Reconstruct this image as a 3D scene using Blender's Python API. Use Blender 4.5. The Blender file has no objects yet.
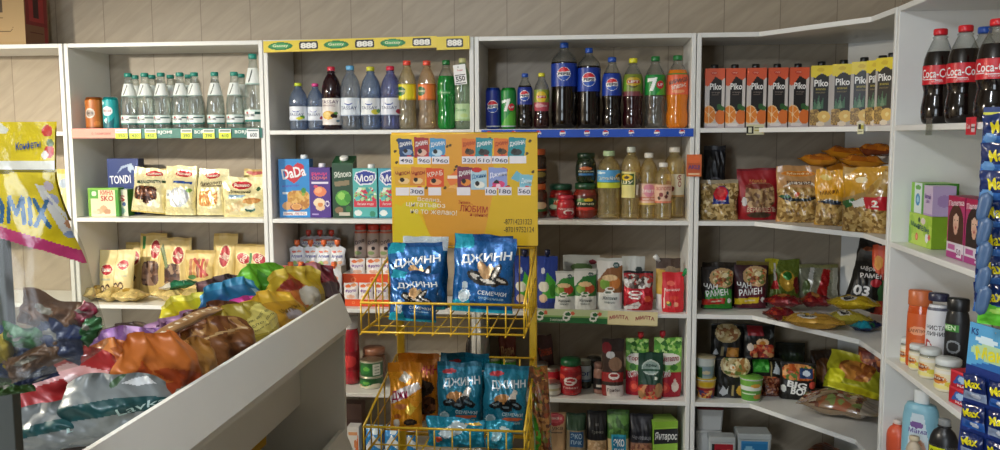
import bpy, bmesh, math, random
import numpy as np
from mathutils import Vector, noise, Matrix
PI = math.pi
SC = bpy.context.scene
COL = SC.collection
random.seed(7)

# ------------------------------------------------------------------ camera model (1000 x 450)
FPX = 866.0
CAMH = 1.5
_p, _y, _r = [math.radians(a) for a in (5.826, -6.016, -0.2646)]
_F = Vector((math.sin(_y) * math.cos(_p), math.cos(_y) * math.cos(_p), -math.sin(_p)))
_R = Vector((math.cos(_y), -math.sin(_y), 0))
_U = _R.cross(_F)
_R2 = _R * math.cos(_r) + _U * math.sin(_r)
_U2 = -_R * math.sin(_r) + _U * math.cos(_r)
CAM = Vector((0, 0, CAMH))


def ray(px, py):
    return _F + _R2 * ((px - 500) / FPX) + _U2 * ((225 - py) / FPX)


def oy(px, py, y):
    d = ray(px, py)
    return CAM + d * (y / d.y)


def ox(px, py, x):
    d = ray(px, py)
    return CAM + d * (x / d.x)


def oz(px, py, z):
    d = ray(px, py)
    return CAM + d * ((z - CAMH) / d.z)


# ------------------------------------------------------------------ colours
def lin(h):
    if not isinstance(h, str):
        return h
    h = h.lstrip('#')
    out = []
    for i in (0, 2, 4):
        c = int(h[i:i + 2], 16) / 255
        out.append(c / 12.92 if c <= .04045 else ((c + .055) / 1.055) ** 2.4)
    return tuple(out)


# ------------------------------------------------------------------ materials (all procedural)
def new_mat(name):
    m = bpy.data.materials.new(name)
    m.use_nodes = True
    nt = m.node_tree
    for n in list(nt.nodes):
        nt.nodes.remove(n)
    return m, nt, nt.nodes.new('ShaderNodeOutputMaterial')


def printed(name, rough, metal=0.0, bump=0.0, bscale=60, coat=0.0, spec=.5):
    """surface whose printed colours come from the mesh's own 'paint' attribute"""
    m, nt, out = new_mat(name)
    b = nt.nodes.new('ShaderNodeBsdfPrincipled')
    a = nt.nodes.new('ShaderNodeAttribute')
    a.attribute_name = 'paint'
    nt.links.new(a.outputs['Color'], b.inputs['Base Color'])
    b.inputs['Metallic'].default_value = metal
    b.inputs['Specular IOR Level'].default_value = spec
    b.inputs['Coat Weight'].default_value = coat
    b.inputs['Coat Roughness'].default_value = .12
    tc = nt.nodes.new('ShaderNodeTexCoord')
    n = nt.nodes.new('ShaderNodeTexNoise')
    n.inputs['Scale'].default_value = bscale
    n.inputs['Detail'].default_value = 3
    nt.links.new(tc.outputs['Object'], n.inputs['Vector'])
    mr = nt.nodes.new('ShaderNodeMapRange')
    mr.inputs['To Min'].default_value = max(0.03, rough - .08)
    mr.inputs['To Max'].default_value = min(1, rough + .08)
    nt.links.new(n.outputs['Fac'], mr.inputs['Value'])
    nt.links.new(mr.outputs['Result'], b.inputs['Roughness'])
    if bump:
        bp = nt.nodes.new('ShaderNodeBump')
        bp.inputs['Strength'].default_value = bump
        bp.inputs['Distance'].default_value = .004
        nt.links.new(n.outputs['Fac'], bp.inputs['Height'])
        nt.links.new(bp.outputs['Normal'], b.inputs['Normal'])
    nt.links.new(b.outputs['BSDF'], out.inputs['Surface'])
    return m


M = {
    'snack': printed('snack_foil', .40, .1, .3, 20, .08),
    'foil': printed('printed_foil', .27, .25, .55, 30),
    'satin': printed('printed_satin_film', .4, .05, .35, 30),
    'film': printed('glossy_film', .16, 0, .5, 38, .4),
    'card': printed('printed_card', .42, 0, .05, 40),
    'matte': printed('printed_matte', .65, 0, .08, 60),
    'plastic': printed('moulded_plastic', .32, 0, 0, 40),
    'liquid': printed('dark_drink', .09, 0, 0, 20, .3),
    'label': printed('wrap_label', .35, 0, .05, 40),
    'metal': printed('brushed_metal', .3, .85, .05, 80),
    'enamel': printed('yellow_enamel', .3, .15, .05, 90, .2),
    'glass': printed('filled_glass', .06, 0, 0, 30, .6),
}


def pet(name, tint, edge, rough=.06, gloss=1.0, haze=0.0, rip=.35):
    """thin clear plastic: tinted transparency, darker at grazing angles, fresnel gloss"""
    m, nt, out = new_mat(name)
    lw = nt.nodes.new('ShaderNodeLayerWeight')
    lw.inputs['Blend'].default_value = .35
    mix = nt.nodes.new('ShaderNodeMix')
    mix.data_type = 'RGBA'
    mix.inputs[6].default_value = (*lin(tint), 1)
    mix.inputs[7].default_value = (*lin(edge), 1)
    nt.links.new(lw.outputs['Facing'], mix.inputs[0])
    tr = nt.nodes.new('ShaderNodeBsdfTransparent')
    nt.links.new(mix.outputs[2], tr.inputs['Color'])
    src = tr.outputs[0]
    if haze:
        df = nt.nodes.new('ShaderNodeBsdfDiffuse')
        df.inputs['Color'].default_value = (*lin(tint), 1)
        mh = nt.nodes.new('ShaderNodeMixShader')
        mh.inputs[0].default_value = haze
        nt.links.new(src, mh.inputs[1])
        nt.links.new(df.outputs[0], mh.inputs[2])
        src = mh.outputs[0]
    gl = nt.nodes.new('ShaderNodeBsdfGlossy')
    gl.inputs['Roughness'].default_value = rough
    tc = nt.nodes.new('ShaderNodeTexCoord')
    n = nt.nodes.new('ShaderNodeTexNoise')
    n.inputs['Scale'].default_value = 30
    nt.links.new(tc.outputs['Object'], n.inputs['Vector'])
    bp = nt.nodes.new('ShaderNodeBump')
    bp.inputs['Strength'].default_value = rip
    bp.inputs['Distance'].default_value = .003
    nt.links.new(n.outputs['Fac'], bp.inputs['Height'])
    nt.links.new(bp.outputs['Normal'], gl.inputs['Normal'])
    l2 = nt.nodes.new('ShaderNodeLayerWeight')
    l2.inputs['Blend'].default_value = .5
    pw = nt.nodes.new('ShaderNodeMath')
    pw.operation = 'POWER'
    pw.inputs[1].default_value = 4
    nt.links.new(l2.outputs['Facing'], pw.inputs[0])
    ml = nt.nodes.new('ShaderNodeMath')
    ml.operation = 'MULTIPLY_ADD'
    ml.inputs[1].default_value = .5 * gloss
    ml.inputs[2].default_value = .05 * gloss
    nt.links.new(pw.outputs[0], ml.inputs[0])
    ms = nt.nodes.new('ShaderNodeMixShader')
    nt.links.new(ml.outputs[0], ms.inputs[0])
    nt.links.new(src, ms.inputs[1])
    nt.links.new(gl.outputs[0], ms.inputs[2])
    nt.links.new(ms.outputs[0], out.inputs['Surface'])
    return m


PET = {
    'clear': pet('clear_plastic', 'f4f5f2', 'b4bcba', haze=.03, rough=.06, gloss=2.0, rip=.9),
    'water': pet('mineral_water', 'f6faf8', 'a9c4be', haze=0.08, rough=.06, gloss=2.2, rip=.9),
    'blue': pet('blue_plastic', 'b8cce8', '4a6a9c', haze=0.16, rough=.06, gloss=2.0, rip=.9),
    'paleblue': pet('pale_blue_plastic', 'e2ebf6', '8fa6c4', haze=0.1, rough=.06, gloss=2.0, rip=.9),
    'violet': pet('violet_blue_plastic', 'aeb8ea', '3c4696', haze=0.16, rough=.06, gloss=2.0, rip=.9),
    'green': pet('green_plastic', '4cb464', '0a5a22', haze=.25, rough=.06, gloss=2.0, rip=.9),
    'palegreen': pet('pale_green_plastic', 'd4ecd0', '7aa874', haze=0.18, rough=.06, gloss=2.0, rip=.9),
    'yellow': pet('pale_yellow_drink', 'faf0d0', 'b8a46a', haze=0.13, rough=.06, gloss=2.0, rip=.9),
    'peach': pet('peach_drink', 'fae4c4', 'b8905a', haze=0.16, rough=.06, gloss=2.0, rip=.9),
    'oil': pet('sunflower_oil', 'fdeeb4', 'c09a3c', haze=0.13, rough=.06, gloss=2.0, rip=.9),
    'film': pet('clear_bag_film', 'f6f6f2', 'd2d4d0', .16, .55, .025),
    'tub': pet('clear_tub', 'e8ebe8', '9aa3a3', haze=.12),
}


def board_mat(name, col, rough=.38):
    m, nt, out = new_mat(name)
    b = nt.nodes.new('ShaderNodeBsdfPrincipled')
    tc = nt.nodes.new('ShaderNodeTexCoord')
    n = nt.nodes.new('ShaderNodeTexNoise')
    n.inputs['Scale'].default_value = 7
    n.inputs['Detail'].default_value = 6
    nt.links.new(tc.outputs['Object'], n.inputs['Vector'])
    cr = nt.nodes.new('ShaderNodeValToRGB')
    c = lin(col)
    cr.color_ramp.elements[0].color = (c[0] * .93, c[1] * .93, c[2] * .92, 1)
    cr.color_ramp.elements[1].color = (*c, 1)
    nt.links.new(n.outputs['Fac'], cr.inputs['Fac'])
    nt.links.new(cr.outputs['Color'], b.inputs['Base Color'])
    b.inputs['Roughness'].default_value = rough
    nt.links.new(b.outputs['BSDF'], out.inputs['Surface'])
    return m


WHITE = board_mat('white_laminate', 'eeeeea')
GREYB = board_mat('grey_laminate', '50544f')
FLOORM = board_mat('floor_tile', '6e685f', .3)
CEILM = board_mat('ceiling_paint', 'd8d4ca', .8)


def wall_mat(name, axis):
    """PVC wall panels: 21 cm boards with thin dark seams and a slanting marbled grain"""
    m, nt, out = new_mat(name)
    L = nt.links
    b = nt.nodes.new('ShaderNodeBsdfPrincipled')
    g = nt.nodes.new('ShaderNodeNewGeometry')
    sep = nt.nodes.new('ShaderNodeSeparateXYZ')
    L.new(g.outputs['Position'], sep.inputs[0])
    h = sep.outputs[axis]

    def math_(op, a, b_=None):
        n = nt.nodes.new('ShaderNodeMath')
        n.operation = op
        for i, v in enumerate((a, b_)):
            if v is None:
                continue
            if isinstance(v, (int, float)):
                n.inputs[i].default_value = v
            else:
                L.new(v, n.inputs[i])
        return n.outputs[0]
    # along-grain and across-grain coordinates, slanting up to the right
    s1 = math_('ADD', math_('MULTIPLY', h, .8), math_('MULTIPLY', sep.outputs[2], .6))
    s2 = math_('SUBTRACT', math_('MULTIPLY', sep.outputs[2], .8), math_('MULTIPLY', h, .6))
    cmb = nt.nodes.new('ShaderNodeCombineXYZ')
    L.new(math_('MULTIPLY', s1, 5), cmb.inputs[0])
    L.new(math_('MULTIPLY', s2, 34), cmb.inputs[1])
    cell = math_('FLOOR', math_('DIVIDE', math_('ADD', h, 20 * .2115 + .761 + .0), .2115))
    L.new(math_('MULTIPLY', cell, 3.7), cmb.inputs[2])
    n = nt.nodes.new('ShaderNodeTexNoise')
    n.inputs['Scale'].default_value = 1.0
    n.inputs['Detail'].default_value = 5
    n.inputs['Distortion'].default_value = .6
    L.new(cmb.outputs[0], n.inputs['Vector'])
    cr = nt.nodes.new('ShaderNodeValToRGB')
    e = cr.color_ramp.elements
    e[0].position = .3
    e[0].color = (*lin('a0937f'), 1)
    e[1].position = .7
    e[1].color = (*lin('b1a38e'), 1)
    L.new(n.outputs['Fac'], cr.inputs['Fac'])
    fr = math_('FRACT', math_('DIVIDE', math_('ADD', h, 20 * .2115 + .761), .2115))
    seam = math_('LESS_THAN', fr, .013)
    mx = nt.nodes.new('ShaderNodeMix')
    mx.data_type = 'RGBA'
    L.new(seam, mx.inputs[0])
    L.new(cr.outputs['Color'], mx.inputs[6])
    mx.inputs[7].default_value = (*lin('7d7062'), 1)
    L.new(mx.outputs[2], b.inputs['Base Color'])
    b.inputs['Roughness'].default_value = .45
    L.new(b.outputs['BSDF'], out.inputs['Surface'])
    return m


WALLX = wall_mat('marbled_wall_panels', 0)
WALLY = wall_mat('marbled_side_wall_panels', 1)


# ------------------------------------------------------------------ art raster
CLEAR = (-1., -1., -1.)


def raster(art, U, V, base, asp):
    out = np.empty((len(U), 3))
    out[:] = lin(base)
    X = U * asp
    for e in art:
        k = e[0]
        if k == 'r':
            m = (U >= e[1]) & (U <= e[3]) & (V >= e[2]) & (V <= e[4])
            out[m] = lin(e[5])
        elif k in 'ec':
            if k == 'c':
                cx, cy, rx, ry, col, a = e[1], e[2], e[3], e[3], e[4], 0
            else:
                cx, cy, rx, ry, col = e[1], e[2], e[3] * asp, e[4], e[5]
                a = math.radians(e[6]) if len(e) > 6 else 0
            dx, dy = X - cx * asp, V - cy
            p, q = dx * math.cos(a) + dy * math.sin(a), -dx * math.sin(a) + dy * math.cos(a)
            out[(p / rx) ** 2 + (q / ry) ** 2 <= 1] = lin(col)
        elif k == 'h':
            cx, cy, r, sgn, col = e[1:6]
            dx, dy = X - cx * asp, V - cy
            wave = .05 * r * np.sin(dx / r * 2.6)
            m = (dx ** 2 + dy ** 2 <= (r * .93) ** 2) & (sgn * (dy - wave) > r * .30)
            out[m] = lin(col)
        elif k == 'p':
            pts = e[1]
            ins = np.zeros(len(U), bool)
            j = len(pts) - 1
            for i in range(len(pts)):
                (xi, yi), (xj, yj) = pts[i], pts[j]
                c = ((yi > V) != (yj > V)) & (U < (xj - xi) * (V - yi) / ((yj - yi) or 1e-9) + xi)
                ins ^= c
                j = i
            out[ins] = lin(e[2])
        elif k == 'l':
            x0, y0, x1, y1, wd, col = e[1:7]
            ax, ay, bx, by = x0 * asp, y0, x1 * asp, y1
            L2 = (bx - ax) ** 2 + (by - ay) ** 2 or 1e-9
            t = np.clip(((X - ax) * (bx - ax) + (V - ay) * (by - ay)) / L2, 0, 1)
            d = np.hypot(X - ax - t * (bx - ax), V - ay - t * (by - ay))
            out[d <= wd / 2] = lin(col)
        elif k == 'n':
            cx, cy, rx, ry, cols, N, seed = e[1:8]
            N = int(N * 2.2)
            rs = np.random.RandomState(seed)
            m = ((U - cx) / rx) ** 4 + ((V - cy) / ry) ** 4 <= 1
            if m.any():
                P = np.stack([(cx + rs.uniform(-rx, rx, N)) * asp, cy + rs.uniform(-ry, ry, N)], 1)
                C = np.array([lin(cols[i % len(cols)]) for i in range(N)])
                Q = np.stack([X[m], V[m]], 1)
                st = .55 + .9 * rs.rand(N)
                d = (((Q[:, None, :] - P[None]) ** 2).sum(2)) * st
                out[m] = C[d.argmin(1)]
    return out


_TXT = {}


def glyphs(s, bold):
    bold *= .4
    k = (s, bold)
    if k not in _TXT:
        c = bpy.data.curves.new('t', 'FONT')
        c.body = s
        c.resolution_u = 2
        c.offset = bold
        o = bpy.data.objects.new('t', c)
        COL.objects.link(o)
        dg = bpy.context.evaluated_depsgraph_get()
        dg.update()
        me = bpy.data.meshes.new_from_object(o.evaluated_get(dg))
        bm = bmesh.new()
        bm.from_mesh(me)
        if len(bm.verts):
            ymx = max(v.co.y for v in bm.verts) - min(v.co.y for v in bm.verts)
            bmesh.ops.triangulate(bm, faces=bm.faces[:])
            for _ in range(2):
                ed = [e for e in bm.edges if e.calc_length() > .3 * ymx]
                if ed:
                    bmesh.ops.subdivide_edges(bm, edges=ed, cuts=1)
                    bmesh.ops.triangulate(bm, faces=bm.faces[:])
        bm.to_mesh(me)
        bm.free()
        vs = np.array([v.co[:2] for v in me.vertices]) if len(me.vertices) else np.zeros((1, 2))
        fs = [tuple(p.vertices) for p in me.polygons]
        bpy.data.objects.remove(o)
        bpy.data.curves.remove(c)
        bpy.data.meshes.remove(me)
        mn, mx = vs.min(0), vs.max(0)
        _TXT[k] = ((vs - mn) / np.maximum(mx - mn, 1e-6), fs)
    return _TXT[k]


# ------------------------------------------------------------------ mesh builder
class MB:
    def __init__(s):
        s.v, s.f, s.c, s.m, s.s = [], [], [], [], []

    def add(s, vs, fs, col, mat=0, smooth=False):
        n = len(s.v)
        s.v.extend([tuple(v) for v in vs])
        s.f.extend([tuple(i + n for i in f) for f in fs])
        if isinstance(col, (str, tuple)):
            s.c.extend([lin(col)] * len(fs))
        else:
            s.c.extend([tuple(c) for c in col])
        s.m.extend([mat] * len(fs) if isinstance(mat, int) else list(mat))
        s.s.extend([smooth] * len(fs))
        return s

    def grid(s, fn, nu, nv, base='ffffff', art=(), asp=1., mat=0, smooth=True, flip=False, clear_mat=1, back=False):
        us, vs = np.linspace(0, 1, nu + 1), np.linspace(0, 1, nv + 1)
        pts = [fn(u, v) for v in vs for u in us]
        W = nu + 1
        fs = []
        for j in range(nv):
            for i in range(nu):
                q = (j * W + i, j * W + i + 1, (j + 1) * W + i + 1, (j + 1) * W + i)
                fs.append(q[::-1] if flip else q)
        Uc = np.tile((us[:-1] + us[1:]) / 2, nv)
        Vc = np.repeat((vs[:-1] + vs[1:]) / 2, nu)
        col = raster(art, 1 - Uc if back else Uc, Vc, base, asp)
        mats = [clear_mat if c[0] < 0 else mat for c in col]
        s.add(pts, fs, [tuple(max(x, 0) if c[0] >= 0 else .85 for x in c) for c in col], mats, smooth)
        return s

    def text(s, fn, el, asp, off=.0006, mat=0):
        txt, x0, y0, x1, y1, col = el[1:7]
        rot = math.radians(el[7]) if len(el) > 7 else 0
        bold = el[8] if len(el) > 8 else .02
        vs, fs = glyphs(txt, bold)
        cx, cy = (x0 + x1) / 2, (y0 + y1) / 2
        cr, sr = math.cos(rot), math.sin(rot)
        pts = []
        for a, b in vs:
            X, Y = (a - .5) * (x1 - x0) * asp, (b - .5) * (y1 - y0)
            if len(el) > 9:      # arched writing
                Y += el[9] * (y1 - y0) * (1 - (2 * a - 1) ** 2)
            X, Y = X * cr - Y * sr, X * sr + Y * cr
            pts.append(fn(cx + X / asp, cy + Y, off))
        s.add(pts, fs, col, mat)
        return s

    def box(s, x0, x1, y0, y1, z0, z1, col='ffffff', mat=0):
        vs = [(x, y, z) for z in (z0, z1) for y in (y0, y1) for x in (x0, x1)]
        fs = [(0, 2, 3, 1), (4, 5, 7, 6), (0, 1, 5, 4), (2, 6, 7, 3), (0, 4, 6, 2), (1, 3, 7, 5)]
        return s.add(vs, fs, col, mat)

    def bbox(s, x0, x1, y0, y1, z0, z1, col='ffffff', b=.002, mat=0):
        """box with chamfered edges"""
        vs, idx = [], {}
        X, Y, Z = (x0, x1), (y0, y1), (z0, z1)
        sg = (1, -1)
        for i in (0, 1):
            for j in (0, 1):
                for k in (0, 1):
                    for ax in range(3):
                        p = [X[i] + sg[i] * b, Y[j] + sg[j] * b, Z[k] + sg[k] * b]
                        p[ax] = (X[i], Y[j], Z[k])[ax]
                        idx[i, j, k, ax] = len(vs)
                        vs.append(p)
        fs = []
        for ax in range(3):
            o1, o2 = [a for a in range(3) if a != ax]
            for sd in (0, 1):
                q = []
                for a, c in ((0, 0), (1, 0), (1, 1), (0, 1)):
                    t = [0, 0, 0]
                    t[ax], t[o1], t[o2] = sd, a, c
                    q.append(idx[(*t, ax)])
                fs.append(tuple(q))
            for a in (0, 1):
                for c in (0, 1):
                    t0, t1 = [0, 0, 0], [0, 0, 0]
                    t0[o1], t0[o2] = a, c
                    t1[:] = t0
                    t1[ax] = 1
                    fs.append((idx[(*t0, o1)], idx[(*t1, o1)], idx[(*t1, o2)], idx[(*t0, o2)]))
        for i in (0, 1):
            for j in (0, 1):
                for k in (0, 1):
                    fs.append(tuple(idx[i, j, k, a] for a in range(3)))
        c = Vector(((x0 + x1) / 2, (y0 + y1) / 2, (z0 + z1) / 2))
        out = []
        for f in fs:
            P = [Vector(vs[i]) for i in f]
            nrm = (P[1] - P[0]).cross(P[2] - P[0])
            if nrm.dot(sum(P, Vector()) / len(P) - c) < 0:
                f = f[::-1]
            out.append(f)
        return s.add(vs, out, col, mat)

    def tube(s, pts, r, col, seg=8, mat=0):
        pts = [Vector(p) for p in pts]
        rings = []
        for i, p in enumerate(pts):
            d = (pts[min(i + 1, len(pts) - 1)] - pts[max(i - 1, 0)]).normalized()
            a = d.cross(Vector((0, 0, 1)))
            if a.length < .01:
                a = d.cross(Vector((1, 0, 0)))
            a.normalize()
            b = d.cross(a)
            rings.append([p + (a * math.cos(t) + b * math.sin(t)) * r for t in [2 * PI * k / seg for k in range(seg)]])
        vs = [v for q in rings for v in q]
        fs = []
        for i in range(len(pts) - 1):
            for k in range(seg):
                k2 = (k + 1) % seg
                fs.append((i * seg + k, i * seg + k2, (i + 1) * seg + k2, (i + 1) * seg + k))
        fs.append(tuple(range(seg))[::-1])
        fs.append(tuple((len(pts) - 1) * seg + k for k in range(seg)))
        return s.add(vs, fs, col, mat, True)

    def lathe(s, prof, col='ffffff', seg=28, mat=0, matfn=None, ox_=0, oy_=0, caps=True):
        vs, fs, ms, cs = [], [], [], []
        for r, z in prof:
            for k in range(seg):
                a = 2 * PI * k / seg
                vs.append((ox_ + r * math.sin(a), oy_ - r * math.cos(a), z))
        for i in range(len(prof) - 1):
            zm = (prof[i][1] + prof[i + 1][1]) / 2
            for k in range(seg):
                k2 = (k + 1) % seg
                fs.append((i * seg + k, i * seg + k2, (i + 1) * seg + k2, (i + 1) * seg + k))
                mi, cc = matfn(zm) if matfn else (mat, col)
                ms.append(mi)
                cs.append(lin(cc))
        if caps:
            n = len(prof) - 1
            fs.append(tuple(range(seg))[::-1])
            fs.append(tuple(n * seg + k for k in range(seg)))
            for z in (prof[0][1], prof[-1][1]):
                mi, cc = matfn(z) if matfn else (mat, col)
                ms.append(mi)
                cs.append(lin(cc))
        return s.add(vs, fs, cs, ms, True)

    def build(s, name, mats, parent=None, loc=(0, 0, 0), rot=(0, 0, 0)):
        me = bpy.data.meshes.new(name)
        me.from_pydata(s.v, [], s.f)
        for m in (mats if isinstance(mats, (list, tuple)) else [mats]):
            me.materials.append(m)
        n = len(me.polygons)
        me.polygons.foreach_set('material_index', np.array(s.m, np.int32))
        me.polygons.foreach_set('use_smooth', np.array(s.s, bool))
        tot = np.array([len(f) for f in s.f])
        c = np.repeat(np.array(s.c, np.float32).reshape(n, 3), tot, axis=0)
        c = np.concatenate([c, np.ones((len(c), 1), np.float32)], 1)
        at = me.color_attributes.new('paint', 'FLOAT_COLOR', 'CORNER')
        at.data.foreach_set('color', c.ravel())
        me.update()
        o = bpy.data.objects.new(name, me)
        COL.objects.link(o)
        o.location = loc
        o.rotation_euler = rot
        if parent:
            o.parent = parent
        return o


def tag(o, label, cat, group=None):
    o['label'] = label
    o['category'] = cat
    if group:
        o['group'] = group
    return o


def thing(name, label, cat, loc=(0, 0, 0), rot=(0, 0, 0), group=None):
    o = bpy.data.objects.new(name, None)
    o.empty_display_size = .05
    COL.objects.link(o)
    o.location = loc
    o.rotation_euler = rot
    return tag(o, label, cat, group)


def struct(o):
    o['kind'] = 'structure'
    return o


def dup(root, loc, rot=None, label=None, group=None):
    r = root.copy()
    COL.objects.link(r)
    r.location = loc
    if rot is not None:
        r.rotation_euler = rot
    if label:
        r['label'] = label
    if group:
        r['group'] = group
    for ch in list(root.children):
        c = ch.copy()
        COL.objects.link(c)
        c.parent = r
        for g in list(ch.children):
            d = g.copy()
            COL.objects.link(d)
            d.parent = c
    return r


ORD = ['first', 'second', 'third', 'fourth', 'fifth', 'sixth', 'seventh', 'eighth', 'ninth', 'tenth', 'eleventh', 'twelfth']


def sm(a, b, x):
    t = min(1, max(0, (x - a) / (b - a)))
    return t * t * (3 - 2 * t)


# ------------------------------------------------------------------ package shapes (base centre at the origin, front faces -y)
def pouch_mb(w, h, d, art, base, style='stand', wr=1.0, seed=0, seal=.06, bend=0., cell=.0027, backbase=None, clear=None):
    """a filled bag. Styles: stand (flat bottom), doy (gusset), brick (block bottom), pillow (both ends sealed)"""
    asp = w / h

    def shape(u, v):
        a = 2 * u - 1
        if style == 'brick':
            pu = (1 - abs(a) ** 7) ** .5
            pv = 1 - .86 * sm(.74, .97, v)
        elif style == 'doy':
            pu = (1 - abs(a) ** 2.2) ** .6 if abs(a) < 1 else 0
            pv = (.75 + .25 * sm(0, .12, v)) * (1 - .93 * sm(.1, 1 - seal, v))
        elif style == 'pillow':
            pu = (1 - abs(a) ** 2.6) ** .6 if abs(a) < 1 else 0
            pv = .04 + .96 * (sm(seal * .6, .32, v) * (1 - sm(.68, 1 - seal * .6, v))) ** .7
        else:
            pu = (1 - abs(a) ** 3.0) ** .55 if abs(a) < 1 else 0
            pv = (.55 + .45 * sm(0, .16, v)) * (1 - .95 * sm(.42, 1 - seal, v))
        if style == 'crisp':
            pu = (1 - abs(a) ** 2.6) ** .6 if abs(a) < 1 else 0
            pv = (.6 + .4 * sm(0, .2, v)) * (1 - .93 * sm(.5, 1 - seal, v))
        if style == 'spout':
            pu = (1 - abs(a) ** 2.2) ** .6 if abs(a) < 1 else 0
            pv = (.75 + .25 * sm(0, .12, v)) * (1 - .93 * sm(.1, 1 - seal, v))
        if v > 1 - seal:
            pv = .05
        return a, pu, pv

    def fn(u, v, off=0., side=1):
        a, pu, pv = shape(u, v)
        nz = noise.noise(Vector((u * 3.2 * max(asp, .6) + seed * 7.1, v * 3.4, side * 3.3 + seed)))
        nz2 = noise.noise(Vector((u * 8 + seed, v * 7 + u * 5, side * 5.1)))
        cr = wr * (.0055 * nz + .0028 * nz2) * (.3 + pu) * (.25 + min(1, pv * 1.4))
        x = w / 2 * a * (1 - .05 * pv * (style in ('pillow', 'stand')) - .05 * (style == 'doy') * (1 - sm(0, .1, v)))
        if style == 'spout':
            x *= 1 - .62 * sm(.80, 1.0, v) ** 2 - .06 * math.sin(PI * min(1, v * 1.2)) - .08 * (1 - sm(0, .08, v))
        x += wr * .004 * noise.noise(Vector((seed, v * 5, a * .5)))
        y = -side * (d / 2 * pu * pv + cr + off) + bend * v * v
        y += wr * .006 * noise.noise(Vector((u * 2.5, seed * 3.3, 1.7))) * v * v
        if style == 'crisp':
            x *= 1 - .16 * sm(.55, 1, v)
            k = noise.noise(Vector((seed * 2.7, 3.1, .4)))
            y += h * (.10 + .12 * k) * sm(.7, 1, v) * (1 + .8 * a * k)
            fold = .010 * math.sin(a * 9 + seed * 5) * sm(.6, .95, v) + .006 * math.sin(a * 17 + seed) * sm(.75, 1, v)
            y += fold
        z = h * v - (h * .16 * (abs(a) ** 2.2) * v ** 4 - h * .14 * a * v ** 3 * noise.noise(Vector((seed * 1.9, .7, 5.))) if style == 'crisp' else 0) + wr * .006 * noise.noise(Vector((u * 3, seed, 9))) * v ** 3
        return (x, y, max(z, 0))
    nu, nv = max(10, int(w / cell)), max(12, int(h / cell))
    nu, nv = min(nu, 130), min(nv, 150)
    mb = MB()
    mb.grid(lambda u, v: fn(u, v), nu, nv, base, [e for e in art if e[0] != 't'], asp)
    bn, bm = max(8, nu // 3), max(10, nv // 3)
    mb.grid(lambda u, v: fn(u, v, 0, -1), bn, bm, backbase or base, [e for e in art if e[0] == 'r'], asp, flip=True, back=True)
    # bottom closing strip
    k = max(8, nu // 3)
    fr = [fn(i / k, 0) for i in range(k + 1)]
    bk = [fn(i / k, 0, 0, -1) for i in range(k + 1)]
    mb.add(fr + bk, [(i, i + k + 1, i + k + 2, i + 1) for i in range(k)], base)
    for e in art:
        if e[0] == 't':
            mb.text(lambda u, v, o: fn(min(max(u, .01), .99), min(max(v, .01), .99), o), e, asp, .0014)
    return mb


def lie(mb, mode='front'):
    """turn a standing package mesh so it lies on its back"""
    return mb


def carton_mb(w, h, d, art, base, side=None, sideart=(), top=None, topart=(), cell=.0026, gable=0.):
    asp = w / h

    def fr(u, v, o=0):
        return (w * (u - .5), -d / 2 - o, h * v)

    def sd(sg):
        def f(u, v, o=0):
            return (sg * (w / 2 + o), -sg * d / 2 + sg * d * u, h * v)
        return f

    def bk(u, v, o=0):
        return (w * (.5 - u), d / 2 + o, h * v)
    nu, nv, nd = [min(80, max(6, int(q / cell))) for q in (w, h, d)]
    flat = [e for e in art if e[0] != 't']
    mb = MB()
    mb.grid(fr, nu, nv, base, flat, asp, smooth=False)
    sflat = [e for e in sideart if e[0] != 't']
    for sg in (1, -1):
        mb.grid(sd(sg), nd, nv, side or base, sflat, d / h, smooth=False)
    mb.grid(bk, max(4, nu // 3), max(4, nv // 3), base, [], asp, smooth=False)
    if gable:
        # sloping roof: front edge drops, back stays high
        vs = [(-w / 2, -d / 2, h), (w / 2, -d / 2, h), (w / 2, d / 2, h), (-w / 2, d / 2, h), (-w / 2, d / 2, h + gable), (w / 2, d / 2, h + gable)]
        mb.add(vs, [(0, 1, 5, 4), (1, 2, 5), (0, 4, 3), (2, 3, 4, 5)], top or base)
    else:
        mb.grid(lambda u, v: (w * (u - .5), -d / 2 + d * v, h), nu, nd, top or base, [e for e in topart if e[0] != 't'], w / d, smooth=False)
    mb.add([(-w / 2, -d / 2, 0), (w / 2, -d / 2, 0), (w / 2, d / 2, 0), (-w / 2, d / 2, 0)], [(3, 2, 1, 0)], base)
    for e in art:
        if e[0] == 't':
            mb.text(fr, e, asp, .0007)
    for e in sideart:
        if e[0] == 't':
            for sg in (1, -1):
                mb.text(sd(sg), e, d / h, .0007)
    return mb


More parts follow.
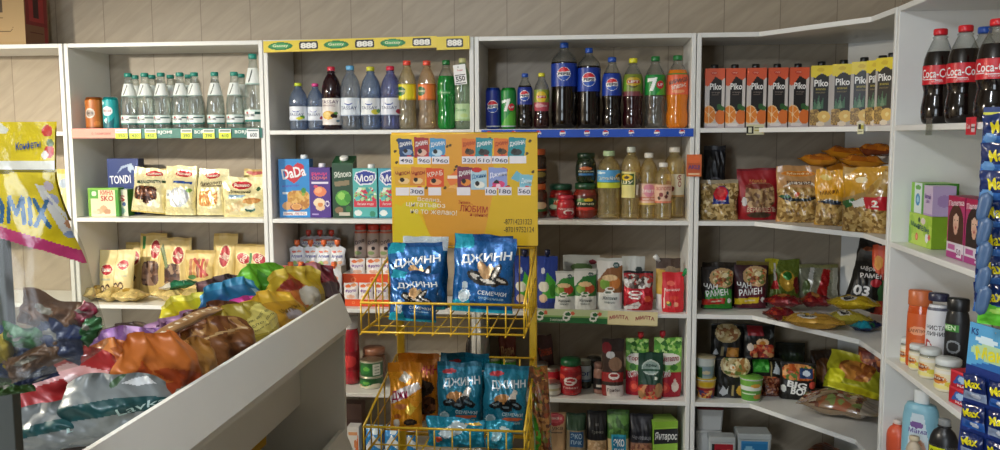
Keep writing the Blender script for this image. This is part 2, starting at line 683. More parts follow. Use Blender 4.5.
PROF = {
    # (radius fraction, height fraction of the whole bottle)
    'mineral': [(.5, 0), (.86, .004), (.97, .03), (1, .06), (1, .30), (.96, .33), (1, .36), (.985, .46), (.93, .54), (.82, .63), (.66, .73), (.5, .82), (.42, .88), (.4, .905), (.46, .91), (.46, .92), (.38, .925), (.38, .97)],
    'pet': [(.5, 0), (.8, .004), (.94, .03), (1, .07), (.96, .12), (1, .16), (.96, .2), (1, .24), (1, .27), (.97, .275), (.97, .52), (1, .525), (1, .60), (.97, .67), (.84, .76), (.62, .83), (.42, .88), (.36, .9), (.44, .905), (.44, .915), (.34, .92), (.34, .97)],
    'slim': [(.5, 0), (.8, .004), (.95, .03), (1, .07), (1, .2), (.93, .24), (.9, .3), (.95, .38), (1, .44), (.99, .45), (.99, .64), (1, .65), (.95, .72), (.8, .79), (.58, .85), (.42, .89), (.38, .905), (.46, .91), (.46, .92), (.36, .925), (.36, .97)],
    'cola': [(.55, 0), (.8, .004), (.92, .03), (.98, .08), (1, .14), (.97, .2), (.88, .29), (.86, .34), (.92, .39), (.94, .405), (.955, .41), (.955, .62), (.94, .63), (.9, .69), (.72, .78), (.5, .865), (.4, .9), (.46, .905), (.46, .918), (.36, .925), (.36, .97)],
    'big': [(.5, 0), (.78, .004), (.92, .02), (.98, .06), (1, .12), (.97, .16), (1, .2), (1, .36), (.985, .44), (.99, .47), (1, .48), (1, .76), (.99, .77), (.9, .82), (.66, .865), (.4, .9), (.3, .92), (.36, .925), (.36, .935), (.28, .94), (.28, .975)],
    'oil': [(.6, 0), (.88, .004), (.98, .02), (1, .05), (.96, .09), (1, .13), (.95, .18), (1, .23), (.95, .28), (.93, .36), (.97, .44), (.98, .46), (.98, .66), (.98, .70), (.9, .78), (.7, .85), (.44, .89), (.38, .905), (.46, .91), (.46, .92), (.38, .925), (.38, .96)],
    'shampoo': [(.7, 0), (.95, .004), (1, .03), (1, .5), (.98, .7), (.9, .8), (.78, .84), (.78, .85)],
    'jar': [(.7, 0), (.92, .01), (1, .06), (1, .68), (.97, .74), (.88, .79), (.84, .8), (.84, .86)],
    'potjar': [(.6, 0), (.8, .01), (.93, .08), (1, .25), (1, .5), (.95, .68), (.86, .76), (.8, .79), (.8, .86)],
    'can': [(.86, 0), (.9, .012), (1, .05), (1, .91), (.93, .95), (.86, .975), (.86, .985)],
    'tin': [(.96, 0), (1, .02), (1, .05), (.98, .06), (.98, .94), (1, .95), (1, .99), (.96, 1)],
    'cup': [(.78, 0), (.8, .01), (.98, .9), (1, .92), (1.04, .93), (1.04, .96)],
}


def bottle(name, label, cat, loc, R, H, prof='pet', body='clear', fill=None, liq=None, cap=None, wraps=(), group=None, rot=(0, 0, 0), capr=None, capz=None, seg=26, opaque=None, yscale=1.0):
    """round container: bottle_body, cap, printed wraps. wraps: (part name, z0, z1, art, base colour)"""
    P = PROF[prof]
    pts = [(r * R, z * H) for r, z in P]
    t = thing(name, label, cat, loc, rot, group)
    part0 = {'jar': 'jar_body', 'potjar': 'jar_body', 'can': 'can_body', 'tin': 'can_body', 'cup': 'cup_body'}.get(prof, 'bottle_body')
    mb = MB()
    # a finer profile
    fine = []
    for (r0, z0), (r1, z1) in zip(pts, pts[1:]):
        n = max(1, int((z1 - z0) / (H * .05)))
        for i in range(n):
            fine.append((r0 + (r1 - r0) * i / n, z0 + (z1 - z0) * i / n))
    fine.append(pts[-1])
    if opaque:
        m0, m1 = M[opaque[0]], M[opaque[0]]
        mb.lathe(fine, opaque[1], seg)
        mats = [m0]
    elif liq:
        fz = (fill or .8) * H
        # cut the profile at the fill line
        cut = []
        for (r0, z0), (r1, z1) in zip(fine, fine[1:]):
            cut.append((r0, z0))
            if z0 < fz < z1:
                k = (fz - z0) / (z1 - z0)
                cut.append((r0 + (r1 - r0) * k, fz))
        cut.append(fine[-1])
        fine = cut
        mats = [PET[body], M[liq[0]]]
        mb.lathe(fine, liq[1], seg, matfn=lambda z: (1, liq[1]) if z < fz else (0, 'ffffff'))
        rf = np.interp(fz, [q[1] for q in fine], [q[0] for q in fine]) * .98
        mb.lathe([(rf, fz - .002), (rf * .97, fz)], liq[1], seg, mat=1)
    else:
        mats = [PET[body]]
        mb.lathe(fine, 'ffffff', seg)
    if yscale != 1:
        mb.v = [(x, y * yscale, z) for x, y, z in mb.v]
    mb.build(part0, mats, t)
    zs_, rs_ = [q[1] for q in pts], [q[0] for q in pts]

    def rad(z):
        return float(np.interp(z, zs_, rs_))
    for wname, z0, z1, art, base in wraps:
        z0, z1 = z0 * H, z1 * H
        Rm = max(rad(z0), rad(z1), rad((z0 + z1) / 2))
        wide = PI * Rm
        asp = wide / (z1 - z0)

        def fn(u, v, o=0.):
            a = (u - .5) * PI
            z = z0 + (z1 - z0) * v
            r = rad(z) + .0005 + o
            return (r * math.sin(a), -r * math.cos(a) * yscale, z)

        def fb(u, v, o=0.):
            x, y, z = fn(u, v, o)
            return (-x, -y, z)
        nu = min(72, max(18, int(wide / .0024)))
        nv = min(60, max(3, int((z1 - z0) / .0024)))
        wb = MB()
        flat = [e for e in art if e[0] != 't']
        wb.grid(fn, nu, nv, base, flat, asp)
        wb.grid(fb, 18, max(2, nv // 3), base, flat, asp)
        for e in art:
            if e[0] == 't':
                wb.text(fn, e, asp, .0007)
        wb.build(wname, [M['label'], PET['clear']], t)
    if cap:
        z0 = pts[-1][1] - .035 * H if capz is None else capz * H
        z1 = H
        r = capr * R if capr else rad(pts[-1][1]) * 1.18
        cb = MB()
        cb.lathe([(r * .96, z0), (r, z0 + .002), (r, z1 - .003), (r * .9, z1)], cap, 22)
        if yscale != 1 and capr:
            cb.v = [(x, y * yscale, z) for x, y, z in cb.v]
        nm = {'jar_body': 'lid', 'can_body': 'can_top', 'cup_body': 'lid'}.get(part0, 'cap')
        cb.build(nm, M['metal' if part0 == 'can_body' else 'plastic'], t)
    return t

# ================================================================== THE ROOM
YF, YB = 3.2, 3.494          # shelf fronts, back wall
XR, XW = .87, 1.168          # right shelf fronts, right wall
CEIL = 2.72
TH = .016


def slab(name, x0, x1, y0, y1, z0, z1, mat):
    mb = MB()
    mb.box(x0, x1, y0, y1, z0, z1, 'ffffff')
    return struct(mb.build(name, mat))


slab('wall_back', -3.3, XW + .1, YB, YB + .1, 0, CEIL, WALLX)
slab('wall_right', XW, XW + .1, -2.6, YB, 0, CEIL, WALLY)
slab('wall_left', -3.4, -3.3, -2.6, YB + .1, 0, CEIL, WALLY)
slab('wall_front', -3.4, XW + .1, -2.7, -2.6, 0, CEIL, FLOORM)
slab('floor', -3.4, XW + .1, -2.7, YB + .1, -.1, 0, FLOORM)
slab('ceiling', -3.4, XW + .1, -2.7, YB + .1, CEIL, CEIL + .1, CEILM)

# ------------------------------------------------------------------ shelving units
ZT = 1.865
EPS = .0009
S1, S2, S3, S4, S5 = [q + EPS for q in (1.5274, 1.190, .845, .513, .185)]      # shelf top surfaces


def board(name, parent, x0, x1, y0, y1, z0, z1, mat=None, b=.0015):
    mb = MB()
    mb.bbox(x0, x1, y0, y1, z0, z1, 'ffffff', b)
    return mb.build(name, mat or WHITE, parent)


def unit(label, x0, x1):
    t = thing('shelving_unit', label, 'shelves')
    g = .0015
    board('side_panel', t, x0 + g, x0 + g + TH, YF, YB - .004, 0, ZT)
    board('side_panel', t, x1 - g - TH, x1 - g, YF, YB - .004, 0, ZT)
    a, b = x0 + g + TH, x1 - g - TH
    board('top_panel', t, a, b, YF, YB - .004, ZT - TH, ZT)
    for z in (S1, S2, S3, S4, S5):
        board('shelf', t, a, b, YF, YB - .004, z - EPS - TH, z - EPS)
    board('plinth', t, a, b, YF + .03, YF + .03 + TH, 0, S5 - TH)
    return t


XA, XB, XC, XD = -2.029, -1.2325, -.430, .373
unit('white shelving unit with cardboard box on top, mostly behind the yellow candy bag', XA - .803, XA - .004)
unit('white shelving unit holding mineral water, flour bags and gold biscuit packs', XA, XB)
unit('white shelving unit under the yellow header strip, holding coloured soft drinks and juice cartons', XB, XC)
unit('white shelving unit with the blue rail, holding cola bottles, oil and sauces', XC, XD)

# corner unit with an angled front
t = thing('corner_shelving_unit', 'white corner shelving unit with angled shelves of noodles, pasta and juice cartons', 'shelves')
YE = 2.634
board('side_panel', t, XD + .0015, XD + .0175, YF, YB - .004, 0, ZT)
board('side_panel', t, XR - .002, XW - .004, YE + .002, YE + .018, 0, ZT)
poly = [(XD + .0175, YB - .004), (XD + .0175, YF), (.59, YF), (.862, 2.842), (.868, YE + .018), (XW - .004, YE + .018), (XW - .004, 3.33), (.985, YB - .004)]


def polyboard(name, z0, z1):
    mb = MB()
    n = len(poly)
    vs = [(x, y, z0) for x, y in poly] + [(x, y, z1) for x, y in poly]
    fs = [tuple(range(n)), tuple(range(2 * n - 1, n - 1, -1))]
    fs += [(i, i + n, (i + 1) % n + n, (i + 1) % n) for i in range(n)]
    mb.add(vs, fs, 'ffffff')
    return mb.build(name, WHITE, t)


polyboard('top_panel', ZT - TH, ZT)
for z in (S1, S2, S3, S4, S5):
    polyboard('shelf', z - EPS - TH, z - EPS)
mb = MB()
mb.add([(.977, YB - .003, 0), (XW - .003, 3.325, 0), (XW - .003, 3.325, ZT - TH), (.977, YB - .003, ZT - TH),
        (.985, YB - .003, 0), (XW - .003, 3.333, 0), (XW - .003, 3.333, ZT - TH), (.985, YB - .003, ZT - TH)],
       [(0, 1, 2, 3), (5, 4, 7, 6), (3, 2, 6, 7), (0, 4, 5, 1), (0, 3, 7, 4), (1, 5, 6, 2)], 'ffffff')
mb.build('corner_board', WHITE, t)

# right-hand unit
t = thing('shelving_unit', 'white shelving unit on the right wall with cola bottles and toiletries', 'shelves')
YN = 1.45
board('side_panel', t, XR, XW - .004, YE - .018, YE - .002, 0, ZT)
board('side_panel', t, XR, XW - .004, YN, YN + .016, 0, ZT)
board('top_panel', t, XR, XW - .004, YN + .016, YE - .018, ZT - TH, ZT)
for z in (S1, S2, S3, S4, S5):
    board('shelf', t, XR, XW - .004, YN + .016, YE - .018, z - EPS - TH, z - EPS)

# ------------------------------------------------------------------ snack gondola at the left
t = thing('snack_display_unit', 'white display unit with a tilted lip, filled with foil snack bags', 'display unit', (0, 0, 0))
GY0, GY1 = .9, 2.4


def gp(name, pts, y0, y1, mat=None):
    """board from an x-z outline, running along y"""
    n = len(pts)
    vs = [(x, y0, z) for x, z in pts] + [(x, y1, z) for x, z in pts]
    fs = [tuple(range(n)), tuple(range(2 * n - 1, n - 1, -1))] + [(i, i + n, (i + 1) % n + n, (i + 1) % n) for i in range(n)]
    mb = MB()
    mb.add(vs, fs, 'ffffff')
    return mb.build(name, mat or WHITE, t)


LT, LB = (-.717, 1.054), (-.6835, .967)
BINZ = .955
gp('front_lip', [LT, LB, (LB[0] - .0165, LB[1] - .004), (LT[0] - .016, LT[1] - .004)], GY0, GY1)
gp('bin_floor', [(LB[0] - .017, BINZ), (LB[0] - .017, BINZ - .016), (-1.21, BINZ - .016), (-1.21, BINZ)], GY0 + .02, GY1 - .018)
gp('back_board', [(-1.21, .0), (-1.226, .0), (-1.226, .97), (-1.21, .97)], GY0 + .02, GY1)
gp('inner_board', [(-.838, .727), (-.854, .727), (-.854, BINZ - .017), (-.838, BINZ - .017)], GY0 + .02, GY1 - .018, GREYB if 0 else WHITE)
gp('end_panel', [(-.706, 0), (-1.209, 0), (-1.209, .99), (-.72, .99), (-.7005, .962), (-.706, .9)], GY1 - .016, GY1 + .0)
gp('front_lip', [(-.708, .657), (-.676, .577), (-.6925, .573), (-.724, .653)], GY0, GY1 - .018)
gp('bin_floor', [(-.694, .566), (-.694, .55), (-1.2, .55), (-1.2, .566)], GY0 + .02, GY1 - .018)
mb = MB()
mb.bbox(-1.23, -.728, 1.0, 1.016, 0, 1.46, 'ffffff', .001)
mb.build('near_end_panel', GREYB, t)

# ------------------------------------------------------------------ cardboard box on the far-left unit
t_ = [('r', 0, 0, 1, .05, 'a5895c'), ('l', .3, .18, .8, .18, .006, '5a4428'), ('l', .3, .18, .26, .24, .006, '5a4428'), ('l', .8, .18, .84, .24, .006, '5a4428'),
      ('l', .26, .24, .26, .95, .006, '5a4428'), ('l', .84, .24, .84, .95, .006, '5a4428'), ('r', .42, .42, .7, .62, '4a3a28'), ('r', .45, .45, .52, .59, '7a6344'), ('r', .58, .45, .64, .6, '8a7350'),
      ('l', .42, .36, .7, .36, .012, '6a5232')]
sd_ = [('r', .05, .28, .95, 1, '7a1c1c'), ('r', .2, .33, .8, .95, '9a2a2a'), ('r', .36, .38, .6, .95, '3c1512'), ('l', .2, .18, .75, .18, .012, '5a2a1c'), ('r', .8, .0, .95, .28, '8a2222')]
pb = oy(26, 43, 3.235)
mb = carton_mb(.3, .30, .15, t_, 'a98d62', '7a5236', sd_)
tag(mb.build('cardboard_box', M['matte'], None, (pb.x - .15, 3.235 + .075, ZT)), 'brown cardboard box with dark red side standing on top of the shelves', 'box')


# ------------------------------------------------------------------ strips and tags on the shelf edges
def plate(w, h, art, base, th=.0016, cell=.003, nu=None):
    asp = w / h
    mb = MB()

    def fn(u, v, o=0.):
        return (w * (u - .5), -th / 2 - o, h * (v - .5))
    nu = min(330, max(4, int(w / cell)))
    nv = min(200, max(4, int(h / cell)))
    mb.grid(fn, nu, nv, base, [e for e in art if e[0] != 't'], asp, smooth=False)
    mb.box(-w / 2, w / 2, -th / 2 + .0001, th / 2, -h / 2, h / 2, base)
    for e in art:
        if e[0] == 't':
            mb.text(fn, e, asp, .0006)
    return mb


def plate_at(name, label, cat, px0, px1, py0, py1, y, art, base, group=None, rot=(0, 0, 0), mat='card', th=.0016, cell=.003):
    pc, pm = (px0 + px1) / 2, (py0 + py1) / 2
    c = oy(pc, pm, y)
    w = abs(oy(px1, pm, y).x - oy(px0, pm, y).x)
    h = abs(oy(pc, py0, y).z - oy(pc, py1, y).z)
    mb = plate(w, h, art, base, th, cell)
    return tag(mb.build(name, M[mat], None, c, rot), label, cat, group)


def tall(s, h=.6):
    return s


# pink and green strips
plate_at('shelf_strip', 'salmon pink strip with small lettering under the two drink cans', 'shelf strip', 71.5, 127.5, 128.5, 138.3, 3.196,
         [('r', 0, 0, 1, .12, 'd08878'), ('t', 'О  ГАЗИРОВКИ', .36, .36, .70, .58, '5a3a38', 0, 0)], 'f09a88')
plate_at('shelf_strip', 'dark green strip with white lettering under the mineral water bottles', 'shelf strip', 128, 261.5, 128.2, 138, 3.196,
         [('t', 'BORJOMI', .165, .34, .33, .78, 'e8f0ea', 0, .04), ('t', 'BORJOMI', .50, .34, .64, .78, 'e8f0ea', 0, .04), ('t', 'BORJOMI', .80, .34, .95, .78, 'e8f0ea', 0, .04)], '1f6e62')
tags_ = [(115.5, 127.5, 'd8e82a', '350', 'on the pink strip'), (129.5, 141, 'd8e82a', '420', 'second from the pink strip'), (145, 156.5, 'c8e030', '450', 'third from the pink strip'),
         (181, 192, 'd8e82a', '390', 'beside the middle of the green strip'), (203, 214.5, 'e0ea40', '390', 'on the green strip under the lone front bottle'),
         (219, 231, 'd8e82a', '410', 'on the green strip, nearest the white tag')]
for a, b, c, s, w_ in tags_:
    plate_at('shelf_price_tag', 'yellow and white price tag ' + w_, 'price tag', a, b, 129.2, 138.6, 3.192,
             [('r', 0, 0, 1, .6, c), ('l', .1, .8, .9, .8, .14, '6a7a70'), ('t', s, .2, .12, .8, .5, '4a5a20', 0, .03)], 'e8ece8', 'yellow price tags on the drinks strip')
plate_at('shelf_price_tag', 'all-white price tag under the tallest water bottle', 'price tag', 247, 259, 128.8, 138.6, 3.192,
         [('l', .1, .82, .9, .82, .12, '6a7a80'), ('t', '600', .25, .15, .85, .6, '4a5058', 0, .03)], 'e4e8e8')

# yellow header strips over the second unit
leaf = lambda x: [('e', x, .52, .072, .34, '1f7a3c'), ('e', x, .54, .055, .22, '3aa05a'), ('t', 'Gaszzy', x - .045, .38, x + .045, .68, 'f4f6c8', 0, .03)]
dig = lambda x, w=.055: [('r', x - w * .92, .16, x + w * .92, .86, '1c1a16'), ('r', x - w, .24, x + w, .78, '1c1a16'), ('t', '888', x - w * .86, .26, x + w * .86, .76, 'f0eee4', 0, .14)]
art = [('r', 0, 0, 1, .06, 'c8a828')] + leaf(.1) + dig(.265) + leaf(.425) + dig(.59) + leaf(.75) + dig(.915)
plate_at('header_sign', 'long yellow header strip with green ovals and black digit boxes over the soft drinks', 'sign', 262.5, 436, 38.6, 50.3, 3.192, art, 'e8cf3c', None, (0, math.radians(-.75), 0), 'card', .003, .0026)
plate_at('header_sign', 'short yellow header piece with one black digit box at the strip end', 'sign', 436.5, 469.5, 36.3, 49.6, 3.190, dig(.55, .26), 'e9d02f', None, (0, math.radians(-.9), 0), 'card', .003, .0026)

# blue cola strip with round emblems
def globe(cx, cy, r):
    return [('c', cx, cy, r, 'f2f2f4'), ('h', cx, cy, r, 1, 'd8202e'), ('h', cx, cy, r, -1, '1c4fb4')]


art = []
for px in (488, 513, 538, 562.5, 587, 605.5, 631, 656.5, 681):
    u = (px - 480) / 212
    art += globe(u, .52, .36)
plate_at('shelf_strip', 'bright blue strip with round red, white and blue emblems under the cola', 'shelf strip', 480, 692, 129.2, 137.2, 3.196, art, '1a50c0', None, (0, math.radians(-.1), 0), 'card', .002, .0022)

# sauce strips on the third shelf of the cola unit
sw = lambda x: [('e', x, .62, .055, .28, 'f0f0ea'), ('e', x + .01, .66, .035, .14, '2a6a3a'), ('e', x - .012, .34, .05, .2, 'f0f0ea'), ('e', x - .015, .38, .028, .1, '2a6a3a'), ('e', x + .07, .72, .025, .14, 'e06a4a')]
plate_at('shelf_strip', 'pale green and dark green strip with white swirls under the mayonnaise pouches', 'shelf strip', 531, 608, 309.5, 323, 3.196,
         [('r', 0, 0, 1, .42, '2c6e3c'), ('r', 0, .42, 1, .5, '8ab86a')] + sw(.12) + sw(.47) + sw(.82) + [('t', '3 желания', .25, .12, .42, .32, 'e8f0e0', 0, .02)], 'c4d4a4', None, (0, math.radians(.8), 0))
plate_at('shelf_strip', 'cream strip with arched dark red lettering under the red pouches', 'shelf strip', 607.5, 657.5, 311.5, 325.5, 3.194,
         [('t', 'МИЛТА', .04, .36, .42, .62, 'a02038', 0, .05, .45), ('t', 'МИЛТА', .56, .36, .94, .62, 'a02038', 0, .05, .45), ('r', 0, 0, 1, .04, 'b8a878')], 'e0d2a0', None, (0, math.radians(1), 0))
plate_at('shelf_price_tag', 'orange round-topped tag hanging on the upright beside the oil bottles', 'price tag', 686.5, 701.5, 154.5, 176.5, 3.192,
         [('e', .5, .78, .38, .2, 'e8703a'), ('r', .06, .16, .94, .6, 'c65a30'), ('t', 'АКЦ!', .12, .3, .9, .52, '2a3a8a', 0, .05), ('l', .15, .12, .85, .12, .06, 'f0c8a0')], 'd8703c')
plate_at('shelf_price_tag', 'black and cream price tag on the shelf edge under the orange juice cartons', 'price tag', 746.5, 764, 124.5, 134.6, 3.193,
         [('r', 0, .05, .42, .85, '1c1c14'), ('t', '1', .1, .2, .3, .7, 'e0e0c0'), ('l', .5, .7, .9, .7, .12, '5a5a40'), ('l', .5, .4, .9, .4, .16, 'b0a030')], 'dcd8b0')
q = oz(873.5, 129, S1 - .008) if False else Vector((.862, 2.84, 1.522))
mb = plate(.022, .034, [('r', .1, .45, .6, .9, '1c1c14'), ('r', .6, .5, .95, .85, 'b8b040'), ('l', .15, .25, .85, .25, .1, '7a7a58')], 'dcd8b0')
tag(mb.build('shelf_price_tag', M['card'], None, (.845, 2.853, 1.520), (0, 0, math.radians(-53))), 'small black and cream tag on the shelf edge under the pineapple juice cartons', 'price tag')
mb = plate(.05, .04, [('r', .1, .1, .5, .9, 'c01828'), ('t', 'Cola', .1, .35, .48, .62, 'f4e8e8', 0, .03), ('r', .55, .15, .95, .6, 'd8c8c8'), ('l', .6, .4, .9, .4, .1, '3a2020')], 'd8283a')
q = ox(971, 126, XR - .004)
tag(mb.build('shelf_price_tag', M['card'], None, q, (0, 0, -PI / 2)), 'red price tag on the shelf edge below the big cola bottles', 'price tag')
mb = plate(.04, .045, [], 'b8bab8')
q = ox(929, 126.5, XR - .004)
tag(mb.build('shelf_tag_holder', PET['film'], None, q, (0, 0, -PI / 2)), 'empty clear plastic tag holder on the shelf edge below the cola', 'tag holder')

# ------------------------------------------------------------------ yellow wire stand with a poster
YP, YQ = 2.50, 2.15
t = thing('wire_display_stand', 'yellow wire stand with two baskets and a yellow price poster on top', 'display stand', (0, 0, 0))
YEL = 'e0b428'
for x in (-.568, -.168):
    mb = MB()
    mb.bbox(x - .011, x + .011, YP + .012, YP + .034, .03, 1.5, YEL, .003)
    mb.build('post', M['enamel'], t)
    mb = MB()
    mb.bbox(x - .013, x + .013, YQ - .02, YP + .08, .0, .03, YEL, .003)
    mb.build('foot', M['enamel'], t)
for zz in (.1, .6, 1.0):
    mb = MB()
    mb.tube([(-.56, YP + .022, zz), (-.176, YP + .022, zz)], .006, YEL)
    mb.build('crossbar', M['enamel'], t)


def basket(zf, zt, zr):
    """zf floor, zt front rail, zr rear rail"""
    mb = MB()
    x0, x1 = -.588, -.166
    xr0, xr1 = -.578, -.160
    W = .0021
    mb.tube([(x0, YQ, zt), (x1, YQ, zt)], .0034, YEL, 8)
    mb.tube([(x0, YQ, zt), (xr0, YP, zr)], .0034, YEL, 8)
    mb.tube([(x1, YQ, zt), (xr1, YP, zr)], .0034, YEL, 8)
    mb.tube([(xr0, YP, zr), (xr1, YP, zr)], .003, YEL, 8)
    mb.tube([(x0, YQ, zf), (x1, YQ, zf)], .003, YEL, 8)
    mb.tube([(xr0, YP, zf), (xr1, YP, zf)], .003, YEL, 8)
    mb.tube([(x0, YQ + .09, zf - .003), (x1, YQ + .09, zf - .003)], W, YEL, 6)
    mb.tube([(x0, YQ + .21, zf - .003), (x1, YQ + .21, zf - .003)], W, YEL, 6)
    n = 9
    for i in range(n + 1):
        x = x0 + (x1 - x0) * i / n
        xr = xr0 + (xr1 - xr0) * i / n
        mb.tube([(x, YQ, zt), (x, YQ, zf)], W, YEL, 6)
        mb.tube([(x, YQ - .012, zf - .004), (xr, YP, zf)], W, YEL, 6)
        mb.tube([(xr, YP, zf), (xr, YP, zr)], W, YEL, 6)
    for xa, xb in ((x0, xr0), (x1, xr1)):
        mb.tube([(xa, YQ, (zf + zt) / 2), (xb, YP, zf + (zr - zf) * .5)], W, YEL, 6)
        mb.tube([(xa, YQ, zf), (xb, YP, zf)], .003, YEL, 6)
        for k in range(1, 5):
            q = k / 5
            y = YQ + (YP - YQ) * q
            x = xa + (xb - xa) * q
            mb.tube([(x, y, zf), (x, y, zt + (zr - zt) * q)], W, YEL, 6)
    return mb.build('basket', M['enamel'], t)


basket(.999, 1.076, 1.177)
basket(.670, .747, .849)
BZ1, BZ2 = 1.0028, .6738

# poster
def mini(x0, y0, x1, y1, c, c2, name, tc='f4f4f4', tilt=0.):
    x0, x1, y1 = x0 - .012, x1 + .012, y1 + .012
    m = (x0 + x1) / 2
    return [('p', [(x0 + tilt, y1), (x1 + tilt, y1 - .01), (x1, y0), (x0, y0)], c), ('e', m + .004, y0 + (y1 - y0) * .25, (x1 - x0) * .33, (y1 - y0) * .16, c2),
            ('e', m - .01, y0 + (y1 - y0) * .32, (x1 - x0) * .14, (y1 - y0) * .12, '2a2420'),
            ('t', name, x0 + .008 + tilt * .6, y0 + (y1 - y0) * .55, x1 - .006 + tilt * .6, y0 + (y1 - y0) * .8, tc, 8, .04)]


def pbox(x0, y0, x1, y1, s):
    a = [('r', x0, y0, x1, y1, 'e6e2ea')]
    if s:
        a.append(('t', s, x0 + .006, y0 + .012, x1 - .006, y1 - .02, '3a4058', -6, .02))
        a.append(('r', x0 + (x1 - x0) * .55, y1, x0 + (x1 - x0) * .85, y1 + .012, 'd03a3a'))
    return a


PO = [('p', [(.0, .0), (.28, 0), (.17, .42), (.34, .62), (.2, 1), (.0, 1)], 'e2b820'), ('p', [(.28, 0), (.62, 0), (.72, .6), (.66, 1), (.2, 1), (.3, .62), (.18, .42)], 'd89a30'),
      ('p', [(0, 0), (.3, 0), (.18, .30), (.02, .38)], 'd8c428'), ('e', .2, .36, .13, .05, 'd8c428'), ('p', [(.62, 0), (1, 0), (1, 1), (.66, 1), (.72, .6)], 'd6b01c')]
for sx, sy in ((.05, .95), (.03, .85), (.04, .75), (.39, .89), (.44, .68), (.46, .66), (.45, .71), (.41, .90), (.93, .82), (.95, .93), (.97, .66), (.47, .55), (.38, .76), (.24, .52), (.37, .52), (.8, .53), (.68, .955)):
    PO.append(('e', sx, sy, .012, .012, '4a3a18', 40))
PO += mini(.075, .80, .15, .955, '23406e', '8aa0c0', 'ДЖИНН', tilt=-.015) + mini(.175, .79, .25, .965, 'a02a2e', 'd8b0a0', 'ДЖИНН') + mini(.275, .79, .36, .955, '4a90c0', 'c0d8e8', 'ДЖИНН', tilt=.01)
PO += mini(.5, .80, .575, .95, 'd8762c', '5a4028', 'ДЖИНН', 'a02a1c') + mini(.59, .79, .68, .955, '2e8a94', '3a3a3a', 'ДЖИНН', tilt=.01) + mini(.72, .80, .795, .95, 'd8762c', '5a4028', 'ДЖИНН', 'a02a1c') + mini(.81, .79, .90, .955, '2e8a94', '3a3a3a', 'ДЖИНН', tilt=.012)
for x0, x1, s in ((.06, .155, '490'), (.185, .275, '960'), (.285, .40, '1960'), (.49, .585, '320'), (.59, .685, '610'), (.69, .805, '1060'), (.81, .925, '')):
    PO += pbox(x0, .735, x1, .80, s)
PO += mini(.04, .54, .13, .70, 'd8a838', 'e8c890', 'Чипсы', 'a04a2a', -.01) + mini(.14, .54, .22, .70, 'd88a3c', 'e8c890', 'Чипсы', 'a02a1c', .012)
PO += mini(.255, .53, .35, .69, 'd8502a', 'e8a070', 'КРАБ', 'f4e0d0') + [('p', [(.38, .60), (.455, .69), (.47, .58), (.41, .53)], 'e0783c'), ('r', .39, .60, .455, .63, 'f0e0d0'), ('e', .43, .52, .035, .025, 'e8b060'), ('e', .41, .5, .04, .02, 'd89a40')]
PO += mini(.47, .52, .55, .70, '7a2a4a', 'e08a3a', 'ДЖИНН') + mini(.56, .50, .645, .67, 'a8c8d8', 'e8e8e0', 'Джинн', '2a6aa0') + [('e', .59, .68, .035, .022, 'c02a2a'), ('e', .77, .675, .03, .025, 'c82a3a')]
PO += mini(.68, .50, .785, .69, '8a9ad0', 'd84a7a', 'Джинн', 'f0f0ff') + [('r', .70, .50, .77, .56, 'd8407a'), ('c', .735, .535, .02, 'f0c8d8')]
PO += [('p', [(.82, .60), (.86, .67), (.90, .63), (.87, .57)], '6ab0c8'), ('p', [(.88, .52), (.955, .53), (.97, .63), (.88, .64)], '7ab8cc'), ('t', 'Джинн', .89, .55, .96, .60, 'e8f4f8', -4, .03)]
for x0, x1, s in ((.03, .12, ''), (.125, .225, '300'), (.255, .345, ''), (.45, .545, ''), (.645, .725, '100'), (.735, .825, '180'), (.865, .955, '560')):
    PO += pbox(x0, .455, x1, .525, s)
PO += [('t', 'Вселиз,', .18, .392, .34, .434, 'f2ead8', -3, .01), ('t', 'цитатьвоз', .10, .340, .37, .384, 'f2ead8', -3, .01), ('t', 'не то желаю!', .13, .282, .45, .330, 'f2ead8', -3, .01),
       ('t', 'Знаем...', .46, .375, .56, .405, 'b02a20', -4, .01), ('t', 'ЛЮБИМ', .47, .30, .66, .36, 'b02a20', -4, .02), ('t', 'и ценим!', .54, .255, .66, .295, 'b02a20', -4, .01),
       ('t', '-87714231323', .77, .19, .96, .24, '3a2c14', 0, .0), ('t', '-87019752124', .77, .12, .975, .17, '3a2c14', 0, .0)]
c = oy(464, 190, YP)
pw = abs(oy(537.5, 190, YP).x - oy(391.5, 190, YP).x)
ph = abs(oy(464, 135.5, YP).z - oy(464, 247, YP).z)
mb = plate(pw, ph, PO, 'd8b41c', .003, .0018)
mb.build('price_poster', M['card'], t, c, (0, math.radians(-.3), 0))
mb = MB()
mb.tube([(c.x - pw / 2, YP + .012, c.z + ph / 2), (c.x + pw / 2, YP + .012, c.z + ph / 2)], .005, YEL)
mb.build('top_rail', M['enamel'], t)

# ------------------------------------------------------------------ light
def lamp(name, loc, size, energy, col=(1, .95, .87)):
    l = bpy.data.lights.new(name, 'AREA')
    l.energy = energy
    l.size = size
    l.shape = 'DISK'
    l.color = col
    o = bpy.data.objects.new(name, l)
    COL.objects.link(o)
    o.location = loc
    return o


def ceiling_lamp(label, x, y):
    t = thing('ceiling_lamp', label, 'lamp', (x, y, CEIL - .05))
    mb = MB()
    mb.lathe([(.19, .02), (.2, .03), (.2, .049), (.19, .05)], 'e8e8e4', 32)
    mb.build('lamp_base', M['plastic'], t)
    return t




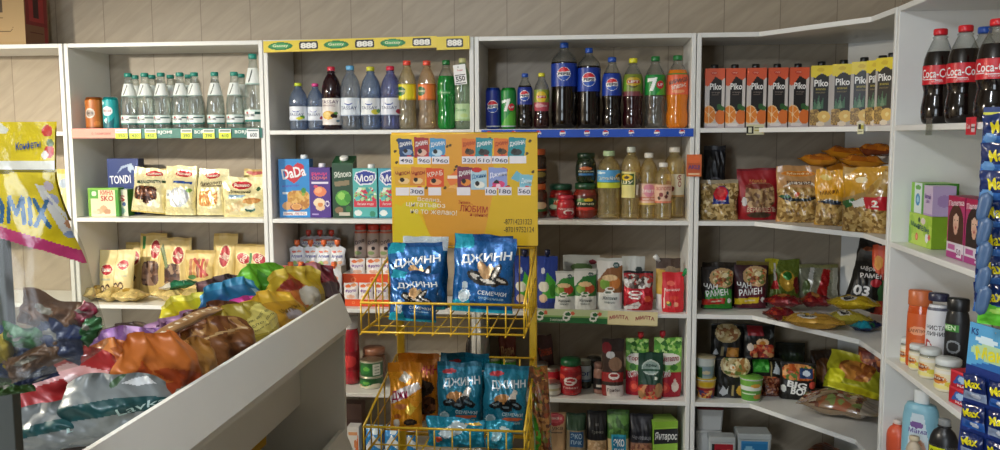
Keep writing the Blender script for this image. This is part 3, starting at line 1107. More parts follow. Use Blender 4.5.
def pendant(label, x, y, z, energy, col, r=.085, shade=False):
    t = thing('pendant_lamp', label, 'lamp', (x, y, z))
    mb = MB()
    mb.tube([(0, 0, .13), (0, 0, CEIL - z)], .004, '2a2a2a')
    mb.build('cord', M['plastic'], t)
    mb = MB()
    mb.lathe([(.02, .13), (.045, .125), (.05, .10), (.05, .095)], 'd8d8d4', 24)
    mb.build('lamp_holder', M['plastic'], t)
    if shade:  # opaque shade added out of view to cut off the upward light
        mb = MB()
        mb.lathe([(.165, -.005), (.16, .01), (.06, .11), (.05, .13), (.055, .132), (.066, .112), (.165, .012), (.169, -.005), (.165, -.005)], 'c8c8c0', 40, caps=False)
        mb.build('added_lamp_shade', M['plastic'], t)
    l = bpy.data.lights.new('lamp_light', 'POINT')
    l.energy, l.color, l.shadow_soft_size = energy, col, r
    o = bpy.data.objects.new('lamp_light', l)
    COL.objects.link(o)
    o.location = (x, y, z)
    return t


pendant('hanging lamp with white holder on the left, nearer the drinks shelves', -2.45, 1.75, 1.93, 105, (1, .92, .78), .04, True)
pendant('hanging lamp with white holder in the middle, farther from the shelves', -.72, .6, 2.36, 42, (.86, .92, 1))
# glazed shop door behind the camera: daylight comes in here
t = bpy.data.objects.new('door_1', None)
COL.objects.link(t)
t.location = (-1.9, -2.59, 0)
struct(t)
for x0, x1, z0, z1 in ((-.85, -.78, 0, 2.25), (.78, .85, 0, 2.25), (-.78, .78, 2.18, 2.25), (-.78, .78, 0, .3), (-.03, .03, .3, 2.18)):
    board('door_frame', t, x0, x1, 0, .05, z0, z1)
l = bpy.data.lights.new('daylight', 'AREA')
l.shape = 'RECTANGLE'
l.size, l.size_y, l.energy, l.color = 1.5, 1.85, 52, (.80, .90, 1)
o = bpy.data.objects.new('daylight', l)
COL.objects.link(o)
o.location = (-1.9, -2.53, 1.24)
o.rotation_euler = (math.radians(90), 0, 0)
w = bpy.data.worlds.new('room_air')
w.use_nodes = True
w.node_tree.nodes['Background'].inputs[0].default_value = (.8, .88, 1, 1)
w.node_tree.nodes['Background'].inputs[1].default_value = .02
SC.world = w

# ------------------------------------------------------------------ camera
cd = bpy.data.cameras.new('camera')
cd.sensor_width = 36
cd.sensor_fit = 'HORIZONTAL'
cd.lens = FPX / 1000 * 36
cd.clip_start = .02
co = bpy.data.objects.new('camera', cd)
COL.objects.link(co)
mw = Matrix((( _R2.x, _U2.x, -_F.x, 0), (_R2.y, _U2.y, -_F.y, 0), (_R2.z, _U2.z, -_F.z, CAMH), (0, 0, 0, 1)))
co.matrix_world = mw
SC.camera = co
SC.view_settings.view_transform = 'Standard'
SC.view_settings.look = 'None'
SC.view_settings.gamma = 1
SC.view_settings.use_curve_mapping = False
SC.view_settings.exposure = 0.26

# ================================================================== GOODS
def spot(px0, px1, ptop, y, zs, zt=None):
    """where something standing on a shelf (front at depth y) sits and how big it is"""
    pc = (px0 + px1) / 2
    zm = zs + .08
    d = None
    for _ in range(3):
        py = 225
        # row of the image that meets height zm at this depth
        a, b = oy(pc, 0, y), oy(pc, 450, y)
        py = 450 * (a.z - zm) / (a.z - b.z)
        d = oy(pc, py, y)
    w = (oy(px1, py, y) - oy(px0, py, y)).length
    h = oy(pc, ptop, y).z - zs
    return d.x, w, h


def pack(name, label, cat, px0, px1, ptop, zs, dy, art, base, d=.05, style='stand', mat='foil', wr=1., rz=0., tilt=0., group=None, seed=None, lift=0., bend=0., y=None, seal=.06, roll=0., wscale=1., cell=.0027):
    yy = YF + dy if y is None else y
    x, w, h = spot(px0, px1, ptop, yy, zs + lift)
    w *= wscale / max(.5, math.cos(math.radians(rz)))
    sd = (px0 * 7 + ptop * 3) % 97 if seed is None else seed
    h /= math.cos(math.radians(tilt))
    mb = pouch_mb(w, h, d, art, base, style, wr, sd * .37, seal, bend, cell)
    up = abs(d / 2 * math.sin(math.radians(tilt))) + w / 2 * abs(math.sin(math.radians(roll)))
    o = mb.build(name, [M[mat], PET['film']], None, (x, yy + d / 2, zs + lift + up), (math.radians(-tilt), math.radians(roll), math.radians(rz)))
    return tag(o, label, cat, group)


def flatpack(name, label, cat, x, y, z, w, h, d, art, base, rz=0., mat='foil', wr=1., group=None, seed=1., pitch=0., roll=0., style='pillow', cell=.0034):
    """a bag lying on its back; long side h runs along its own +y before the turn"""
    mb = pouch_mb(w, h, d, art, base, style, wr, seed, .06, 0, cell)
    # stand -> lie: (x, y, z) -> (x, z - h/2, -y)
    mb.v = [(a, c - h / 2, -b) for a, b, c in mb.v]
    lo = min(v[2] for v in mb.v)
    mb.v = [(a, b, c - lo) for a, b, c in mb.v]
    o = mb.build(name, [M[mat], PET['film']], None, (x, y, z), (math.radians(pitch), math.radians(roll), math.radians(rz)))
    return tag(o, label, cat, group)


def juice(name, label, px0, px1, ptop, zs, dy, art, base, d=.06, side=None, sideart=(), cap=None, rz=0., gable=0., top=None, y=None, x=None, w=None, h=None, capx=0., group=None, cat='juice carton', front_centre=True):
    yy = YF + dy if y is None else y
    if x is None:
        x, w, h = spot(px0, px1, ptop, yy, zs)
    a = math.radians(rz)
    cx, cy = x - math.sin(a) * d / 2, yy + math.cos(a) * d / 2
    t = thing(name, label, cat, (cx, cy, zs), (0, 0, a), group)
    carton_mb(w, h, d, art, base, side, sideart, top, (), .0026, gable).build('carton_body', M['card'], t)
    if cap:
        c = MB()
        if gable:
            c.lathe([(.0155, 0), (.0165, .002), (.0165, .011), (.014, .013)], cap, 20)
            o = c.build('cap', M['plastic'], t, (0, -.002, h + gable * .48), (math.atan2(gable, d), 0, 0))
        else:
            c.lathe([(.013, 0), (.0135, .002), (.0135, .014), (.0115, .016)], cap, 20)
            c.build('cap', M['plastic'], t, (capx, .004, h))
    return t


def box(name, label, cat, px0, px1, ptop, zs, dy, art, base, d=.06, side=None, sideart=(), top=None, rz=0., y=None, mat='card', group=None, x=None, w=None, h=None, topart=()):
    yy = YF + dy if y is None else y
    if x is None:
        x, w, h = spot(px0, px1, ptop, yy, zs)
    a = math.radians(rz)
    mb = carton_mb(w, h, d, art, base, side, sideart, top, topart)
    o = mb.build(name, M[mat], None, (x - math.sin(a) * d / 2, yy + math.cos(a) * d / 2, zs), (0, 0, a))
    return tag(o, label, cat, group)


def bot(name, label, px0, px1, ptop, zs, dy, cat='bottle', x=None, y=None, **k):
    """round container whose outline spans px0..px1"""
    yy = YF + dy if y is None else y
    xx, w, h = spot(px0, px1, ptop, yy, zs)
    R = w / 2
    return bottle(name, label, cat, (xx, yy + R, zs), R, h, **k)


NUM = {1: 'first', 2: 'second', 3: 'third', 4: 'fourth', 5: 'fifth', 6: 'sixth', 7: 'seventh'}

# ------------------------------------------------------------------ mineral water shelf
mw_neck = [('l', .42, .15, .56, .85, .09, '20302e'), ('r', 0, 0, 1, .06, 'a8c4bc')]
mw_body = [('r', 0, 0, 1, .14, '1f7a6e'), ('r', .62, .62, 1, .82, '1c4c48'), ('r', 0, .86, 1, 1, 'c8dcd6'), ('t', 'BORJOMI', .2, .36, .62, .66, '2a2a34', 0, .02), ('e', .36, .74, .05, .1, 'b03a3a')]
mwraps = (('neck_label', .60, .815, mw_neck, 'e6ebe8'), ('label', .115, .27, mw_body, 'e6ebe8'))
w0 = None
for i, px in enumerate((125, 141.5, 158, 177, 191.5, 212, 231.5)):
    lab = 'clear mineral water bottle with green cap, front row, %s from the cans' % NUM[i + 1]
    if w0 is None:
        w0 = bot('water_bottle', lab, px - 8, px + 8, 72.6, S1, .035, prof='mineral', body='water', cap='1f8a7a', wraps=mwraps, group='mineral water bottles')
        R0 = .030
    else:
        x, w, h = spot(px - 8, px + 8, 72.6, YF + .035, S1)
        dup(w0, (x, w0.location.y, S1), (0, 0, random.uniform(-.25, .25)), lab)
for i, px in enumerate((132.5, 149.5, 168, 186, 239)):
    x, w, h = spot(px - 8, px + 8, 73, YF + .15, S1)
    dup(w0, (x, YF + .15 + .03, S1), (0, 0, random.uniform(-.5, .5)),
        'green-capped water bottle in the half-hidden back row, %s' % ('farthest from the cans' if i == 4 else NUM[i + 1] + ' from the cans'))
bot('water_bottle', 'tallest mineral water bottle with a green cap, at the end of its row', 241.5, 259.5, 53, S1, .035, prof='mineral', body='water', cap='1f8a7a', wraps=mwraps)
bot('drink_can', 'copper-coloured slim drink can beside the white upright', 81.5, 97.5, 96.5, S1, .03, cat='can', prof='can', opaque=('metal', 'b0652a'), cap='c8ccd0', capr=.85,
    wraps=(('label', .06, .9, [('e', .48, .55, .2, .17, 'c8c0b4'), ('e', .48, .55, .15, .12, '9a8a80'), ('t', 'LEMON', .36, .51, .62, .59, '4a3a34'), ('r', 0, 0, 1, .08, '7a4018'), ('e', .75, .2, .12, .08, 'c87a3a'), ('e', .2, .9, .1, .04, 'd89a5a')], 'b0652a'),))
bot('drink_can', 'teal and white slim drink can beside the water bottles', 99.5, 113.5, 96.5, S1, .03, cat='can', prof='can', opaque=('metal', '1f9aa0'), cap='c8ccd0', capr=.85,
    wraps=(('label', .06, .9, [('e', .5, .62, .24, .16, 'e8ecec'), ('t', 'FRESH', .32, .58, .66, .67, 'a03a3a'), ('p', [(.2, .1), (.5, .45), (.55, .2), (.8, .4), (.75, 0), (.2, 0)], '12606a'), ('p', [(.3, .3), (.5, .4), (.45, .18)], 'd8f0f0'), ('e', .25, .9, .14, .05, 'd8f0f0')], '1f9aa0'),))

# ------------------------------------------------------------------ flour and nuts shelf
GOLD = 'dcc682'
box('sweets_box', 'dark blue box with arched top and white lettering behind the flour box', 'box', 108.5, 139, 158.5, S2, .15,
    [('r', .04, 0, .96, .03, '3a78c0'), ('p', [(0, 0), (.4, 0), (.2, .45), (0, .5)], '2a6ab8'), ('p', [(.3, .72), (.45, .86), (.8, .92), (.8, .88), (.48, .82)], 'a8b8d0'), ('e', .76, .82, .1, .07, 'b8c8d8'), ('e', .8, .76, .05, .04, '1c3a78'),
     ('t', 'TONDI', .07, .55, .74, .70, 'f2f4f8', 3, .04), ('t', 'Премиум', .25, .42, .62, .48, 'e0e8f4', 0, .02), ('t', '24', .38, .35, .5, .40, 'c8d4e8', 0, .02)], '1c3474', .05, '142a5c', rz=2)
fl = lambda: [('r', 0, .0, .08, 1, '7aa83c'), ('r', .9, 0, 1, 1, '3f8a2a'), ('r', 0, .94, 1, 1, '7ab040'), ('r', .07, .62, .33, .92, '4f9a36'), ('e', .2, .8, .08, .09, 'd8ecc8'),
              ('t', 'КИНА', .42, .76, .84, .92, 'c0302a', 0, .05), ('t', 'SKO', .42, .54, .84, .73, 'b02a2a', 0, .06),
              ('e', .5, .26, .12, .13, 'c8a07a'), ('e', .36, .18, .1, .1, 'd0ac88'), ('e', .62, .17, .11, .1, 'b88a68'), ('e', .25, .16, .12, .06, 'e0c8a8'), ('r', .08, .03, .9, .09, 'e8dcc0')]
box('flour_box', 'small green and cream food box standing nearest the white upright', 'box', 88, 117.5, 188, S2, .05, fl(), 'e4dcb4', .05, '3f8a2a', [('t', 'SKO', .2, .55, .8, .7, 'e8e0d0')], '5a9a38', rz=3)
box('flour_box', 'green and cream food box, second one, half hidden between flour box and chocolate pack', 'box', 115, 127, 189.5, S2, .075, [('t', 'S', .3, .55, .8, .78, 'b02a2a', 0, .05), ('e', .5, .2, .3, .12, '8ab0a0'), ('e', .7, .45, .15, .08, '3a5a8a'), ('r', 0, 0, .15, 1, '3f8a2a')], 'd8d8c0', .05, '3f8a2a', (), '5a9a38')


def oval(cx, cy, rx, ry, s='Яшкино', a=0):
    return [('e', cx, cy, rx * 1.16, ry * 1.2, 'e8d8a8', a), ('e', cx, cy, rx, ry, 'b0202e', a), ('r', cx - rx * .95, cy - ry * .35, cx + rx * .95, cy + ry * .35, 'b0202e'),
            ('t', s, cx - rx * .8, cy - ry * .4, cx + rx * .8, cy + ry * .42, 'f4ead8', a, .04)]


CH = ['5a3424', '3c2018', '7a4a30', '2e1812']
pack('biscuit_bag', 'cream bag with brown chocolate picture and red oval, leaning next to the flour boxes', 'food bag', 126, 160, 172, S2, .05,
     oval(.56, .88, .24, .06, 'Яшкино', 8) + [('p', [(.12, .70), (.9, .76), (.9, .70), (.12, .63)], '2e4630'), ('t', 'Шоколад', .2, .665, .8, .725, 'e8e0c0', 4), ('n', .42, .43, .34, .16, CH, 26, 3), ('n', .52, .3, .14, .1, CH, 8, 4), ('e', .7, .2, .16, .1, 'efe6c4'), ('r', 0, 0, 1, .03, 'c8b060')], 'e6dcae', .07, rz=10, tilt=8, roll=6, wr=1.1)
pack('biscuit_bag', 'gold bag showing behind the chocolate picture bag', 'food bag', 148, 172, 169, S2, .15, [('r', 0, .9, 1, 1, 'c0a860')], 'd8c478', .05, tilt=4, mat='satin')
pack('biscuit_bag', 'cream bag with red oval, blue stripe and round silver picture', 'food bag', 159.5, 192, 167.5, S2, .05,
     oval(.6, .84, .26, .065) + [('p', [(.3, .70), (.9, .68), (.9, .63), (.3, .65)], '2a4a92'), ('e', .55, .36, .32, .2, 'b8bcc0'), ('e', .55, .36, .25, .15, 'd0d4d6'), ('e', .2, .42, .13, .1, 'eef0ec'), ('t', 'Хит', .12, .39, .28, .45, '7a8a9a'), ('e', .85, .5, .08, .04, '7a9a4a'), ('e', .4, .1, .2, .06, 'e8dca8')], 'e5dbaa', .07, tilt=6, rz=-4)
pack('biscuit_bag', 'cream bag with red oval and orange noodle-like nest picture', 'food bag', 191.5, 224, 170.5, S2, .055,
     oval(.52, .86, .23, .07) + [('t', 'Аннолети', .14, .655, .9, .735, '4a3a2a', 3, .01), ('r', .18, .61, .84, .635, '6a5a40'), ('n', .46, .36, .32, .17, ['c88a50', 'e0a868', 'b87840', 'd89a5a'], 60, 8), ('e', .6, .5, .12, .05, 'eadfae'), ('e', .5, .1, .3, .05, 'efe4b8')], 'e6dcac', .07, tilt=6)
pack('biscuit_bag', 'cream bag with red oval at its top, standing behind the wide flour bag', 'food bag', 241, 263, 170, S2, .16, [('e', .5, .92, .4, .05, 'a83a30'), ('r', 0, .96, 1, 1, 'b89850')], 'dcc880', .05, tilt=3, mat='satin')
pack('biscuit_bag', 'wide cream bag with red oval and small bread pictures at the shelf end', 'food bag', 220, 262.5, 177.5, S2, .05,
     oval(.46, .80, .22, .10) + [('t', 'Домашний', .18, .59, .68, .68, '3a3426', 0, .02), ('p', [(.18, .56), (.6, .57), (.5, .5), (.16, .47)], '8aa8c0'), ('e', .72, .42, .2, .07, 'b8783a'), ('e', .7, .39, .2, .05, 'd09a58'), ('p', [(.2, .3), (.45, .42), (.55, .3), (.4, .12), (.05, .1)], 'd8c090'), ('p', [(.05, .05), (.35, .2), (.5, .06)], 'ece2b8'), ('e', .68, .2, .13, .07, '2a5a50'), ('e', .68, .24, .13, .05, 'e8e4cc'), ('e', .85, .7, .05, .05, '3a5a3a', 30)], 'e3d8a4', .06, rz=4, wr=.8)
pack('biscuit_bag', 'small yellowish pack at the edge of the shelves behind the candy bag', 'food bag', 52, 68, 169, S2, .04, [('e', .6, .7, .3, .1, '9aa8b8'), ('r', 0, .9, 1, 1, 'c8b860')], 'e0d498', .05, mat='satin')

# ------------------------------------------------------------------ gold biscuit shelf
GB = 'd2b872'


def bis(px0, px1, ptop, dy, pic, lab, ov=(.5, .8, .2, .12), extra=(), rz=0, tilt=8, d=.05, a=62, mat='satin'):
    return pack('biscuit_pack', lab, 'biscuit pack', px0, px1, ptop, S3, dy, list(extra) + [('e', ov[0], ov[1], ov[2] * 1.25, ov[3] * 1.15, 'e8d8a0'), ('e', ov[0], ov[1], ov[2], ov[3], 'a8242e'), ('t', 'Яшк', ov[0] - ov[2] * .6, ov[1] - ov[3] * .5, ov[0] + ov[2] * .6, ov[1] + ov[3] * .5, 'f0e4cc', a, .04), ('r', 0, .955, 1, 1, 'b89a50')] + pic, GB, d, 'stand', mat, .8, rz, tilt)


bis(120, 137, 245, .215, [('e', .5, .3, .3, .1, '4a3a28'), ('e', .3, .5, .2, .05, '4a7a3a')], 'gold biscuit pack half hidden behind the twin pack', (.6, .68, .3, .14))
bis(135, 162, 235.5, .19, [('n', .48, .34, .34, .2, ['6a4a3a', '8a6a54', '4a2e22'], 20, 5), ('r', .1, .74, .2, .96, '3a7a3a')], 'tall gold biscuit pack with green tab and dark wafer picture', (.6, .73, .17, .15))
bis(157, 187, 240, .19, [('n', .42, .34, .26, .2, ['5a3a2a', 'a08060', '3a2018'], 18, 6), ('p', [(.1, .9), (.3, .5), (.2, .45), (.02, .8)], '5a6a3a')], 'gold biscuit pack with dark spiral picture, next to the green-tabbed pack', (.6, .68, .17, .15), rz=8)
pack('biscuit_pack', 'short gold pack with fanned brown wafer sticks', 'biscuit pack', 181, 211, 252.5, S3, .18,
     [('r', 0, .93, 1, 1, 'b89a50')] + [('l', .25 + k * .12, .42, .2 + k * .14, .78, .07, ('a86a3a', 'c88a50', '8a4a2a', 'b8382e')[k % 4]) for k in range(5)] + [('l', .3, .8, .8, .45, .06, 'b03a34'), ('e', .3, .4, .14, .05, '4a7a3a'), ('r', .62, .1, .9, .3, '3a8a5a')], GB, .05, mat='satin', tilt=8, wr=.8)
bis(209, 233.5, 236, .19, [('e', .45, .2, .3, .12, 'c0905a'), ('e', .5, .16, .2, .06, 'e0c090')], 'gold biscuit pack with one large red oval beside the wafer sticks', (.52, .63, .2, .17))
pack('biscuit_pack', 'wide gold pack with two red ovals at the shelf end', 'biscuit pack', 231, 264.5, 246, S3, .19,
     oval(.28, .72, .14, .14, 'Яш', 70) + oval(.76, .72, .14, .14, 'Яш', 70) + [('r', .46, .55, .54, .82, '3a7a3a'), ('p', [(.1, .25), (.35, .5), (.45, .2), (.2, .05)], 'c08a5a'), ('p', [(.55, .3), (.85, .42), (.95, .15), (.65, .05)], 'b07a4a'), ('l', .5, .0, .5, .5, .02, 'b09050'), ('r', 0, .95, 1, 1, 'b89a50')], GB, .05, mat='satin', tilt=6, wr=.8)
pack('biscuit_pack', 'pale twin biscuit pack with two red ovals and brown rings, beside the upright', 'biscuit pack', 94, 129, 252.5, S3, .09,
     oval(.26, .58, .17, .11) + oval(.72, .68, .15, .1) + [('r', .1, .36, .4, .40, 'b0b090'), ('r', .58, .44, .86, .47, 'b0b090')] + [q for cx in (.16, .32, .56, .70) for q in (('e', cx, .16 + cx * .12, .075, .085, '4a2c1c'), ('e', cx, .16 + cx * .12, .04, .045, 'd8c088'))] + [('l', .5, 0, .5, 1, .02, 'b8a060')], 'd8c68c', .05, mat='satin', tilt=10, rz=3, wr=.7)
for i, (px, py, w, h, rz, l) in enumerate(((98, 299, .06, .13, 4, 'nearest the candy bag'), (114, 300, .07, .14, -6, 'second from the candy bag'), (139, 298, .12, .17, 80, 'widest, in the middle of the shelf front'),
                                         (171, 301, .09, .15, 70, 'under the green-ended pack'), (203, 300, .08, .15, -70, 'behind the bright yellow snack bag'))):
    p = oz(px, py, S3)
    flatpack('biscuit_pack', 'shiny gold biscuit pack lying flat, ' + l, 'biscuit pack', p.x, 3.275, S3, w * .95, min(h, .15), .045, [('e', .5, .6, .2, .1, 'b8933c'), ('r', 0, .93, 1, 1, 'b89a50'), ('r', 0, 0, 1, .06, 'b89a50')], 'd8c07c', rz, 'foil', 1.4, seed=i * 3.1)
p = oz(178, 290, S3 + .05)
flatpack('biscuit_pack', 'dark green and white pack lying slanted across the gold packs', 'biscuit pack', p.x, 3.27, S3 + .052, .055, .145, .028, [('r', 0, 0, 1, .3, 'e8e4d4'), ('r', 0, .3, 1, 1, '1f6a4a'), ('t', 'Вкусн', .3, .5, .7, .85, 'd8e0c8', 90, .03)], '1f6a4a', -64, 'foil', 1.2, roll=0, pitch=6)

# ------------------------------------------------------------------ soft drinks shelf
tas = lambda extra=(): [('r', 0, 0, 1, .05, 'a8b8d0'), ('e', .5, .70, .13, .12, '2a4a9a'), ('e', .5, .75, .13, .1, 'e4e8f0'), ('t', 'TASSAY', .22, .34, .78, .52, '3a4a7a', 0, .01)] + list(extra)
bot('water_bottle', 'small blue water bottle with yellow-green cap, nearest the upright', 286.5, 304.5, 82.5, S1, .035, prof='pet', body='blue', cap='c8d83a', wraps=(('label', .2, .5, tas([('e', .72, .25, .1, .12, '5a9a3a'), ('e', .62, .16, .12, .1, 'd8d83a')]), 'dfe5ee'),))
bot('water_bottle', 'small blue water bottle with magenta cap', 305, 321, 83, S1, .045, prof='pet', body='blue', cap='d83a8a', wraps=(('label', .2, .5, tas([('e', .85, .2, .1, .12, 'a02a4a')]), 'dfe5ee'),))
bot('drink_bottle', 'dark purple-red lemonade bottle with red cap and fruit label', 319.5, 338.5, 66, S1, .035, prof='pet', body='clear', liq=('liquid', '240c14'), fill=.93, cap='d8324a',
    wraps=(('label', .08, .5, [('t', 'TASSAY', .16, .80, .84, .92, '5a3a5a', 0, .02), ('t', 'ЛИМОНАД', .22, .68, .7, .76, '7a4a5a', 0, .02), ('e', .46, .36, .24, .16, 'd8a83a'), ('e', .4, .38, .14, .1, 'f0d080'), ('e', .66, .34, .12, .09, '2a1a1a'), ('e', .72, .44, .08, .05, '4a8a3a'), ('e', .8, .15, .08, .05, '6a8a9a')], 'e8e2dc'),))
bot('water_bottle', 'pale clear-blue water bottle with light blue cap', 338, 358, 65, S1, .035, prof='pet', body='paleblue', cap='6ab4e4', wraps=(('label', .22, .5, tas(), 'dbe4ee'),))
bot('water_bottle', 'blue water bottle with yellow cap and lemon label', 358.5, 378.5, 66, S1, .035, prof='pet', body='blue', cap='d8d83a', wraps=(('label', .23, .5, tas([('e', .72, .2, .14, .16, 'd8d04a'), ('e', .84, .25, .08, .12, '4a8a3a')]), 'e4e8ea'),))
bot('water_bottle', 'violet-blue water bottle with red cap', 378.5, 398.5, 65.5, S1, .035, prof='pet', body='violet', cap='d8284a', wraps=(('label', .23, .5, tas([('e', .85, .22, .12, .14, 'a82a4a')]), 'e0e4f0'),))
gz = lambda c, c2: [('e', .3, .55, .2, .3, '1f6a3a'), ('t', 'Gaszzy', .14, .45, .5, .66, 'f0e8c0', 0, .04), ('r', 0, .92, 1, 1, c2), ('r', 0, 0, 1, .08, c2)]
bot('drink_bottle', 'clear lemonade bottle with red cap and yellow label', 396.5, 414.5, 60, S1, .04, prof='slim', body='yellow', cap='e84a3a', wraps=(('label', .43, .66, gz(1, 'c8b818'), 'f0e030'),))
bot('drink_bottle', 'clear lemonade bottle with red cap and orange label', 416.5, 434.5, 60, S1, .04, prof='slim', body='peach', cap='e8503a', wraps=(('label', .43, .66, gz(1, 'd86a2a'), 'f0803a'),))
bot('drink_bottle', 'bright green lemonade bottle with dark green cap', 436, 454, 59.5, S1, .04, prof='slim', body='clear', liq=('liquid', '0e7a2c'), fill=.77, cap='1f7a3a', wraps=(('label', .50, .56, [('t', 'Gaszzy', .3, .2, .7, .8, 'c8f0c0')], '128a36'),))
bot('drink_bottle', 'pale green lemonade bottle with a white price tag round its neck', 453, 470, 57.5, S1, .045, prof='slim', body='palegreen', cap='c8c88a', wraps=(('label', .12, .36, [('t', 'Gaszzy', .2, .5, .7, .75, '5a9a5a'), ('r', 0, 0, 1, .1, '9aba80'), ('e', .6, .3, .14, .12, 'b8d08a')], 'b8d4a4'),))
c = oy(460.5, 74.5, YF + .03)
mb = plate(.046, .074, [('r', .04, .06, .96, .5, '1c1a18'), ('r', .08, .1, .92, .47, 'e8e6e4'), ('t', '550', .13, .15, .88, .42, '1c1a18', 4, .06), ('t', 'Акция', .3, .66, .75, .76, 'c03a3a', 0, .02), ('e', .4, .86, .08, .04, 'b8b8b4')], 'eeeeec')
tag(mb.build('price_tag', M['card'], None, (c.x - .002, YF + .031, c.z), (math.radians(-4), math.radians(-6), 0)), 'white neck tag with black digits hanging on the pale green bottle', 'price tag')

# ------------------------------------------------------------------ juice cartons shelf
juice('juice_carton', 'big bright blue juice carton with red heart logo', 279.5, 309.5, 159, S2, .05,
      [('p', [(.2, .78), (.3, .9), (.46, .86), (.62, .94), (.82, .88), (.82, .74), (.5, .58), (.22, .68)], 'c8202e'), ('e', .34, .8, .16, .1, 'c8202e'), ('e', .66, .84, .17, .09, 'c8202e'), ('t', 'DaDa', .1, .68, .88, .86, 'f6f2f4', 10, .07),
       ('t', 'маракуйя', .1, .515, .66, .57, '5a4ab8', 3, .03), ('r', .1, .40, .48, .435, 'e8f0f4'), ('n', .62, .30, .36, .16, ['d8a850', 'c8903a', 'b87830', 'e0b868'], 26, 5), ('e', .8, .46, .08, .05, '3a8a3a'), ('e', .78, .4, .05, .03, '8ab03a'),
       ('e', .26, .2, .17, .07, 'e0a868'), ('e', .55, .18, .2, .07, '8a3a3a'), ('e', .55, .19, .17, .055, 'e8b070'), ('e', .55, .19, .12, .04, 'd89a50'), ('r', .1, .035, .9, .095, 'f0f0ee'), ('t', '100% ЛЕТО', .16, .045, .84, .085, 'b02a3a', 0, .03)],
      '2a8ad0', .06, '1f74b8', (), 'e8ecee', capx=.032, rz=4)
juice('juice_carton', 'purple nectar carton with peach drawings and red logo', 309.5, 330.5, 167.5, S2, .05,
      [('t', 'РИЧИ', .12, .83, .85, .90, 'e0407a', 0, .06), ('t', 'СОЧИ', .12, .76, .85, .82, 'f07a6a', 0, .06), ('r', .1, .67, .9, .72, 'e8e4f0'), ('e', .5, .52, .3, .1, 'e8875a'), ('e', .42, .55, .18, .06, 'f0b080'), ('e', .45, .30, .28, .09, 'f0dcb8'), ('e', .5, .2, .22, .06, 'e8c8a0'), ('e', .5, .26, .13, .04, 'd88a4a'), ('e', .84, .28, .1, .06, 'e8e4f0'), ('e', .84, .28, .06, .035, '4a2a78'), ('e', .3, .62, .1, .03, 'd84a6a'), ('r', .1, .05, .4, .08, 'b8a8d8')],
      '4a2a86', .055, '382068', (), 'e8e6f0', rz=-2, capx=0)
juice('juice_carton', 'dark green slope-topped carton with a round white cap and green apple', 332.5, 353.5, 163, S2, .05,
      [('r', 0, .96, 1, 1, '1c4a28'), ('t', 'Яблоко', .1, .74, .9, .85, 'eef2e6', 6, .03), ('p', [(.1, .66), (.8, .69), (.82, .60), (.12, .57)], '8a7a5a'), ('e', .5, .36, .36, .14, '5aaa3a'), ('e', .42, .4, .18, .07, '9ad060'), ('e', .72, .36, .16, .08, '3a8a2a'), ('e', .3, .14, .2, .06, '8a6a4a'), ('r', .3, .04, .8, .1, 'c8c0b0'), ('e', .75, .16, .14, .06, '2a6a2a')],
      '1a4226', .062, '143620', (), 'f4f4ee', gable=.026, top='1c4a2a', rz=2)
my = lambda: [('p', [(.04, .78), (.12, .92), (.5, .98), (.95, .92), (.97, .8), (.8, .68), (.3, .66)], 'e8e8f4'), ('p', [(.08, .79), (.16, .90), (.5, .95), (.92, .9), (.93, .81), (.78, .71), (.32, .69)], '2a3a9a'), ('t', 'Моя', .14, .735, .86, .885, 'f6f6fa', 6, .05),
              ('n', .5, .42, .46, .2, ['9acc8a', 'd8325a', '6ab878', 'e8f0e0', '5ac0c0', 'c82a4a', 'b8d8a0', '3a9a9a'], 34, 11), ('r', .02, .22, .98, .34, 'd8384a'), ('t', 'Лесная ягода', .16, .25, .84, .31, 'f8e8e8', 0, .02), ('e', .2, .1, .16, .06, 'e8f0ec'), ('e', .8, .08, .12, .06, '3a8a6a'), ('r', 0, 0, 1, .03, '2a8a9a')]
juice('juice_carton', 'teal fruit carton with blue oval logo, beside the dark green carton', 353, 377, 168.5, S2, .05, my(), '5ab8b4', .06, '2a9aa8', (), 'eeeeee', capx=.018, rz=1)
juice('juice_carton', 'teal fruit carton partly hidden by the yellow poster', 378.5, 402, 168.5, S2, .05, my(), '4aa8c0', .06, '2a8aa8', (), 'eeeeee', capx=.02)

# ------------------------------------------------------------------ baby food shelf
BABY = [('e', .5, .45, .36, .2, 'f4f4f4'), ('t', 'Агуша', .14, .38, .86, .56, '2a3a9a', 2, .05), ('e', .3, .7, .14, .06, 'd86a5a'), ('e', .64, .72, .16, .05, 'e89a7a'), ('e', .4, .14, .2, .1, 'a8c878'), ('e', .68, .16, .16, .09, 'e8b89a'), ('r', 0, 0, 1, .04, 'b8bcc4')]


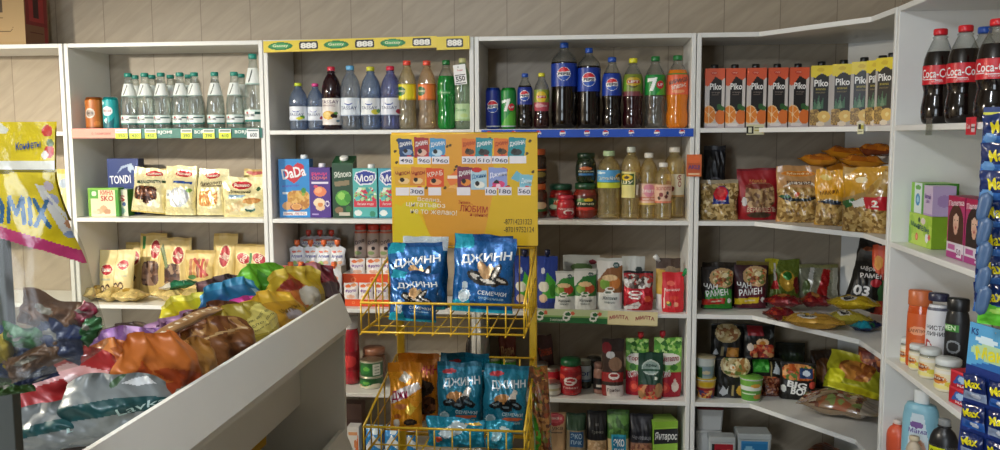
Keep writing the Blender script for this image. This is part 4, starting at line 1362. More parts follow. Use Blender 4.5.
def spouted(name, label, cat, px0, px1, ptop, zs, dy, art, base, capc, d=.035, mat='satin', capx=0., group=None, rz=0., tilt=0., lift=0., style='spout', tiltcap=0., wr=.6, capr=.011, y=None, cap=True):
    """soft pouch with a screw cap on its top edge"""
    yy = YF + dy if y is None else y
    x, w, h = spot(px0, px1, ptop, yy, zs + lift)
    ch = .026 if cap else 0
    t = thing(name, label, cat, (x, yy + d / 2, zs + lift + abs(d / 2 * math.sin(math.radians(tilt)))), (math.radians(-tilt), 0, math.radians(rz)), group)
    mb = pouch_mb(w, h - ch * (1 if not tiltcap else .3), d, art, base, style, wr, (px0 * 3) % 31 * .7)
    mb.build('pouch', M[mat], t)
    c = MB()
    if not tiltcap:
        c.lathe([(.006, 0), (.006, .008), (capr * .95, .008), (capr, .010), (capr, .024), (capr * .85, .0265)], capc, 18)
        c.build('spout_cap', M['plastic'], t, (capx, 0, h - ch - .002))
    else:
        c.lathe([(.006, -.004), (.006, .006), (.0095, .006), (.0095, .024), (.008, .026)], capc, 18)
        c.build('spout_cap', M['plastic'], t, (capx, 0, h - .018), (0, math.radians(tiltcap), 0))
    return t


# two display cartons that carry the raised middle and back rows
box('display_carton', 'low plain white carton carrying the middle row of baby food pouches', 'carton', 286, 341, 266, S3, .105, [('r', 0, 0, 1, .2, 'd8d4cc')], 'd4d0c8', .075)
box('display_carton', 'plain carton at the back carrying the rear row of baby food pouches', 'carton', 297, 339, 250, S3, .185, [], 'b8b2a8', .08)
z1 = oy(313, 266, YF + .115).z
z2 = oy(318, 250, YF + .2).z
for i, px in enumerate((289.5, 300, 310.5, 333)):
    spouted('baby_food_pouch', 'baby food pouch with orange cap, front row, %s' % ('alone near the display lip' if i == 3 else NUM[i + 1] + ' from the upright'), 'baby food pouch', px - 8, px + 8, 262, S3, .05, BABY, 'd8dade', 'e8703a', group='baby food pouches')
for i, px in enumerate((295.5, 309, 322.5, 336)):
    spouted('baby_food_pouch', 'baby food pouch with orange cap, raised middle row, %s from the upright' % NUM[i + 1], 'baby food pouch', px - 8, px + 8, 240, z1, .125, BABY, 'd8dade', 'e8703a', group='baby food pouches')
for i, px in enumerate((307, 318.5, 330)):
    spouted('baby_food_pouch', 'baby food pouch with reddish cap in the shaded back row, %s from the upright' % NUM[i + 1], 'baby food pouch', px - 9, px + 9, 230, z2, .205, BABY, 'b4aeb2', 'd84a3a', group='baby food pouches')  # same pouch in darker tones, shade put into the base colour
RC = [('r', 0, .0, 1, .16, 'e8562a'), ('c', .5, .08, .05, 'f4e0d0'), ('r', 0, .86, 1, 1, 'e8562a')]
# orange display boxes with small pouches
ob = [('r', 0, 0, 1, .12, 'd84a22'), ('c', .2, .5, .22, 'f08a5a'), ('c', .2, .5, .12, 'e8562a'), ('c', .55, .5, .26, 'f49a6a'), ('c', .55, .5, .16, 'e8562a'), ('c', .86, .5, .2, 'f08a5a')]
box('display_box', 'orange display box of baby pouches on the shelf, lower of two', 'display box', 342, 396, 299.5, S3, .045, ob, 'e8562a', .12, 'e06030', (), 'e8e0d8')
zb = oy(369, 299.5, YF + .06).z
for i, px in enumerate((350, 365, 380)):
    pack('baby_food_pouch', 'small white pouch in the lower orange box, ' + NUM[i + 1] + ' from the pale cartons', 'baby food pouch', px - 7, px + 7, 283, zb, .055,
         [('t', 'Фруто', .12, .4, .88, .62, '7a3a9a', 4, .05), ('e', .3, .8, .2, .1, 'e8703a'), ('e', .7, .85, .2, .1, 'e89a6a'), ('e', .5, .16, .3, .12, 'e8b8a0')], 'eae4e2', .02, 'doy', 'satin', .5, group='small orange pouches')
box('display_box', 'orange display box of baby pouches, upper of two', 'display box', 342, 397, 274, S3 + .07, .105, ob, 'e85a2e', .10, 'e06030', (), 'e8e0d8')
zb2 = oy(369, 274, YF + .12).z
for i, px in enumerate((356.5, 373, 389)):
    pack('baby_food_pouch', 'small white pouch in the upper orange box, ' + NUM[i + 1] + ' from the pale cartons', 'baby food pouch', px - 7.5, px + 7.5, 258.5, zb2, .115,
         [('t', 'Фруто', .12, .4, .88, .62, '7a3a9a', 4, .05), ('e', .3, .8, .2, .1, 'e8703a'), ('e', .7, .85, .2, .1, 'e89a6a'), ('e', .5, .16, .3, .12, 'e8b8a0')], 'eae4e2', .02, 'doy', 'satin', .5, group='small orange pouches')
box('display_carton', 'brown carton at the back of the shelf carrying slim red-capped bottles', 'carton', 352, 394, 258, S3, .215, [], '8a6a4a', .06)
zb3 = oy(372, 258, YF + .225).z
for i, px in enumerate((359, 372, 384.5)):
    bot('yogurt_bottle', 'slim cream bottle with red cap above the orange boxes, %s from the pale cartons' % NUM[i + 1], px - 6.5, px + 6.5, 225, zb3, .222, prof='shampoo', opaque=('plastic', 'c8b8ae'), cap='d8402e', capr=.86, capz=.84,
        wraps=(('label', .08, .8, [('t', 'Оле', .25, .5, .75, .66, '3a2a3a', 20, .04), ('c', .55, .3, .08, '2a2228'), ('e', .4, .1, .2, .08, '8aa06a'), ('r', 0, .92, 1, 1, 'd86a4a')], 'c8b4aa'),), group='slim red-capped bottles')

# ------------------------------------------------------------------ preserves below the baby food
bot('pickle_jar', 'red jar with pale lid, deep on the shelf behind the display unit end', 340, 357, 318, S4, .10, cat='jar', prof='jar', opaque=('glass', 'a01828'), cap='c8c4c0', capr=.9, wraps=(('label', .2, .5, [('e', .5, .5, .3, .3, 'c83a3a')], '8a1420'),))
bot('food_tin', 'brown-lidded dark glass jar behind the green tins', 359, 383, 350, S4, .13, cat='jar', prof='jar', opaque=('glass', '6a4632'), cap='8a5a42', capr=.92)
pt = [('r', .62, .12, .86, .88, 'e0e4d8'), ('r', 0, 0, 1, .06, 'c8c8b8'), ('r', 0, .94, 1, 1, 'c8c8b8'), ('e', .35, .5, .2, .3, '2a7a3a'), ('e', .42, .55, .1, .15, '6ab04a'), ('r', .66, .25, .82, .3, '4a6a4a'), ('r', .66, .45, .82, .5, '4a6a4a'), ('r', .66, .65, .82, .7, '4a6a4a')]
tA = bot('food_tin', 'small green food tin at the bottom of the stack', 356.5, 380, 378.5, S4, .05, cat='tin', prof='tin', opaque=('metal', 'c8c4b8'), wraps=(('label', .06, .94, [('r', 0, .0, 1, .3, 'd8d8c0'), ('e', .3, .3, .2, .2, 'c8b88a'), ('e', .7, .3, .14, .2, 'e8e0c8')] + pt[3:5], '1f5a2c'),))
zt = oy(368, 378.5, YF + .06).z
bot('food_tin', 'green food tin with white panel on top of the stack', 357, 379.5, 362, zt + .002, .052, cat='tin', prof='tin', opaque=('metal', 'c0b49a'), wraps=(('label', .06, .94, pt, '245f2e'),))
box('food_carton', 'reddish brown flat carton lying deep on the low shelf', 'carton', 340, 362, 404, S5, .2, [('r', .1, .3, .9, .7, '6a4a42')], '7a5a50', .06)
box('juice_box', 'small white and orange box at the bottom beside the display unit', 'carton', 347.5, 359, 427, S5, .05, [('p', [(.5, .2), (.9, .8), (.95, .8), (.95, .2)], 'd8703a'), ('r', .1, .8, .9, .88, 'e0a070'), ('e', .7, .6, .14, .1, 'd88a5a')], 'e4e2e0', .05, 'd8d8d8')
for i, (a, b) in enumerate(((365, 382), (384, 399), (401, 416))):
    pack('milk_pouch', 'blue and white pack behind the lower basket, %s from the white and orange box' % NUM[i + 1], 'milk pack', a, b, 427, S5, .06 + .01 * i, [('p', [(.0, .5), (.5, .8), (1, .6), (1, .45), (.4, .6), (0, .3)], 'e8eef4'), ('e', .5, .3, .3, .1, 'e8f0f4'), ('r', 0, .9, 1, 1, 'c8dcea'), ('e', .6, .86, .2, .05, 'd8e8f0')], '2a8ad0', .05, 'brick', 'satin', .6, group='blue and white packs')
bot('sauce_bottle', 'dark sauce bottle beside the middle upright behind the stand', 465, 473, 334, S4, .06, prof='oil', opaque=('glass', '1c1614'), cap='1c1c1c')
pack('snack_pack', 'red-brown pack behind the lower basket', 'food bag', 498, 516, 334, S4, .18, [('t', 'Дары', .1, .5, .9, .75, 'c8a070', 10, .05), ('e', .5, .3, .3, .15, '3a1a14')], '7a3424', .04, mat='satin')
for i, (a, b, top) in enumerate(((485, 500, 359), (500.5, 515.5, 360))):
    bot('pickle_jar', 'bright green tin behind the lower basket, ' + ('nearest the middle upright' if i == 0 else 'second from the middle upright'), a, b, top, S4, .05, cat='tin', prof='tin', opaque=('metal', 'b8c0a8'),
        wraps=(('label', .08, .92, [('p', [(0, .2), (.5, .7), (1, .3), (1, .1), (0, .1)], '2a5a1c'), ('e', .4, .7, .3, .2, '8ad04a')], '4aa02a'),))

# ------------------------------------------------------------------ cola shelf
def can_art(base, els):
    return (('label', .05, .92, els, base),)


bot('drink_can', 'tall dark blue cola can with round emblem, beside the upright', 485, 499.8, 87, S1, .035, cat='can', prof='can', opaque=('metal', '1c3fa0'), cap='b8bcc4', capr=.85, wraps=can_art('182c86', globe(.5, .56, .17) + [('t', 'PEPSI', .24, .525, .76, .595, '101c34', 0, .05), ('r', 0, 0, 1, .04, 'b8bcc4')]))
bot('drink_can', 'tall green lemon-lime can with white figure, between cola can and small bottle', 500.3, 515.5, 87, S1, .035, cat='can', prof='can', opaque=('metal', '2a9a3a'), cap='b8bcc4', capr=.85,
    wraps=can_art('1f8a3a', [('p', [(.1, .0), (.6, .4), (1, .5), (1, 0)], '5ab03a'), ('p', [(.18, .72), (.6, .78), (.58, .7), (.44, .42), (.32, .42), (.44, .68), (.18, .64)], 'f0f4f0'), ('c', .66, .54, .1, 'd8283a'), ('t', 'UP', .56, .51, .76, .57, 'f4f4f4', 0, .05), ('r', 0, 0, 1, .04, 'b8bcc4')]))
pep = lambda cy, r, z=.5: globe(.5, cy, r) + [('t', 'PEPSI', .5 - z * .34, cy - r * .2, .5 + z * .34, cy + r * .2, '101c34', 0, .1)]
cola = ('liquid', '120a08')
bot('cola_bottle', 'smallest cola bottle with blue cap and blue label', 516.8, 532.2, 73, S1, .035, prof='slim', body='clear', liq=cola, fill=.78, cap='2456b8', wraps=(('label', .44, .75, pep(.5, .3), '17308e'),))
bot('tea_bottle', 'small iced tea bottle with yellow cap and pink berry label', 533.3, 549, 72.5, S1, .035, prof='slim', body='clear', liq=('liquid', '2a0f12'), fill=.5, cap='e8e030',
    wraps=(('label', .32, .70, [('r', 0, 0, 1, .42, 'b8485a'), ('c', .5, .66, .26, 'e8c830'), ('r', .3, .6, .7, .72, 'b82030'), ('t', 'LIPT', .33, .62, .67, .7, 'f4f0e0', 0, .04), ('e', .4, .25, .2, .1, 'e8a0a8'), ('t', 'ягоды', .25, .18, .75, .28, 'f0d8d8', 0, .02), ('e', .85, .7, .1, .1, '5a8a2a')], '8a9a3a'),))
bot('cola_bottle', 'largest cola bottle, its blue cap nearly touching the top panel', 550.5, 577, 41.5, S1, .04, prof='big', body='clear', liq=cola, fill=.775, cap='2456b8', wraps=(('label', .49, .755, pep(.54, .30, .42), '163a9c'),))
bot('cola_bottle', 'second largest cola bottle, beside the largest one', 577, 600.5, 47, S1, .04, prof='big', body='clear', liq=cola, fill=.775, cap='2456b8', wraps=(('label', .46, .75, pep(.50, .30, .42), '163a9c'),))
bot('cola_bottle', 'middle-sized cola bottle beside the berry tea bottle', 602, 622, 56.5, S1, .035, prof='slim', body='clear', liq=cola, fill=.78, cap='2456b8', wraps=(('label', .46, .77, pep(.5, .28), '163a9c'),))
bot('tea_bottle', 'larger iced tea bottle with yellow cap and dark lime label', 623, 643.5, 57.5, S1, .035, prof='slim', body='clear', liq=('liquid', '2a0a10'), fill=.5, cap='e8e030',
    wraps=(('label', .46, .77, [('r', 0, 0, 1, .2, '7a3a42'), ('c', .5, .62, .26, '4a4a22'), ('e', .5, .66, .26, .2, 'c8a82a'), ('r', .3, .58, .7, .72, 'a83a2a'), ('t', 'LIPT', .33, .6, .67, .7, 'f4f0e0', 0, .04), ('e', .16, .5, .12, .3, '6a9a2a'), ('e', .84, .3, .12, .2, '5a7a2a')], '7a8a2e'),))
bot('lemonade_bottle', 'clear lemon-lime bottle with green cap and green label', 645, 666.5, 55.5, S1, .035, prof='slim', body='clear', cap='1f7a3a',
    wraps=(('label', .46, .74, [('p', [(.5, 0), (1, 0), (1, .9)], '5ab03a'), ('p', [(.22, .82), (.54, .86), (.52, .72), (.42, .2), (.3, .2), (.4, .68), (.22, .64)], 'f0f4f0'), ('c', .64, .5, .2, 'd8283a'), ('t', 'UP', .56, .43, .72, .57, 'f4f4f4', 0, .05)], '1f8f3c'),))
bot('orangeade_bottle', 'orange soda bottle with green cap, last before the upright', 667, 689.5, 54.5, S1, .035, prof='slim', body='clear', liq=('liquid', 'd87a1c'), fill=.8, cap='1f7a3a',
    wraps=(('label', .46, .75, [('r', 0, .94, 1, 1, '4a8a3a'), ('t', 'МИРИНДА', .2, .52, .82, .74, '2a4a4a', 12, .05), ('t', 'апельс', .3, .3, .74, .48, 'f4e0d0', 12, .05), ('e', .5, .15, .2, .08, 'f0a070')], 'e8643c'),))

# ------------------------------------------------------------------ oil and preserves shelf
bot('pickle_jar', 'dark brown jar with orange lid standing beside the poster edge', 527, 546.5, 184, S2, .06, cat='jar', prof='jar', opaque=('glass', '4a2a1c'), cap='b85a2a', capr=.9, wraps=(('label', .2, .55, [('e', .6, .5, .3, .3, 'c8b088'), ('r', 0, 0, 1, .2, '2a5a2a')], '3a2a20'),))
zj = oy(537, 184, YF + .07).z
bot('pickle_jar', 'dark jar with orange lid stacked on another jar beside the poster', 527, 546, 149, zj, .06, cat='jar', prof='jar', opaque=('glass', '3a2418'), cap='b8562a', capr=.9, wraps=(('label', .12, .5, [('r', 0, .7, 1, .8, 'd86a2a'), ('e', .6, .4, .3, .2, '8a7a3a')], '2a1c18'),))
bot('pickle_jar', 'large red jar with dark green lid behind the small red jar', 548, 573, 184.5, S2, .10, cat='jar', prof='jar', opaque=('glass', '8a1c18'), cap='1f4a34', capr=.92, wraps=(('label', .2, .62, [('r', .0, .1, .4, .9, '2a6a4a'), ('e', .55, .5, .25, .3, 'd86a3a'), ('e', .3, .3, .15, .15, 'c8d8b0'), ('t', 'ТОМАТ', .3, .6, .8, .8, 'f0e0c0', 0, .03)], '7a1c18'),))
bot('pickle_jar', 'small bright red jar in front of the large red jar', 556.5, 575, 195.5, S2, .035, cat='jar', prof='potjar', opaque=('glass', 'b0202c'), cap='b82a3a', capr=.88, wraps=(('label', .15, .5, [('e', .62, .42, .2, .3, 'e8d8d0'), ('e', .62, .36, .14, .2, 'a02030'), ('t', 'Аджика', .2, .7, .8, .92, 'f0d8d0', 0, .02)], 'a01c28'),))
bot('pickle_jar', 'round red-brown jar with dark green lid, under the dark green jar', 572.5, 598.5, 183.5, S2, .05, cat='jar', prof='potjar', opaque=('glass', '7a2418'), cap='1c4428', capr=.86,
    wraps=(('label', .22, .66, [('e', .5, .55, .34, .3, '1c2a18'), ('e', .4, .7, .14, .12, '4a7a2a'), ('e', .58, .72, .12, .1, 'd8b82a'), ('t', 'Лечо', .28, .4, .72, .56, 'e8e0b8', 0, .03), ('r', 0, 0, 1, .12, '8a2a1c'), ('e', .5, .16, .25, .1, 'c83a2a')], '5a1c14'),))
zj = oy(585, 183.5, YF + .06).z
bot('pickle_jar', 'dark green pickle jar stacked on the round red-brown jar', 575.5, 596.5, 153, zj, .058, cat='jar', prof='potjar', opaque=('glass', '1f2c16'), cap='16301c', capr=.86,
    wraps=(('label', .22, .62, [('e', .5, .6, .3, .3, '101a12'), ('e', .5, .68, .2, .14, 'c86a3a'), ('t', 'Огурцы', .25, .36, .75, .52, 'd8dcc0', 0, .03), ('r', .25, .1, .75, .26, '3a78b0')], '16241a'),))
sun = [('e', .5, .62, .2, .14, 'e8c020'), ('e', .5, .62, .09, .07, '3a2a14')]
bot('oil_bottle', 'big sunflower oil bottle with pale green cap and blue label', 597, 621, 151, S2, .04, prof='oil', body='oil', cap='b8d0a0', capr=.5,
    wraps=(('label', .46, .72, [('r', 0, 0, 1, .28, 'd0d43a'), ('r', 0, .28, 1, .34, '4a9a4a'), ('t', 'Олейна', .14, .46, .84, .66, 'f0f4f8', 0, .05), ('t', 'Олейна', .15, .45, .85, .65, '2a6a3a', 0, .0), ('e', .84, .62, .12, .16, '4a3a1c'), ('e', .84, .62, .16, .2, 'd8a82a'), ('e', .84, .62, .1, .13, '4a3418'), ('e', .2, .85, .2, .06, 'd8ecf4')], '5aa8dc'),))
bot('oil_bottle', 'sunflower oil bottle with round clear top and sunflower label', 621, 641.5, 147, S2, .04, prof='oil', body='oil', cap='d8dccc', capr=.42,
    wraps=(('label', .30, .66, [('r', .06, 0, .62, 1, 'e4d88a'), ('r', .1, .5, .58, .92, '3a5a2a'), ('e', .34, .78, .2, .12, 'e8c020'), ('e', .34, .78, .09, .06, '3a2a14'), ('t', 'ШУ', .12, .54, .56, .66, 'f0e8c8', 0, .05), ('r', .66, .1, .74, .5, 'e8e4d0')], CLEAR),))
bot('oil_bottle', 'oil bottle with white cap and pink label', 640, 658, 153, S2, .045, prof='oil', body='oil', cap='e4ded0', capr=.5,
    wraps=(('label', .22, .54, [('c', .5, .68, .3, 'd88a9a'), ('t', 'Злата', .22, .58, .78, .76, 'f8f0e8', 0, .03), ('r', 0, .2, 1, .36, 'c8705a'), ('t', 'масло', .25, .22, .75, .33, 'f4e4d0', 0, .02), ('r', 0, 0, 1, .1, 'd8b860')], 'e0b8a0'),))
bot('oil_bottle', 'small oil bottle with white cap and pink flower label, standing in front', 655, 672.5, 163, S2, .02, prof='oil', body='oil', cap='ece6da', capr=.52,
    wraps=(('label', .30, .62, [('t', 'ЗОЛОТО', .2, .7, .8, .88, 'b02a3a', 0, .05), ('c', .4, .45, .12, '8a3a3a'), ('c', .6, .35, .1, '6a2a2a'), ('c', .65, .55, .09, '3a2a2a'), ('c', .32, .26, .1, '5a3a2a'), ('r', 0, 0, 1, .12, 'd87a5a')], 'e4bca0'),))
bot('oil_bottle', 'large oil bottle with white cap behind the small one, last on the shelf', 664, 686, 147, S2, .10, prof='oil', body='oil', cap='e8e0d0', capr=.5,
    wraps=(('label', .30, .62, [('c', .3, .6, .12, 'a03a3a'), ('c', .4, .36, .12, '7a2a2a'), ('t', 'ОЙ', .45, .6, .8, .8, 'a03a3a', 90, .05), ('r', 0, 0, 1, .08, 'c89a5a')], 'e4dcc0'),))

# ------------------------------------------------------------------ mayonnaise and ketchup shelf
MAY = lambda c1, c2: [('r', 0, 0, 1, .34, 'dfe2e0'), ('p', [(0, .55), (.4, .8), (1, .86), (1, .34), (0, .34)], c1), ('e', .68, .52, .24, .12, c2), ('e', .3, .5, .2, .1, '7aa83a'), ('e', .5, .62, .3, .06, 'e8c898'), ('e', .5, .40, .2, .045, 'f0f0ec'), ('e', .52, .41, .13, .022, c1), ('e', .46, .33, .2, .045, 'f4f4f0'), ('e', .44, .34, .13, .022, '6a7a6a'),
                     ('t', 'Желания', .22, .2, .8, .27, '3a4a4a', 0, .02), ('t', 'майонез', .3, .13, .72, .18, '5a6a6a', 0, .01), ('c', .76, .86, .06, '3a5a5a'), ('t', '67%', .69, .84, .83, .88, 'e8f0f0'), ('r', 0, .95, 1, 1, 'c8ccca')]
BGP = [('r', 0, 0, 1, .12, '2a3a8a'), ('p', [(.2, .2), (.5, .7), (.9, .5), (1, .2)], '4ab03a'), ('c', .32, .42, .1, 'e8e8d8'), ('e', .3, .2, .2, .08, 'e8c8a8'), ('e', .3, .72, .1, .06, 'e0e4f0'), ('e', .75, .35, .15, .12, '3a8a2a')]
for i, (a, b) in enumerate(((537, 557.5), (514, 535))):
    spouted('juice_pouch', ('blue and green pouch with dark cap beside the yellow stand post', 'blue and green pouch with dark cap seen through the upper basket')[i], 'juice pouch', a, b, 250, S3, .05, BGP, '26409a', '16204a', style='doy', d=.04)
pack('mayonnaise_pouch', 'mayonnaise pouch with green picture, nearest the blue pouch', 'mayonnaise pouch', 553, 575, 272, S3, .045, MAY('3a8a3a', 'b8402a'), 'e2e4e2', .045, 'doy', 'satin', .5)
pack('mayonnaise_pouch', 'mayonnaise pouch with green picture, second from the blue pouch', 'mayonnaise pouch', 574, 596.5, 269.5, S3, .045, MAY('2f7a38', 'b84a2a'), 'e0e2e0', .045, 'doy', 'satin', .5)
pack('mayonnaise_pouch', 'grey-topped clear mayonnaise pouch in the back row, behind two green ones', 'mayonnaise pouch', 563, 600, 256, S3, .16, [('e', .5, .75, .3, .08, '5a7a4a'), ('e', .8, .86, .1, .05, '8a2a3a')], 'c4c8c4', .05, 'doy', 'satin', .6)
pack('mayonnaise_pouch', 'silver-topped mayonnaise pouch with brown olives picture, tallest in the row', 'mayonnaise pouch', 597, 622.5, 259, S3, .05, [e for e in MAY('8a5a34', 'c87a3a')], 'e4e4e2', .05, 'doy', 'satin', .6)
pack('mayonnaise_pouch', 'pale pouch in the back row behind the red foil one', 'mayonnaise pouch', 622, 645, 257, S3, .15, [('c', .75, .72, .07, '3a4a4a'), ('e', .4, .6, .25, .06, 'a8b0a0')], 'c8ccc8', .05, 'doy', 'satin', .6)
pack('ketchup_pouch', 'red and silver foil ketchup pouch with black top', 'ketchup pouch', 624, 653.5, 272, S3, .045, [('r', 0, .94, 1, 1, '2a2a2c'), ('n', .5, .74, .5, .18, ['c8c0b8', '6a5a54', 'a83a34', 'e0dcd4', '4a3a34'], 24, 8), ('r', 0, .2, 1, .55, 'b01c2c'), ('e', .4, .44, .24, .06, 'f0e8e4'), ('e', .42, .45, .16, .03, 'b01c2c'), ('e', .36, .34, .2, .05, 'f0e8e4'), ('e', .36, .35, .13, .025, 'a01c28'), ('p', [(0, .08), (.5, .24), (.6, .16), (.5, .05), (0, 0)], 'e4e0dc'), ('t', 'Кетчуп', .08, .10, .5, .16, '3a2a2a', 0, .01), ('e', .8, .3, .12, .08, 'd85a3a')], 'a81c2a', .05, 'doy', 'foil', .8)
spouted('sauce_pouch', 'brown-topped yellow and white sauce pouch with white spout, behind the red pouch', 'sauce pouch', 656.5, 681, 257, S3, .06, [('r', 0, .8, 1, 1, '4a3a30'), ('p', [(0, .3), (.4, .3), (.5, .75), (0, .8)], 'c8a03a'), ('r', 0, 0, .5, .3, 'd8d4d0'), ('e', .6, .75, .25, .1, '8a7a60')], '8a7258', 'e8e8e4', capx=-.036, tiltcap=-40, d=.05, style='doy')
spouted('ketchup_pouch', 'bright red ketchup pouch with green spout at the front edge', 'ketchup pouch', 662.5, 684.5, 271, S3, .02, [('t', 'Краснодар', .12, .52, .8, .60, 'f4d8d0', 3, .03), ('e', .4, .72, .2, .06, 'e86a5a'), ('e', .3, .22, .12, .06, '4a6a2a'), ('e', .26, .24, .07, .03, 'e8c040'), ('e', .62, .2, .12, .06, 'e8a080'), ('e', .55, .36, .2, .05, 'd8402e'), ('p', [(.05, .1), (.12, .6), (.16, .6), (.12, .1)], 'f0c8c0')], 'd0242e', '1f8a4a', capx=.038, tiltcap=35, d=.045, style='doy')

# ------------------------------------------------------------------ tins and sauces shelf
def oz_y(px, py, z):
    return oz(px, py, z).y - YF


pack('snack_pack', 'dark red-brown seed pack leaning at the back of the shelf', 'food bag', 541, 557, 337, S4, .19, [('t', 'Семена', .1, .58, .9, .76, 'c84a2a', 8, .05), ('e', .5, .3, .3, .12, 'a84a2a'), ('e', .4, .4, .12, .08, 'd8a060')], '4a221a', .035, mat='satin', roll=-7)
bot('food_tin', 'green and silver tin at the end of the shelf near the stand', 531, 548, 365, S4, .10, cat='tin', prof='tin', opaque=('metal', 'a8aca4'), wraps=(('label', .08, .9, [('e', .5, .5, .3, .3, 'd8d8c8'), ('r', 0, 0, 1, .3, '7a9a5a')], '3a7a42'),))
bot('food_tin', 'red tin behind the short silver tin', 544, 560, 369, S4, .085, cat='tin', prof='tin', opaque=('metal', 'b8b0a0'), wraps=(('label', .06, .86, [('e', .5, .45, .25, .25, 'd86a5a'), ('r', 0, 0, 1, .12, 'c8a050')], 'b01c2c'),))
bot('food_tin', 'short silver fish tin in front of the red tin', 541.5, 560.5, 384, S4, .02, cat='tin', prof='tin', opaque=('metal', 'b0aca4'), wraps=(('label', .1, .9, [('r', 0, .4, 1, .6, 'b8b08a')], 'd0cec4'),))
bot('tomato_jar', 'red tomato jar with green lid in the middle of the shelf', 559.5, 581.5, 361, S4, .03, cat='jar', prof='jar', opaque=('glass', 'a81c24'), cap='1a5a34', capr=.94, wraps=(('label', .14, .66, [('e', .5, .55, .2, .2, 'e8dcd8'), ('e', .52, .58, .13, .1, 'a01c24'), ('e', .47, .42, .16, .12, 'e8dcd8'), ('e', .45, .44, .1, .06, 'a01c24'), ('t', 'Томат', .25, .12, .75, .24, 'f0d8d0', 0, .02), ('e', .2, .75, .14, .12, 'd84a3a'), ('e', .8, .7, .14, .12, 'd84a3a')], '9a1420'),))
bot('pickle_jar', 'dark jar with pale blue label behind the tomato jar', 578, 591.5, 361, S4, .13, cat='jar', prof='jar', opaque=('glass', '3a3a30'), cap='8a8a7a', capr=.9, wraps=(('label', .25, .8, [('t', 'ЮГ', .2, .4, .8, .65, '2a4a8a', 0, .06), ('r', 0, 0, 1, .15, '5a7a9a')], 'c8d4dc'),))
bot('pickle_jar', 'dark lidded jar far back between tomato jar and brown sauce jar', 586, 602, 359, S4, .20, cat='jar', prof='jar', opaque=('glass', '2c2e26'), cap='23231f', capr=.94)
bot('sauce_jar', 'pale brown sauce jar with black label', 593.5, 606.5, 364, S4, .06, cat='jar', prof='jar', opaque=('glass', '9a7264'), cap='7a5a50', capr=.9, wraps=(('label', .12, .52, [('r', .3, .3, .7, .5, 'd8d0c8'), ('r', 0, 0, 1, .1, '8a5a50')], '1c1a1c'),))
pack('sauce_pouch', 'tall brown and black pouch with red and white bottom, beside the sauce jar', 'sauce pouch', 602, 624, 340, S4, .035, [('r', 0, .78, 1, 1, '241a16'), ('e', .2, .84, .24, .1, '7a1c24'), ('e', .4, .72, .2, .06, 'c8ccd0'), ('e', .6, .56, .3, .12, '8a6a54'), ('r', 0, .26, 1, .42, '9a2424'), ('e', .55, .36, .26, .06, 'e8e0dc'), ('e', .55, .37, .18, .03, '9a2424'), ('r', 0, 0, 1, .2, 'd8d0cc'), ('r', 0, 0, .2, .2, '8a2a24'), ('t', 'Грибы', .25, .08, .8, .15, '4a2a24', 0, .01)], '3a2820', .045, 'doy', 'satin', .7)
TOM = lambda s: [('r', 0, .42, 1, 1, '7ab04a'), ('n', .5, .86, .5, .14, ['4a8a2e', '9ac860', '2e6a24', 'b8d88a', '5aa03a'], 20, 6), ('e', .5, .64, .46, .1, 'e8e4dc'), ('t', s, .1, .60, .9, .69, 'a01c34', 4, .05), ('e', .3, .5, .14, .06, '3a7a2a'), ('e', .72, .5, .14, .05, '3a7a2a'), ('r', 0, 0, 1, .42, 'a4142a'), ('t', 'ОСТРАЯ', .08, .33, .6, .44, 'f4f0ec', 14, .06), ('e', .35, .16, .22, .1, 'c8302a'), ('e', .35, .16, .12, .05, 'e8604a'), ('e', .76, .18, .13, .09, 'e0d0c4'), ('e', .76, .25, .06, .06, 'd0c0b4')]
spouted('ketchup_pouch', 'green and red ketchup pouch with red cap, behind the dark green pouch', 'ketchup pouch', 626, 649, 333, S4, .06, TOM('Торчин'), 'a4142a', 'c0242c', d=.05, capx=.012, style='doy')
spouted('ketchup_pouch', 'larger green and red ketchup pouch with red cap, beside the corner upright', 'ketchup pouch', 654, 682, 332, S4, .045, TOM('Томателло'), 'a4142a', 'b81c2c', d=.05, capx=-.02, style='doy')
pack('sauce_pouch', 'dark green pouch with white oval and tomato picture, standing in front', 'sauce pouch', 638.5, 663.5, 354, S4, .008, [('e', .5, .68, .36, .16, 'b8c4bc'), ('e', .5, .68, .32, .13, '8aa098'), ('r', .14, .6, .86, .64, '1a4a34'), ('t', 'Хрен', .28, .68, .72, .76, '23493a', 0, .04), ('c', .7, .46, .035, 'd8e0d0'), ('n', .5, .16, .5, .17, ['b82a24', 'd8483a', '8a1c1c', 'c88a5a', 'a0764a', 'e06a4a'], 22, 9), ('e', .82, .2, .16, .16, 'b08458')], '123c2a', .05, 'doy', 'satin', .7)

# ------------------------------------------------------------------ groats on the bottom shelf
EKO = lambda: [('r', .14, .38, .86, .82, '2a8aa8'), ('r', .19, .42, .81, .78, '1f6f96'), ('t', 'ЭКО', .2, .60, .8, .74, 'f0f4f4', 0, .06), ('t', 'ПАК', .24, .47, .76, .57, 'f0f4f4', 0, .05)]


def groat(label, a, b, top, art, base, cat='groats bag', dy=.045, sh=.0):
    return pack('groats_bag', label, cat, a, b, top, S5 + sh, dy, art, base, .06, 'brick', 'satin', .6, seal=.05)


